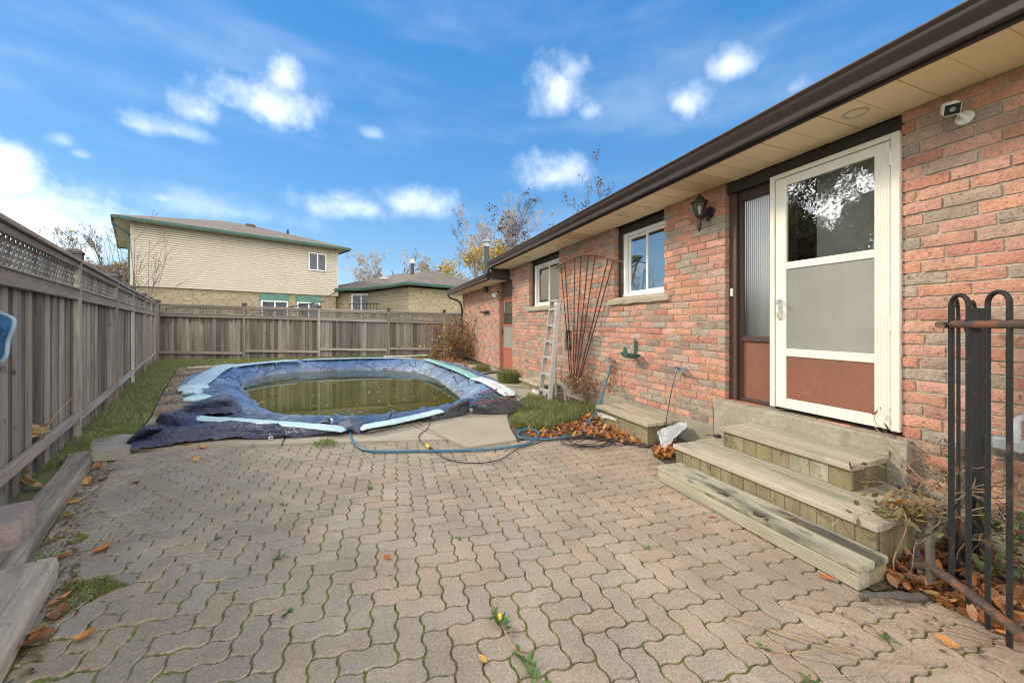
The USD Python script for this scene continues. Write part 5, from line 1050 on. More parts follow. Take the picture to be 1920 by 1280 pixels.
def water_bag(name, pts, w, h, col, label, lobes=1, pinch=.12, seed=0, z=.045, mat_='bag_vinyl', wr_=.010):
    P = spline(np.asarray(pts, float), 60); d = np.gradient(P, axis=0); d[:, 2] = 0; d /= np.linalg.norm(d, axis=1, keepdims=True); nr = np.column_stack([-d[:, 1], d[:, 0], np.zeros(len(P))])
    s = np.linspace(0, 1, len(P)); env = np.clip(np.minimum(s, 1 - s) / pinch, 0, 1) ** .45; n = 28; a = np.arange(n) * 2 * math.pi / n; rings = []; cc = []
    for k in range(len(P)):
        x = np.cos(a) * w / 2 * (.55 + .45 * env[k]); zz = np.sin(a) * h / 2 * max(env[k], .10)
        if lobes == 2: zz = zz * (1 - .55 * np.exp(-(x / (w * .10)) ** 2))
        q = P[k] + nr[k] * x[:, None] + np.array([0, 0, 1]) * (zz + h / 2 * max(env[k], .15))[:, None]; rings.append(q)
    rings = np.array(rings); wv = fbm(rings, 14, 4, seed) * wr_ + np.sin(s * 60 + fbm(rings[:, 0], 4, 2, seed) * 14)[:, None] * .002
    rings[..., 2] += np.where(rings[..., 2] > P[:, None, 2] + .006, wv, 0); t = np.clip(.5 + fbm(rings, 3, 3, seed + 4) * 1.4, 0, 1)[..., None]
    mb = MB().grid(rings, np.array(col) * (.86 + .2 * t), closed=True)
    for e in (0, -1): mb.add(rings[e], np.array([[0, j, j + 1] for j in range(1, n - 1)])[:, ::(1 if e == 0 else -1)], col)
    return obj(name, mb, mat_, smooth=45, label=label, cat='water bag')
Z = .075
cy = (.47, .64, .68); lb = (.33, .47, .60); te = (.26, .50, .47); wh = (.62, .68, .72)
water_bag('water_bag', [G(341, 786, Z), G(430, 792, Z), G(540, 800, Z), G(645, 808.5, Z)], .17, .055, cy, 'pale cyan double water tube along the near rim, left of the hose', 2, .06, 1)
water_bag('water_bag', [G(676, 806, Z), G(735, 795, Z), G(790, 783, Z), G(832, 772, Z + .03)], .165, .055, cy, 'pale cyan double water tube along the near rim, right of the hose', 2, .06, 2)
water_bag('water_bag', [G(431, 686, Z), G(408, 696, Z), G(385, 711, Z), G(370, 723, Z)], .42, .085, lb, 'wide light blue water bag on the left rim at the far bend', 1, .07, 3, wr_=.02)
water_bag('water_bag', [G(347, 733, Z), G(362, 729.5, Z), G(380, 730, Z)], .32, .11, (.36, .53, .62), 'small pillow-like blue bag, farthest of the stack at the left rim', 1, .2, 4)
water_bag('water_bag', [G(342, 742, Z), G(360, 741, Z), G(378, 740, Z)], .26, .13, (.37, .55, .62), 'plump blue bag in the middle of the stack at the left rim', 1, .22, 5)
water_bag('water_bag', [G(353, 754, Z), G(368, 754, Z), G(386, 750, Z)], .30, .12, (.40, .57, .63), 'crumpled blue bag, nearest of the stack at the left rim', 1, .2, 6, wr_=.03)
water_bag('water_bag', [G(434, 690, Z), G(475, 684, Z), G(520, 679.5, Z), G(562, 677, Z)], .22, .065, lb, 'light blue water tube along the far rim at the left', 1, .05, 7)
water_bag('water_bag', [G(566, 676, Z), G(640, 673.5, Z), G(720, 672.5, Z), G(775, 673.5, Z)], .18, .05, (.34, .46, .56), 'long pale water tube along the middle of the far rim', 1, .03, 8)
water_bag('water_bag', [G(797, 675, Z), G(815, 680, Z), G(830, 685.5, Z)], .26, .07, te, 'teal green water bag on the right rim, far one of two', 1, .1, 9)
water_bag('water_bag', [G(832, 686, Z), G(855, 694, Z), G(888, 709, Z)], .27, .07, te, 'teal green water bag on the right rim, near one of two', 1, .1, 10)
water_bag('water_bag', [G(888, 711, Z), G(910, 717, Z), G(932, 727, Z), G(955, 742, Z)], .30, .075, wh, 'silvery white double water tube on the right rim by the wall path', 2, .07, 11)

def cable(name, pts, r, mat_, label, cat, n=120, group=None, parent='/World', segs=7):
    return obj(name, MB().tube(spline(pts, n), r, segs), mat_, parent, smooth=60, label=label, cat=cat)
gh = .016
# hose
hp = [(659, 800, .05), (657.7, 819, .03), (667, 834, gh), (692, 845, gh), (744, 846, gh), (817, 845, gh), (890, 843, gh), (952.5, 838, gh), (994, 829.6, gh), (1008.7, 817, .03), (998, 805, .035), (983.7, 804.6, .03), (971, 812.5, .02), (977.5, 820.5, .02), (1004.6, 822.5, gh), (1032, 823, gh), (1052, 821, gh), (1087.5, 813, gh), (1098, 798, .05)]
pts = [G(*q) for q in hp] + [WX(1120, 769, 2.72), WX(1129, 744, 2.93), WX(1138, 712, 3.13), WX(1147, 683, 3.19)]
cable('garden_hose', pts, .0125, 'hose_blue', 'blue garden hose looping across the patio from the pool to the wall tap', 'hose', 200, segs=10)
cp = [WX(1270, 696, 3.19), WX(1264, 712, 3.10), WX(1255, 755, 3.03), G(1248, 796, .22), G(1240, 820, .10), G(1225, 833, .02), G(1208, 837.5, .012), G(1187, 834.5, .012), G(1146, 830, .012)]
for k, (cx, cy_, rx, ry) in enumerate(((1105, 826, 36, 9), (1098, 829, 44, 9), (1110, 831, 34, 8), (1088, 826, 36, 8), (1112, 829, 40, 9))):
    for a in np.linspace(0, 2 * math.pi, 11)[:-1]: cp.append(G(cx + rx * math.cos(a) + rng.normal(0, 2.0), cy_ + ry * math.sin(a) + rng.normal(0, .6), .012 + .006 * k))
cp += [G(1052, 823, .012), G(1000, 832, .012), G(973, 840, .010), G(931.7, 863, .010), G(890, 868, .010), G(848, 863, .010), G(817, 848, .035)]
cable('extension_cord', cp, .0045, 'cord_black', 'black extension cord coiled on the pavers and plugged into the wall box', 'cord', 520)
PL = thing('power_cord', 'dark cord with a yellow plug coming out from under the pool cover', 'cord', G(794, 832))
obj('cord', MB().tube(spline([G(804.6, 788, .06), G(804.6, 796, .03), G(798, 806, .03), G(787, 815, .03), G(786, 823, .03), G(794, 831.7, .02), G(799, 834, .02)], 60), .0045, 7), 'cord_black', PL)
A, B = G(799, 833.5, .018), G(806, 839.5, .018); obj('plug', MB().tube([A, A + (B - A) * .3, A + (B - A) * .6, B], [.012, .019, .017, .02], 10), 'plug_yellow', PL, smooth=40)
B2 = G(812, 844, .016); obj('socket_end', MB().tube([B, B2], [.016, .010], 8), 'cord_black', PL)
cable('rope', [G(882, 757, .16), G(905, 754, .20), G(930, 751, .2), G(952, 746, .13), G(948, 737, .12), G(925, 731, .13), G(905, 735, .13), G(897, 740, .12)], .006, 'cord_red', 'dark red cord lying in a loop on the right end of the tarp', 'cord')
cable('rope', [G(973, 755, .08), G(950, 752, .13), G(925, 750, .19), G(910, 742, .13), G(896, 741, .12), G(912, 739, .12), G(940, 745, .12), G(960, 747, .1)], .005, 'cord_green', 'thin green cord lying over the right end of the tarp', 'cord')
cable('rope', [G(915, 740, .12), G(926, 733, .13), G(935, 726, .14), G(950, 724, .10), G(985, 727, .02)], .006, 'cord_black', 'black cord crossing the silvery water tube towards the path', 'cord')
cable('pipe', [G(895, 703, .035), G(915, 700, .035), G(935, 697, .035)], .022, 'cord_black', 'short black drain pipe lying on the path near the red door', 'pipe')
cable('pole', [G(719, 669, .04), G(780, 667, .05), G(838, 662, .06)], .035, 'pvc_white', 'long white plastic pole lying on the grass along the back fence', 'pole', 10)
A = WX(842, 628, 2.9); B = WX(851, 594, 3.15); cable('pole', [A, (A + B) / 2, B], .02, 'pvc_white', 'white pole leaning behind the dead shrub at the garage corner', 'pole', 8)

# pool skimmer net hanging in from the left
NT = thing('pool_net', 'blue pool skimmer net leaning on the fence at the left edge', 'net', DP(-20, 640, 2.3))
fpt = [(-120, 590), (-60, 578), (-10, 582), (10, 590), (25, 598), (22, 622), (14, 645), (12, 665), (4, 677), (-30, 676), (-110, 665)]
FR3 = np.array([DP(x, y, 2.30) for x, y in fpt]); lp = spline(FR3, 80, closed=True)
obj('hoop', MB().tube(np.vstack([lp, lp[:1]]), .010, 8), 'net_frame', NT, smooth=60)
c = lp.mean(0); back = F * .14; rings = [lp + (c - lp) * t + back * math.sin(t * math.pi / 2) + fbm(lp + t, 9, 3, 2)[:, None] * .03 * (t > 0) for t in (0, .12, .25, .4, .6, .8, .97)]
obj('mesh_bag', MB().grid(np.array(rings), closed=True), 'net_blue', NT, smooth=True)
obj('pole', MB().tube([DP(-60, 676, 2.30), DP(-90, 1100, 2.0)], .014, 10), 'aluminium', NT, smooth=60)

# plastic sheet hanging from the bench
def film(name, rows_px, label, seed):
    C = np.array([[WX(x, y, X) for x, y, X in r] for r in rows_px]); nu, nv = 34, 26
    fine = upsample(C, nv, nu)
    n = np.abs(fbm(fine, 13, 4, seed)) * .09; fine[..., 0] -= n; fine[..., 1] += fbm(fine + 4, 16, 4, seed) * .06; fine[..., 2] += fbm(fine + 8, 16, 4, seed) * .04
    return obj(name, MB().grid(fine), 'film', smooth=True, label=label, cat='plastic sheet')
film('plastic_sheet', [[(1231, 805, 2.86), (1250, 800, 2.92), (1270, 792, 3.02), (1291, 788, 3.12)], [(1234, 815, 2.84), (1250, 812, 2.90), (1268, 806, 3.00), (1290, 800, 3.10)], [(1237, 828, 2.80), (1248, 826, 2.84), (1260, 822, 2.92), (1278, 812, 3.02)], [(1240, 839, 2.76), (1245, 841, 2.78), (1252, 838, 2.82), (1262, 826, 2.92)]], 'clear crumpled plastic sheet hanging at the end of the low bench', 5)
film('plastic_sheet', [[(1119, 771, 2.76), (1132, 775, 2.76), (1146, 780, 2.76), (1156, 786, 2.76)], [(1120, 775, 2.745), (1132, 780, 2.745), (1146, 784, 2.745), (1158, 788, 2.75)], [(1122, 779, 2.73), (1134, 784, 2.74), (1146, 787, 2.745), (1160, 790, 2.755)]], 'scrap of clear plastic under the front edge of the low bench', 9)
film('plastic_sheet', [[(1000, 725, 2.9), (1008, 721, 2.95), (1018, 722, 3.0), (1026, 727, 3.05)], [(997, 733, 2.82), (1007, 730, 2.86), (1017, 731, 2.9), (1026, 735, 2.95)], [(996, 740, 2.78), (1006, 739, 2.8), (1016, 741, 2.84), (1024, 744, 2.9)]], 'crumpled white plastic bag on the ground at the foot of the ladder', 13)
kt = thing('small_puck', 'small black round cap lying on the middle step', 'cap', G(1345, 817, .26)); q = G(1345, 818, .262)
obj('cap', MB().lathe([(.001, .018), (.028, .018), (.033, .012), (.033, 0)], q, n=16), 'plastic_black', kt, smooth=40); obj('cap_tail', MB().tube(spline([q, q + [-.06, .06, .004], q + [-.10, .05, .002]], 8), .003, 5), 'plastic_black', kt)
# ------------------------------------------------------------------ houses behind the fence
A1 = np.array([*CW(-17.55, 17.0)[:2]]); B1 = np.array([*CW(-11.2, 23.5)[:2]]); u1 = (B1 - A1) / np.linalg.norm(B1 - A1); v1 = np.array([-u1[1], u1[0]]); L1 = np.linalg.norm(B1 - A1)
rot1 = math.atan2(u1[1], u1[0]); brick_far('neighbour_brick', (.36, .29, .175), (.27, .215, .13), (.33, .29, .22), 1.9, rot1)
M3 = lambda s, t, z: np.array([*(A1 + u1 * s + v1 * t), z])
AX1 = np.array([[*u1, 0], [*v1, 0], [0, 0, 1]])
def lbox(mb, s0, s1, t0, t1, z0, z1, ch=0.0): return mb.obox(M3((s0 + s1) / 2, (t0 + t1) / 2, (z0 + z1) / 2), (s1 - s0, t1 - t0, z1 - z0), AX1, ch)
NH = thing('neighbour_house', 'two storey neighbouring house with cream siding, green eaves and low hip roof', 'house', M3(L1 / 2, 4, 0))
ZS, ZE = 3.06, 5.98; DEP = 8.2
mb = MB(); lbox(mb, .03, L1 - .03, .05, DEP, -.1, ZS); obj('brick_base', mb, 'neighbour_brick', NH)
sd = MB(); n = 27; hgt = (ZE - ZS) / n
for k in range(n):     # lapped boards, front and the two ends
    z0, z1 = ZS + k * hgt + .015, ZS + (k + 1) * hgt
    for (p0, p1, nn) in (((0, 0), (L1, 0), (0, -1)), ((0, DEP), (0, 0), (-1, 0)), ((L1, 0), (L1, DEP), (1, 0))):
        a0 = M3(p0[0] + nn[0] * .064, p0[1] + nn[1] * .064, z0); a1 = M3(p1[0] + nn[0] * .064, p1[1] + nn[1] * .064, z0); b0 = M3(p0[0] + nn[0] * .052, p0[1] + nn[1] * .052, z1); b1 = M3(p1[0] + nn[0] * .052, p1[1] + nn[1] * .052, z1)
        c0, c1 = M3(*p0, z0), M3(*p1, z0); sd.add([a0, a1, b1, b0, c0, c1], [[0, 1, 2], [0, 2, 3], [4, 5, 1], [4, 1, 0]])
obj('siding', sd, 'siding_cream', NH)
mb = MB(); lbox(mb, 0, L1, 0, DEP, ZS - .01, ZE + .05); obj('wall_core', mb, 'siding_cream', NH)
for s in (-.07, L1 - .05): mb = MB(); lbox(mb, s, s + .12, -.075, .045, ZS, ZE); obj('corner_trim', mb, 'siding_cream', NH)
def hip(parent, corners, ze, apexes, th=.16, ov=0.0, names=('roof', 'eave', 'soffit'), roofm='shingle_far'):
    """corners: four plan points (ccw seen from above) of the eaves; apexes: the two ridge ends (x, y, z)."""
    c3 = [np.array([*c, ze]) for c in corners]; R0, R1 = [np.asarray(a, float) for a in apexes]
    mb = MB(); mb.add([*c3, R0, R1], [[0, 1, 5], [0, 5, 4], [1, 2, 5], [2, 3, 4], [2, 4, 5], [3, 0, 4]]); obj(names[0], mb, roofm, parent)
    fm = MB()
    for k in range(4):
        p, q = c3[k], c3[(k + 1) % 4]; d = (q - p) / np.linalg.norm(q - p); fm.obox((p + q) / 2 + [0, 0, -th / 2 - .004], (np.linalg.norm(q - p) + .06, .08, th), axes_from(d), .02)
    obj(names[1], fm, 'trim_green', parent)
    obj(names[2], MB().add([x - [0, 0, th * .7] for x in c3], [[2, 1, 0], [3, 2, 0]]), 'soffit_far', parent)
O = .62; hip(NH, [M3(-O, -O, 0)[:2], M3(L1 + O, -O, 0)[:2], M3(L1 + O, DEP + O, 0)[:2], M3(-O, DEP + O, 0)[:2]], ZE + .14, (M3(DEP / 2 - .3, DEP / 2, 7.62), M3(L1 - DEP / 2 + .3, DEP / 2, 7.62)))
def far_window(parent, M, AX, s0, s1, z0, z1, t=0.0, frame=.07, mull=True, name='window', green_top=None):
    def bx(mb, a, b, ta, tb, za, zb): return mb.obox(M((a + b) / 2, (ta + tb) / 2, (za + zb) / 2), (b - a, tb - ta, zb - za), AX, .004)
    h = holder(name, parent); mb = MB(); bx(mb, s0, s0 + frame, t - .07, t + .02, z0, z1); bx(mb, s1 - frame, s1, t - .07, t + .02, z0, z1); bx(mb, s0 + frame, s1 - frame, t - .07, t + .02, z1 - frame, z1); bx(mb, s0 + frame, s1 - frame, t - .07, t + .02, z0, z0 + frame)
    if mull: bx(mb, (s0 + s1) / 2 - .035, (s0 + s1) / 2 + .035, t - .06, t + .02, z0 + frame, z1 - frame)
    obj('frame', mb, 'window_white', h); p_ = MB(); bx(p_, s0 + frame, s1 - frame, t - .035, t - .02, z0 + frame, z1 - frame); obj('pane', p_, 'pane_far', h)
    if green_top: g = MB(); bx(g, s0 - .04, s1 + .04, t - .05, t + .01, z1 + .005, green_top); obj('green_panel', g, 'panel_green', h)
far_window(NH, M3, AX1, 7.42, 8.42, 4.55, 5.62, -.06, .055)
far_window(NH, M3, AX1, 5.02, 6.35, 1.6, 2.62, .05, green_top=3.02); far_window(NH, M3, AX1, 6.82, 8.10, 1.6, 2.60, .05, green_top=3.0)
dp = MB().tube([M3(-.62, -.10, ZE + .02), M3(-.60, -.10, ZE - .18), M3(-.35, -.10, ZE - .38), M3(-.09, -.10, ZE - .55), M3(-.09, .12, ZE - .62), M3(-.09, .12, ZS + .2)], .05, 8); obj('downspout', dp, 'trim_green', NH, smooth=50)
for s, t, z in ((6.9, 2.2, 6.95),): obj('roof_pipe', MB().tube([M3(s, t, z - .3), M3(s, t, z + .32)], .06, 8), 'room_dark', NH)
mb = MB(); lbox(mb, 4.9, 5.4, 3.3, 3.7, 7.35, 7.52, .02); obj('roof_vent', mb, 'fence_cap', NH)

NB = thing('neighbour_house', 'single storey wing with buff brick, green eaves and grey hip roofs', 'house', CW(-6, 24))
C0 = CW(-5.6, 20.0)[:2]; w1 = u1; w2 = v1; brick_far('neighbour_brick_wing', (.40, .33, .20), (.31, .25, .15), (.35, .31, .24), 1.9, rot1)
MW = lambda s, t, z: np.array([*(C0 + w1 * s + w2 * t), z])
mb = MB().obox(MW(3.3, 4.2, 1.6), (6.6, 8.4, 3.4), AX1); obj('wing_wall', mb, 'neighbour_brick_wing', NB)
hip(NB, [MW(7.15, -.55, 0)[:2], MW(7.15, 9.0, 0)[:2], MW(-.55, 9.0, 0)[:2], MW(-.55, -.55, 0)[:2]], 3.52, (MW(3.3, 3.2, 4.85), MW(3.3, 5.5, 4.85)))
Cm = CW(-11.3, 24.5)[:2]; MM = lambda s, t, z: np.array([*(Cm + w1 * s + w2 * t), z])
dm = (C0 - Cm); sw, tw = dm @ w1, dm @ w2
mb = MB().obox(MM(4.0, 5.0, 1.6), (8.0, 8.0, 3.4), AX1); mb2 = MB()
P_, Q_ = CW(-11.1, 23.9)[:2], CW(-7.6, 23.2)[:2]; e1 = (Q_ - P_) / np.linalg.norm(Q_ - P_); e2 = np.array([-e1[1], e1[0]]); AXm = np.array([[*e1, 0], [*e2, 0], [0, 0, 1]]); MX = lambda s, t, z: np.array([*(P_ + e1 * s + e2 * t), z])
obj('main_wall', MB().obox(MX(2.6, 4.05, 1.6), (6.2, 8.0, 3.4), AXm), 'neighbour_brick_wing', NB)
ze = 3.54; hip(NB, [MX(-1.2, -.55, 0)[:2], MX(7.3, -.55, 0)[:2], MX(7.3, 8.6, 0)[:2], MX(-1.2, 8.6, 0)[:2]], ze, (MX(2.2, 4.0, 5.05), MX(3.9, 4.0, 5.05)), names=('main_roof', 'main_eave', 'main_soffit'))
far_window(NB, MX, AXm, .75, 2.15, 2.05, 3.22, .05, .10); 
obj('green_door', MB().obox(MX(3.25, .02, 2.1), (.34, .08, 2.0), AXm), 'panel_green', NB)
for s, t, z in ((4.2, 1.6, 4.35),): obj('flue_pipe', MB().tube([MX(s, t, z - .4), MX(s, t, z + .95)], .11, 10), 'trellis_rust', NB, smooth=50); obj('flue_cap', MB().lathe([(.11, .95), (.2, 1.0), (.2, 1.1), (.13, 1.2), (.16, 1.3), (.001, 1.33)], MX(s, t, z), n=12), 'pale_metal', NB, smooth=40)
obj('roof_vent', MB().obox(MX(2.0, 1.9, 4.42), (.5, .4, .18), AXm, .03), 'pale_metal', NB)
rl = MB()
for k in range(9): rl.tube([MX(1.9 + k * .22, -1.8, 1.6), MX(1.9 + k * .22, -1.8, 2.45)], .018, 5)
rl.tube([MX(1.8, -1.8, 2.46), MX(3.8, -1.8, 2.46)], .025, 6); obj('deck_railing', rl, 'iron', NB)
q0, q1 = M3(L1 - .05, -.05, 3.35), DP(575, 570, 16.0); cable('overhead_cable', [q0, (q0 + q1) / 2 + [0, 0, -.25], q1, DP(430, 600, 15.0)], .022, 'cord_black', 'dark cable sagging from the corner of the cream sided house', 'cable', 20)

# ------------------------------------------------------------------ trees
def tree(name, label, base, H, seed, spread=.45, stems=1, levels=4, kids=4, r0=.12, leaves=0, leaf_cols=((.3, .2, .06),), leaf_size=.09, leaf_zone=(0, 1), bark='bark', start=.3, group=None, cat='tree', up=.25, twig=.006, jit=.18, leaf_band=None):
    r = np.random.default_rng(seed); mb = MB(); tips = []
    def grow(p, d, L, rad, lev):
        n = 6 if lev < 2 else 4; pts = [p]; dd = d.copy()
        for k in range(n):
            dd = dd + r.normal(0, jit * (.5 if lev == 0 else 1), 3) * .6 + np.array([0, 0, up * .25]); dd /= np.linalg.norm(dd); pts.append(pts[-1] + dd * L / n)
        pts = np.array(pts); mb.tube(pts, np.maximum(np.linspace(rad, rad * .45, n + 1), twig), 7 if lev == 0 else 4 if lev == 1 else 3, cap=False)
        if lev >= 2: tips.extend([(q, lev) for q in pts[1:]])
        if lev >= levels: return
        nk = kids + (2 if lev == 0 else 0) + r.integers(0, 2)
        for k in range(nk):
            t = r.uniform(start if lev == 0 else .25, 1.0); i = min(int(t * n), n - 1); q = pts[i] + (pts[i + 1] - pts[i]) * (t * n - i); dl = pts[i + 1] - pts[i]; dl /= np.linalg.norm(dl)
            a = r.normal(0, 1, 3); a -= dl * (a @ dl); a /= np.linalg.norm(a); ang_ = r.uniform(.35, .95); nd = dl * math.cos(ang_) + a * math.sin(ang_); nd[2] += up * .6; nd /= np.linalg.norm(nd)
            grow(q, nd, L * spread * r.uniform(.75, 1.25) * (1.1 - .4 * t), rad * (1 - .5 * t) * .55, lev + 1)
    for s in range(stems):
        d = np.array([r.normal(0, .22 if stems > 1 else .04), r.normal(0, .22 if stems > 1 else .04), 1.0]); d /= np.linalg.norm(d); grow(np.asarray(base, float) + [r.normal(0, .12) * (stems > 1), r.normal(0, .12) * (stems > 1), -.1], d, H * .72 * r.uniform(.85, 1), r0 * (1 if stems == 1 else .65), 0)
    T = thing(name, label, cat, base, group); obj('trunk', mb, bark, T)
    if leaves and tips:
        P = np.array([t[0] for t in tips]); z = (P[:, 2] - P[:, 2].min()) / np.ptp(P[:, 2]); ok = P[(z >= leaf_zone[0]) & (z <= leaf_zone[1])]
        cl = meshkit.noise(ok * .55, seed); ok = ok[cl > .38] if len(ok) > 50 else ok
        c = ok[r.integers(0, len(ok), leaves)] + r.normal(0, leaf_size * 1.6, (leaves, 3)); a = r.normal(0, 1, (leaves, 3)); a /= np.linalg.norm(a, axis=1, keepdims=True); b = np.cross(a, r.normal(0, 1, (leaves, 3))); b /= np.linalg.norm(b, axis=1, keepdims=True); sz = leaf_size * r.uniform(.55, 1.3, (leaves, 1))
        v = np.stack([c - a * sz, c + b * sz * .55 + np.cross(a, b) * sz * .2, c + a * sz, c - b * sz * .55 + np.cross(a, b) * sz * .2], 1).reshape(-1, 3); i = np.arange(leaves)[:, None] * 4; f = np.vstack([i + [0, 1, 2], i + [0, 2, 3]])
        cols = np.repeat(np.array(leaf_cols)[r.integers(0, len(leaf_cols), leaves)] * r.uniform(.7, 1.25, (leaves, 1)), 4, axis=0); L = MB(); L.add(v, f, cols); obj('crown', L, 'tree_leaf', T)
    return T
def at(px, t, z=0.0): q = DP(px, 606, t); return np.array([q[0], q[1], z])
yl = [(.52, .34, .035), (.60, .40, .05), (.42, .30, .05), (.34, .27, .06)]; br = [(.20, .10, .045), (.26, .13, .05), (.15, .09, .05), (.30, .17, .07)]; dk = [(.055, .035, .035), (.075, .04, .035), (.04, .032, .034), (.10, .05, .035)]; rb_ = [(.27, .17, .10), (.31, .20, .11), (.24, .17, .11)]
tree('birch_tree', 'tall sparse tree with yellow autumn leaves behind the chimney pipe', at(905, 29), 12.0, 3, .46, 3, 4, 6, .16, 2600, yl, .12, (0.0, .55), 'birch_bark', .22, up=.35)
tree('leafy_tree', 'tree with small dark purple leaves rising over the roof, right of the chimney', at(1000, 27), 11.2, 8, .46, 2, 4, 5, .13, 1000, dk, .085, (0, 1), 'bark', .25)
tree('leafy_tree', 'tree with dark leaves whose top shows above the middle of the gutter', at(1120, 24), 12.3, 14, .42, 2, 4, 5, .12, 850, dk, .08, (.2, 1), 'bark', .3)
tree('bare_tree', 'bare thin tree between the chimney and the dark leaved tree', at(962, 33), 14.0, 21, .44, 2, 4, 5, .14, 200, dk, .10, (0, 1), 'bark', .25)
tree('autumn_tree', 'bare orange tinged tree over the grey roof, nearest the cream house', at(690, 46), 12.5, 31, .46, 3, 4, 6, .13, 600, rb_, .16, (0, .8), 'birch_bark', .2)
tree('autumn_tree', 'bare orange tinged tree behind the flue pipe of the far roof', at(800, 46), 11.8, 36, .46, 3, 4, 6, .13, 600, rb_, .16, (0, .8), 'birch_bark', .2)
tree('bare_tree', 'slim bare tree left of the flue pipe of the far roof', at(744, 42), 12.5, 44, .40, 1, 4, 5, .12, 0, bark='bark', up=.4)
tree('autumn_tree', 'tree with rusty leaves left of the cream house, between fence post caps', at(215, 30), 7.6, 52, .5, 3, 4, 5, .15, 3800, rb_ + br, .13, (0, 1), 'birch_bark', .15)
tree('autumn_tree', 'low tree with rusty leaves just behind the second fence post from the left', at(172, 33), 7.2, 57, .5, 3, 4, 5, .15, 2600, rb_, .14, (0, 1), 'birch_bark', .15)
tree('bare_tree', 'bare branching tree behind the first fence post cap', at(128, 24), 9.2, 61, .42, 1, 4, 5, .07, 60, yl, .08, (.5, 1), 'bark', .35, up=.3)
tree('bare_tree', 'slender bare tree between the first two fence post caps', at(192, 27), 9.0, 66, .42, 1, 4, 5, .10, 0, bark='bark', up=.4)
tree('young_tree', 'young multi-stemmed leafless tree in front of the cream siding', at(266, 15.4), 7.6, 72, .36, 11, 2, 2, .022, 40, yl, .05, (0, .4), 'bark', .15, up=.1, twig=.0065, jit=.045)
tree('bare_tree', 'bare twiggy tree at the right end of the far bungalow roof', at(852, 40), 9.5, 77, .46, 3, 4, 4, .12, 300, yl, .12, (0, 1), 'bark', .2)
def conifer(name, label, base, H, Rr, seed):
    r = np.random.default_rng(seed); T = thing(name, label, 'tree', base); obj('trunk', MB().tube([base, np.asarray(base) + [0, 0, H]], [.16, .02], 8), 'bark', T); mb = MB()
    for z in np.arange(.6, H - .1, .26):
        n = 9
        for k in range(n):
            a = r.uniform(0, 6.28); L = Rr * (1 - z / H) * r.uniform(.7, 1.15) + .15; d = np.array([math.cos(a), math.sin(a), -.18]); p0 = np.asarray(base) + [0, 0, z + r.normal(0, .06)]
            mb.tube([p0, p0 + d * L], [.02, .006], 3, cap=False, col=(.06, .045, .03))
            m = 34; t = r.uniform(.15, 1, m); c = p0 + d * L * t[:, None]; s = np.array([-d[1], d[0], 0]); e = s * r.choice([-1, 1], m)[:, None] * .6 + d * .8 + r.normal(0, .25, (m, 3)); e *= (.16 * L * (1.2 - t) + .10)[:, None]; w = np.array([0, 0, .022]) + s * .0
            v = np.stack([c, c + e * .5 + [0, 0, .03], c + e, c + e * .5 - [0, 0, .03]], 1).reshape(-1, 3); i = np.arange(m)[:, None] * 4; mb.add(v, np.vstack([i + [0, 1, 2], i + [0, 2, 3]]), np.array([.03, .052, .03]) * r.uniform(.7, 1.4))
    obj('crown', mb, 'tree_leaf', T)
conifer('spruce_tree', 'dark spruce tree just showing at the left edge above the fence', at(-35, 17), 6.8, 1.9, 5)
# neighbours' trees to the left of the frame, which the door glass mirrors
tree('garden_tree', 'leafy garden tree left of the yard, mirrored in the storm door', np.array([-12.0, 9.0, 0]), 9.6, 91, .5, 2, 4, 5, .2, 6800, [(.05, .06, .025), (.08, .07, .03), (.12, .08, .03)], .16, (0, 1), 'bark', .2)
tree('garden_tree', 'second leafy garden tree left of the yard, standing deeper beyond the fence', np.array([-12.6, 12.0, 0]), 9.2, 95, .5, 2, 4, 5, .2, 5600, [(.05, .06, .025), (.08, .07, .03), (.12, .08, .03)], .16, (0, 1), 'bark', .2)
conifer('spruce_tree', 'spruce left of the yard beyond the fence', (-11.5, 14.6, 0), 7.2, 2.1, 9)
# ------------------------------------------------------------------ grass, leaves, dead plants
def blades(poly, n, h, w, cols, seed, z=.02, lean=.5, clump=None):
    r = np.random.default_rng(seed); P = in_poly(poly, n, r)
    if clump: c = meshkit.noise(np.column_stack([P * clump, np.zeros(len(P))]), seed); P = P[c > r.uniform(.15, .75, len(P))]
    n = len(P); a = r.uniform(0, 6.283, n); hh = h * r.uniform(.45, 1.25, n); d = np.column_stack([np.cos(a), np.sin(a)]); s = np.column_stack([-d[:, 1], d[:, 0]]); le = lean * r.uniform(.2, 1.2, n) * hh; ww = w * r.uniform(.7, 1.3, n)
    b = np.column_stack([P, np.full(n, z)]); m = b.copy(); m[:, :2] += d * (le * .35)[:, None]; m[:, 2] += hh * .6; t = b.copy(); t[:, :2] += d * le[:, None]; t[:, 2] += hh
    S3 = np.column_stack([s, np.zeros(n)]) * ww[:, None] / 2; v = np.stack([b - S3, b + S3, m + S3 * .8, m - S3 * .8, t], 1).reshape(-1, 3); i = np.arange(n)[:, None] * 5
    f = np.vstack([i + [0, 1, 2], i + [0, 2, 3], i + [3, 2, 4]]); c = np.repeat(np.array(cols)[r.integers(0, len(cols), n)] * r.uniform(.75, 1.25, (n, 1)), 5, axis=0); return MB().add(v, f, c)
gp = lambda *px: Polygon([G(x, y)[:2] for x, y in px]).buffer(0)
gcol = [(.20, .28, .07), (.23, .29, .08), (.18, .24, .065), (.26, .26, .11), (.32, .28, .14)]
view = Polygon([(-.3, .2), *[tuple(G(x, y)[:2]) for x, y in ((-60, 1290), (-60, 700), (250, 640), (1000, 640))], (3.3, 12)]).convex_hull
lv = lawnP.intersection(view).difference(timP)
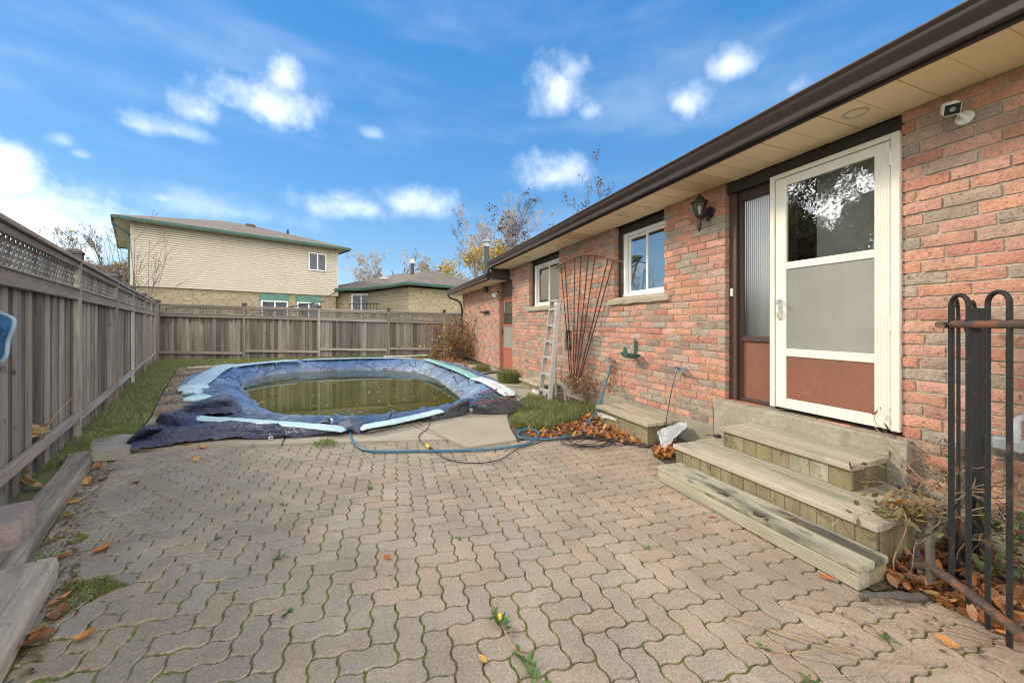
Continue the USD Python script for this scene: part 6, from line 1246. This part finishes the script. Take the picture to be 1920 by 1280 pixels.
near_l = lv.intersection(sbox(-4.5, -1, 4, 6.2)); mid_l = lv.intersection(sbox(-9, 6.2, 5, 17))
g1 = blades(near_l, 26000, .050, .0045, gcol, 3, .02, .9); g2 = blades(mid_l, 42000, .055, .007, gcol + [(.19, .16, .08)], 4, .02, .9)
g1.v += g2.v; g1.f += [f + g1.n for f in g2.f]; g1.c += g2.c; g1.n += g2.n
obj('grass', g1, 'grass_mat', label='short green lawn grass along the fences', cat='grass', kind='stuff')
lg = [(.12, .175, .035), (.15, .20, .04), (.09, .14, .03), (.20, .22, .06), (.26, .24, .10)]
isl = Polygon([G(952, 800)[:2], G(975, 772)[:2], G(992, 742)[:2], (2.62, 6.0), (2.75, 5.2), (3.2, 5.2), (3.2, 4.3), G(1095, 785)[:2], G(1060, 803)[:2], G(1010, 812)[:2]]).buffer(0)
obj('long_grass', blades(isl, 12000, .11, .0065, lg + [(.30, .28, .12)], 5, .0, .95, clump=5), 'grass_mat', label='tall green grass clump growing at the foot of the ladder', cat='grass', kind='stuff')
litter('leaf_litter', isl, 90, LC['o'] + LC['y'], 33, 'orange and tan leaves caught in the grass at the foot of the ladder', (.04, .07), .05, .05) if False else None
def tuft(px, py, R_, n, h, label, seed): c = G(px, py); obj('grass_tuft', blades(Point(c[0], c[1]).buffer(R_), n, h, .008, lg, seed, .02, .7), 'grass_mat', label=label, cat='grass')
tuft(955, 718, .26, 900, .30, 'bushy grass tuft on the path beside the far step box', 11); tuft(905, 697, .22, 500, .20, 'grass tuft against the garage wall left of the red door', 12)
obj('moss_patch', blades(gp((95, 1150), (128, 1092), (205, 1082), (235, 1095), (170, 1125), (120, 1160)), 1500, .018, .004, [(.16, .20, .04), (.22, .22, .06), (.12, .15, .03)], 17, -.004, 1.0), 'grass_mat', label='mossy green patch in the gap between pavers beside the pale timber', cat='moss', kind='stuff')
tuft(610, 835, .12, 160, .045, 'flat weed tuft at the concrete edge below the cyan tube', 13)
def weed(px, py, n, L, label, seed, spread=1.0):
    r = np.random.default_rng(seed); c = G(px, py, .0); mb = MB()
    for k in range(n):
        a = r.uniform(0, 6.28); d = np.array([math.cos(a), math.sin(a), 0]); s = np.array([-d[1], d[0], 0]); l = L * r.uniform(.6, 1.2); w = l * .2; z = r.uniform(.25, .8) * l; b = c + r.normal(0, L * .12 * spread, 3) * [1, 1, 0]
        mb.add([b, b + d * l * .5 + s * w + [0, 0, z * .7], b + d * l + [0, 0, z * .6], b + d * l * .5 - s * w + [0, 0, z * .7], b + d * l * .5 + [0, 0, z * .5]], [[0, 4, 1], [1, 4, 2], [2, 4, 3], [3, 4, 0]], np.array([.085, .15, .035]) * r.uniform(.7, 1.3))
    return obj('weed', mb, 'grass_mat', label=label, cat='weed')
weed(405, 1010, 7, .03, 'tiny weed in a joint in the shaded left part of the patio', 9); weed(860, 1010, 6, .025, 'tiny weed in a joint near the middle of the patio', 10); weed(1215, 1030, 6, .025, 'tiny weed in a joint left of the lowest step', 11); weed(524, 1048, 8, .035, 'tiny green weed in a paver joint left of the middle', 1); weed(533, 948, 8, .035, 'tiny weed in a joint below the near water tube', 2); weed(537, 1150, 7, .035, 'small weed in a joint at the lower left', 3); weed(692, 916, 9, .03, 'small weed in a joint under the hose', 4); weed(1432, 1217, 8, .03, 'tiny weed in a joint at the lower right', 5); weed(1514, 1275, 9, .03, 'tiny weed in a joint at the bottom right corner', 6); weed(1123, 895, 10, .028, 'dark little weed in a joint near the grass island', 7); weed(1665, 1200, 9, .04, 'small grass weed beside the leaf pile at the railing', 8)
VW = thing('trailing_weed', 'long green weed trailing over the pavers at the bottom centre', 'weed', G(950, 1200))
wp = spline([G(925, 1150, .03), G(945, 1180, .02), G(962, 1210, .012), (G(985, 1235, .015)), G(1005, 1275, .02), G(1015, 1310, .02)], 30); obj('stem', MB().tube(wp, .003, 5), 'reed_stem', VW)
lf = MB()
for k, t in enumerate(np.r_[np.linspace(0, .22, 12), np.linspace(.55, 1, 18)]):
    p = wp[int(t * 29)]; a = rng.uniform(0, 6.28); d = np.array([math.cos(a), math.sin(a), rng.uniform(.1, .7)]); s = np.cross(d, [0, 0, 1]); s /= np.linalg.norm(s); l = rng.uniform(.03, .06); w = .010
    lf.add([p, p + d * l * .5 + s * w, p + d * l, p + d * l * .5 - s * w, p + d * l * .5 + [0, 0, -.004]], [[0, 4, 1], [1, 4, 2], [2, 4, 3], [3, 4, 0]], np.array([.07, .13, .03]) * rng.uniform(.7, 1.4))
obj('leaves', lf, 'grass_mat', VW); obj('flower', MB().lathe([(.001, .02), (.008, .016), (.010, .0), (.004, -.012)], G(937, 1158, .035), n=10), 'plug_yellow', VW, smooth=50)
# moss cushions in the joints
mo = MB(); r = np.random.default_rng(15); cellsz = W
for k in range(3600):
    q = np.array([r.uniform(-2.2, 2.2), r.uniform(.9, 4.4)]); 
    if r.random() > .35 + .6 * (meshkit.noise(np.array([[q[0] * 1.3, q[1] * 1.3, 0]]), 4)[0]): continue
    g = q @ ro.T / W; i = np.round(g)                                     # nearest grid line
    if r.random() < .5: g[0] = i[0]
    else: g[1] = i[1]
    q = (g * W) @ ro
    if not patioP.contains(Point(q)): continue
    rad = r.uniform(.005, .013); a = np.arange(7) * 6.283 / 7
    mo.add(np.vstack([[q[0], q[1], -.003], np.column_stack([q[0] + np.cos(a) * rad * r.uniform(.7, 1.5, 7), q[1] + np.sin(a) * rad * r.uniform(.7, 1.9, 7), np.full(7, -.010)])]), [[0, 1 + k2, 1 + (k2 + 1) % 7] for k2 in range(7)])
obj('moss', mo, 'moss', label='green moss cushions in the paver joints', cat='moss', kind='stuff')

LC = {'o': [(.48, .18, .05), (.40, .135, .04), (.55, .26, .08), (.34, .12, .045), (.50, .24, .10), (.56, .34, .10)], 'b': [(.26, .12, .055), (.34, .17, .08), (.20, .10, .05), (.42, .24, .12), (.30, .12, .05)], 'y': [(.55, .36, .07), (.50, .30, .09), (.45, .33, .13)]}
def leaf(mb, c, L, yaw, col, r, tilt=.25, curl=.35):
    n = 5; t = np.linspace(0, 1, n); wid = L * .30 * np.sin(np.clip(t, .02, .98) * math.pi) ** .7; d = np.array([math.cos(yaw), math.sin(yaw), 0]); s = np.array([-d[1], d[0], 0]); up = np.array([0, 0, 1.0]); roll = r.normal(0, tilt); s2 = s * math.cos(roll) + up * math.sin(roll); n2 = np.cross(d, s2); pit = r.normal(0, tilt)
    v = []
    for k in range(n):
        mid = d * (t[k] - .5) * L + n2 * (curl * L * ((t[k] - .5) ** 2) * 1.3) + up * (t[k] - .5) * L * pit
        for q in (-1, 0, 1): v.append(mid + s2 * wid[k] * q + n2 * (abs(q) * wid[k] * curl * 1.0))
    v = np.array(v); v[:, 2] -= v[:, 2].min(); f = []
    for k in range(n - 1):
        for q in range(2): a = k * 3 + q; f += [[a, a + 3, a + 4], [a, a + 4, a + 1]]
    mb.add(v + np.asarray(c), f, col)
def litter(name, poly, n, cols, seed, label, L=(.035, .07), z0=.006, pile=.03):
    r = np.random.default_rng(seed); mb = MB()
    for q in in_poly(poly, n, r): leaf(mb, [q[0], q[1], z0 + r.uniform(0, pile)], r.uniform(*L), r.uniform(0, 6.28), np.array(cols[r.integers(len(cols))]) * r.uniform(.7, 1.2), r, .5, r.uniform(.1, .5))
    obj(name, mb, 'leaf_mat', label=label, cat='leaves', kind='stuff')
litter('leaf_litter', gp((985, 812), (1015, 800), (1060, 800), (1110, 775), (1135, 795), (1175, 808), (1215, 838), (1180, 834), (1140, 825), (1100, 820), (1040, 824), (1000, 824)), 520, LC['o'] + LC['b'][:2], 21, 'orange fallen leaves drifted between the grass and the low bench', (.04, .075))
litter('leaf_litter', gp((1222, 845), (1265, 838), (1272, 858), (1245, 864), (1225, 856)), 150, LC['o'], 22, 'small drift of orange leaves between bench and steps', (.04, .07))
litter('leaf_litter', gp((1640, 1075), (1720, 1040), (1760, 1050), (1930, 1140), (1930, 1230), (1860, 1200), (1790, 1130), (1650, 1100)), 170, LC['b'] + LC['o'][:2], 23, 'brown and orange leaves piled under the iron railing', (.045, .085))
litter('leaf_litter', gp((1640, 1085), (1700, 1065), (1800, 1110), (1830, 1165), (1740, 1130)), 90, LC['b'] + LC['o'][:2] + LC['y'][2:], 29, 'leaves scattered between the lowest step and the railing foot', (.045, .085), .004, .012)
litter('leaf_litter', gp((1700, 1000), (1800, 960), (1930, 1010), (1930, 1140), (1760, 1050)), 150, LC['b'], 24, 'dull brown leaves under the dead plants by the wall', (.045, .08))
litter('leaf_litter', gp((760, 668), (860, 655), (880, 690), (940, 697), (885, 703), (830, 684)), 900, LC['b'] + LC['o'][:1] + LC['y'][2:], 25, 'brown leaf litter in the bed along the garage wall', (.05, .09))
litter('leaf_litter', gp((325, 700), (350, 690), (400, 690), (375, 730), (345, 745), (335, 775), (300, 795), (285, 790), (305, 745)), 420, [(.32, .19, .09), (.26, .16, .08), (.36, .22, .10)], 26, 'flat brown leaf litter on the concrete left of the pool', (.03, .06), .024, .004)
litter('twig_litter', gp((1600, 1110), (1680, 1090), (1800, 1170), (1900, 1240), (1920, 1290), (1500, 1200), (1560, 1130)), 45, [(.20, .14, .09), (.14, .10, .07), (.36, .25, .14), (.10, .08, .06)], 27, 'fine brown plant debris on the pavers in front of the railing', (.012, .03), .003, .004)
litter('twig_litter', gp((10, 1285), (60, 1170), (104, 1085), (85, 1030), (170, 880), (215, 865), (150, 1000), (150, 1100), (90, 1200), (50, 1290)), 330, [(.24, .17, .10), (.16, .14, .06), (.30, .22, .12), (.12, .10, .06)], 28, 'fine leaf crumbs and moss along the timber edging', (.012, .035), .0, .006)
r = np.random.default_rng(31); fl = MB(); wp_ = rimP.buffer(-.45)
for q in in_poly(wp_, 130, r): leaf(fl, [q[0], q[1], WATER_Z + .003], r.uniform(.03, .075), r.uniform(0, 6.28), np.array([(.50, .42, .28), (.42, .33, .2), (.55, .50, .38)][r.integers(3)]), r, .03, .05)
obj('floating_leaves', fl, 'leaf_mat', label='pale dead leaves floating on the pool water', cat='leaves', kind='stuff')
big_leaves = [((60, 1215), .13, 'b', 'large rusty leaf at the bottom left corner by the pale timber'), ((78, 1198), .12, 'b', 'dark brown curled leaf behind the corner leaf by the pale timber'), ((65, 1190), .10, 'y', 'yellow brown leaf tucked under the dark corner leaves by the pale timber'), ((112, 1128), .095, 'o', 'bright orange leaf in the mossy gap beside the pale timber'), ((160, 1195), .085, 'o', 'orange brown leaf standing between two pavers at the lower left'), ((112, 1150), .10, 'b', 'brown leaf lying across the mossy gap beside the pale timber'), ((98, 1160), .09, 'b', 'dull brown leaf below the mossy gap, against the pale timber'), ((68, 1040), .07, 'o', 'small orange leaf at the joint of the two timbers'), ((115, 1045), .085, 'o', 'orange leaf lying just right of the end of the pale timber'), ((193, 1030), .10, 'o', 'reddish orange leaf alone on the pavers right of the timbers'), ((85, 1020), .09, 'y', 'yellow leaf wedged between the two timbers'), ((135, 942), .10, 'y', 'tan leaf at the middle of the dark timber foot'), ((122, 970), .08, 'o', 'orange leaf below the tan leaf at the dark timber foot'), ((195, 898), .11, 'o', 'red orange leaf pair on the pavers near the flat stone'), ((180, 878), .10, 'o', 'orange leaf at the far end of the dark timber'), ((178, 900), .08, 'b', 'brown leaf beside the red orange pair near the flat stone'), ((165, 905), .09, 'y', 'yellowish leaf at the dark timber near the flat stone'), ((255, 905), .07, 'b', 'small brown leaf on the pavers right of the flat stone'), ((368, 862), .10, 'y', 'yellow brown leaf on the pavers below the tarp'), ((380, 840), .09, 'o', 'rust leaf against the concrete edge below the tarp'), ((350, 834), .09, 'b', 'brown leaf on the concrete edge at the tip of the tarp'), ((905, 1237), .05, 'o', 'narrow rust leaf in a joint at the bottom centre'), ((727, 1045), .045, 'o', 'tiny orange leaf in a joint near the middle'), ((1333, 968), .05, 'o', 'small orange leaf on the pavers left of the lowest step'), ((1485, 973), .06, 'y', 'tan leaf lying on the lowest step'), ((930, 770), .10, 'y', 'curled tan leaf in front of the black flap'), ((905, 776), .07, 'b', 'brown leaf under the standing black flap'), ((1550, 1085), .07, 'o', 'orange leaf at the foot of the lowest step'), ((1775, 1205), .08, 'o', 'orange leaf on the pavers in front of the railing'), ((108, 856), .09, 'o', 'orange leaf in the grass behind the dark timber'), ((215, 803), .06, 'o', 'small orange leaf in the lawn near the fence'), ((475, 835), .06, 'o', 'small orange leaf on the concrete edge below the grommet')]
for k, ((x, y), L, c, lab) in enumerate(big_leaves):
    z = .13 if lab and 'lowest step' in lab and 'lying' in lab else .022 if y < 840 else .002
    mb = MB(); leaf(mb, G(x, y, z), L, r.uniform(0, 6.28), np.array(LC[c][r.integers(len(LC[c]))]), r, .3, r.uniform(.2, .6))
    obj('fallen_leaf', mb, 'leaf_mat', label=lab, cat='leaf', group='scattered leaves on the patio')

def stems(n, c0, spread, L, seed, rad=.004, gravity=.25, up=.8, mbk=None):
    r = np.random.default_rng(seed); mb = mbk or MB(); ends = []
    for k in range(n):
        p = np.asarray(c0) + r.normal(0, spread, 3) * [1, 1, .3]; d = np.array([r.normal(0, .7), r.normal(0, .7), up * r.uniform(.3, 1.2)]); pts = [p]
        m = 9; l = L * r.uniform(.5, 1.2)
        for j in range(m):
            d = d + r.normal(0, .28, 3) - [0, 0, gravity * j / m]; d /= np.linalg.norm(d); nxt = pts[-1] + d * l / m; nxt[2] = max(nxt[2], .01); nxt[0] = min(nxt[0], WALL - .03); pts.append(nxt)
        mb.tube(spline(pts, 14), np.linspace(rad, rad * .45, 14), 4, cap=False); ends += pts[3:]
    return mb, ends
VN = thing('dead_shrub', 'leafless gnarled shrub growing between the steps and the iron railing', 'shrub', G(1745, 1110))
b0 = G(1745, 1112); tk = MB()
tk.tube(spline([b0 + [0, 0, -.03], DP(1744, 1050, 1.83), DP(1742, 1000, 1.85), DP(1745, 975, 1.9), DP(1750, 968, 1.93)], 20), np.linspace(.020, .014, 20), 9)
tk.tube(spline([DP(1743, 1020, 1.86), DP(1760, 985, 1.92), DP(1785, 960, 2.0), DP(1800, 930, 2.06), DP(1808, 860, 2.1), DP(1812, 810, 2.12)], 24), np.linspace(.017, .026, 24), 9)
tk.tube(spline([b0 + [0, 0, .0], G(1700, 1118, .02), G(1650, 1115, .03), G(1612, 1118, .015)], 20), np.linspace(.022, .010, 20), 8)
tk.tube(spline([b0 + [0, .02, 0], DP(1725, 1060, 1.9), DP(1718, 1030, 1.93), DP(1722, 985, 1.95)], 14), np.linspace(.02, .008, 14), 7)
obj('trunk', tk, 'vine_bark', VN, smooth=60)
mb, e1_ = stems(16, DP(1770, 960, 1.98), .07, .55, 41, .0035); mb, e2_ = stems(8, DP(1700, 960, 2.05), .06, .4, 42, .003, mbk=mb); mb, e3_ = stems(22, DP(1860, 1000, 2.0), .13, .5, 43, .0035, mbk=mb); mb, e4_ = stems(20, DP(1850, 930, 2.05), .10, .45, 44, .003, mbk=mb)
obj('stems', mb, 'dry_stem', VN)
bl = MB(); r = np.random.default_rng(46); E = np.array(e1_ + e2_ + e3_ + e4_)
for k in range(420): leaf(bl, E[r.integers(len(E))] + r.normal(0, .015, 3), r.uniform(.012, .035), r.uniform(0, 6.28), np.array([(.10, .06, .04), (.16, .09, .05), (.22, .14, .06), (.06, .045, .035)][r.integers(4)]), r, .9, .4)
obj('dry_leaves', bl, 'leaf_mat', VN)
gl_ = MB()
for (x, y, t, n) in ((1790, 1000, 1.95, 14), (1850, 1060, 1.85, 16), (1900, 1060, 1.8, 34), (1905, 1000, 1.85, 22), (1880, 980, 1.95, 16)):
    for k in range(n): leaf(gl_, DP(x + r.normal(0, 16), y + r.normal(0, 16), t + r.normal(0, .05)), r.uniform(.03, .065), r.uniform(0, 6.28), np.array([(.05, .075, .025), (.07, .09, .03), (.12, .11, .035), (.16, .06, .04)][r.integers(4)]), r, .9, .3)
obj('green_leaves', gl_, 'leaf_mat', VN)
gr_ = MB(); 
for k in range(120): leaf(gr_, np.array([2.72 + r.normal(0, .1), 1.13 + r.normal(0, .07), .262 + r.uniform(0, .06)]), r.uniform(.03, .065), r.uniform(0, 6.28), np.array([(.14, .13, .045), (.22, .16, .06), (.36, .17, .05), (.20, .17, .08)][r.integers(4)]), r, .6, .4)
obj('leaf_heap', gr_, 'leaf_mat', VN, kind='stuff')
cn = MB()
for a in ([DP(1640, 990, 2.05), DP(1600, 968, 2.3), DP(1640, 945, 2.4), DP(1700, 948, 2.2), DP(1745, 950, 2.0)], [DP(1560, 985, 2.1), DP(1640, 965, 2.1), DP(1700, 966, 2.05), DP(1750, 960, 2.0)], [DP(1680, 1080, 1.95), DP(1682, 1030, 1.95), DP(1692, 1010, 1.95), DP(1700, 975, 1.95), DP(1690, 950, 2.0), DP(1720, 930, 2.05)], [DP(1640, 800, 2.38), DP(1675, 840, 2.3), DP(1720, 890, 2.2), DP(1770, 930, 2.05)], [DP(1800, 935, 1.95), DP(1830, 922, 1.9), DP(1880, 930, 1.85), DP(1930, 960, 1.8)]): cn.tube(spline(a, 26), np.linspace(.0035, .0025, 26), 5)
obj('runners', cn, 'reed_stem', VN)
# dead climber at the garage corner
DS = thing('dead_shrub', 'brown leafed dying shrub against the garage corner by the downspout', 'shrub', WX(855, 668, 3.0))
c0 = np.array([2.75, 13.4, .02]); mb, en = stems(60, c0 + [.16, 0, 0], .12, 1.95, 51, .010, .06, 2.4); mb, en2 = stems(22, c0 + [-.3, .5, 0], .28, .8, 52, .008, .3, .7, mb); obj('stems', mb, 'dry_stem', DS)
en = np.array(en); en2 = np.array(en2); lv_ = MB(); r = np.random.default_rng(53)
for k in range(1700):
    p = (en if k % 4 else en2)[r.integers(len(en if k % 4 else en2))]
    if p[2] > 1.9 and r.random() < .9: continue
    leaf(lv_, p + r.normal(0, .09, 3), r.uniform(.05, .11), r.uniform(0, 6.28), np.array([(.24, .11, .05), (.36, .19, .06), (.18, .09, .05), (.44, .28, .08), (.28, .20, .08)][r.integers(5)]), r, .9, .4)
obj('leaves', lv_, 'leaf_mat', DS)
# dry plant beside the low bench, and reed with big leaves by the left fence
DW = thing('dead_plant', 'dry brown plant clinging to the wall beside the trellis foot', 'plant', WX(1095, 735, 3.1))
mb, en = stems(26, WX(1078, 738, 3.12), .05, .55, 61, .004, .05, 1.2); mb, en3 = stems(16, WX(1100, 738, 3.16), .08, .5, 62, .003, .05, 1.2, mb); obj('stems', mb, 'dry_stem', DW)
lv_ = MB(); en = np.array(en + en3)
for k in range(330): leaf(lv_, en[r.integers(len(en))] + r.normal(0, .02, 3), r.uniform(.025, .055), r.uniform(0, 6.28), np.array([(.36, .20, .10), (.28, .15, .08), (.42, .27, .15), (.2, .11, .06)][r.integers(4)]), r, .9, .4)
obj('leaves', lv_, 'leaf_mat', DW)
DV = thing('dead_plant', 'dry seed clusters hanging on the wall below the tap', 'plant', WX(1145, 715, 3.25)); lv_ = MB(); sm_ = MB().tube(spline([WX(1150, 680, 3.27), WX(1148, 700, 3.26), WX(1143, 725, 3.25), WX(1138, 745, 3.22)], 12), .003, 5)
for k in range(90): t = r.random(); leaf(lv_, WX(1150 - 10 * t + r.normal(0, 3), 680 + 55 * t, 3.262) + r.normal(0, .012, 3), r.uniform(.02, .045), r.uniform(0, 6.28), np.array([(.42, .17, .10), (.34, .16, .10), (.25, .13, .08)][r.integers(3)]), r, .9, .4)
obj('stem', sm_, 'dry_stem', DV); obj('seed_clusters', lv_, 'leaf_mat', DV, kind='stuff')
RD = thing('dead_plant', 'tall dry plant with big tan leaves in front of the left fence', 'plant', G(40, 905, .03)); mb = MB(); base = G(40, 905, .03)
tips = [DP(137, 745, 3.6), DP(88, 790, 3.3), DP(20, 800, 3.1), DP(60, 830, 3.2)]
for tpt in tips: mid = (base + tpt) / 2 + [.0, .0, .12]; mb.tube(spline([base, mid, tpt], 16), np.linspace(.007, .003, 16), 5)
obj('stems', mb, 'reed_stem', RD); lv_ = MB()
for (x, y, t, L) in ((35, 893, 2.85, .17), (48, 905, 2.85, .14), (25, 905, 2.85, .13), (52, 820, 3.05, .15), (66, 812, 3.1, .16), (85, 800, 3.15, .10), (60, 915, 2.85, .13)): leaf(lv_, DP(x, y, t), L, r.uniform(0, 6.28), np.array([(.44, .29, .13), (.50, .34, .16), (.38, .24, .12)][r.integers(3)]), r, .6, .6)
obj('leaves', lv_, 'leaf_mat', RD)
ls_ = MB(); r = np.random.default_rng(71)
for k in range(30):
    q = G(r.uniform(1430, 1900), r.uniform(1120, 1270), .006); a = r.normal(-.7, .5); l = r.uniform(.06, .35); d = np.array([math.cos(a), math.sin(a), 0]) * l / 2; ls_.tube([q - d, q + [0, 0, .004] + r.normal(0, .006, 3) * [1, 1, 0], q + d], .0016, 4)
obj('straw', ls_, 'reed_stem', label='thin dry stalks strewn over the pavers by the railing', cat='straw', kind='stuff')
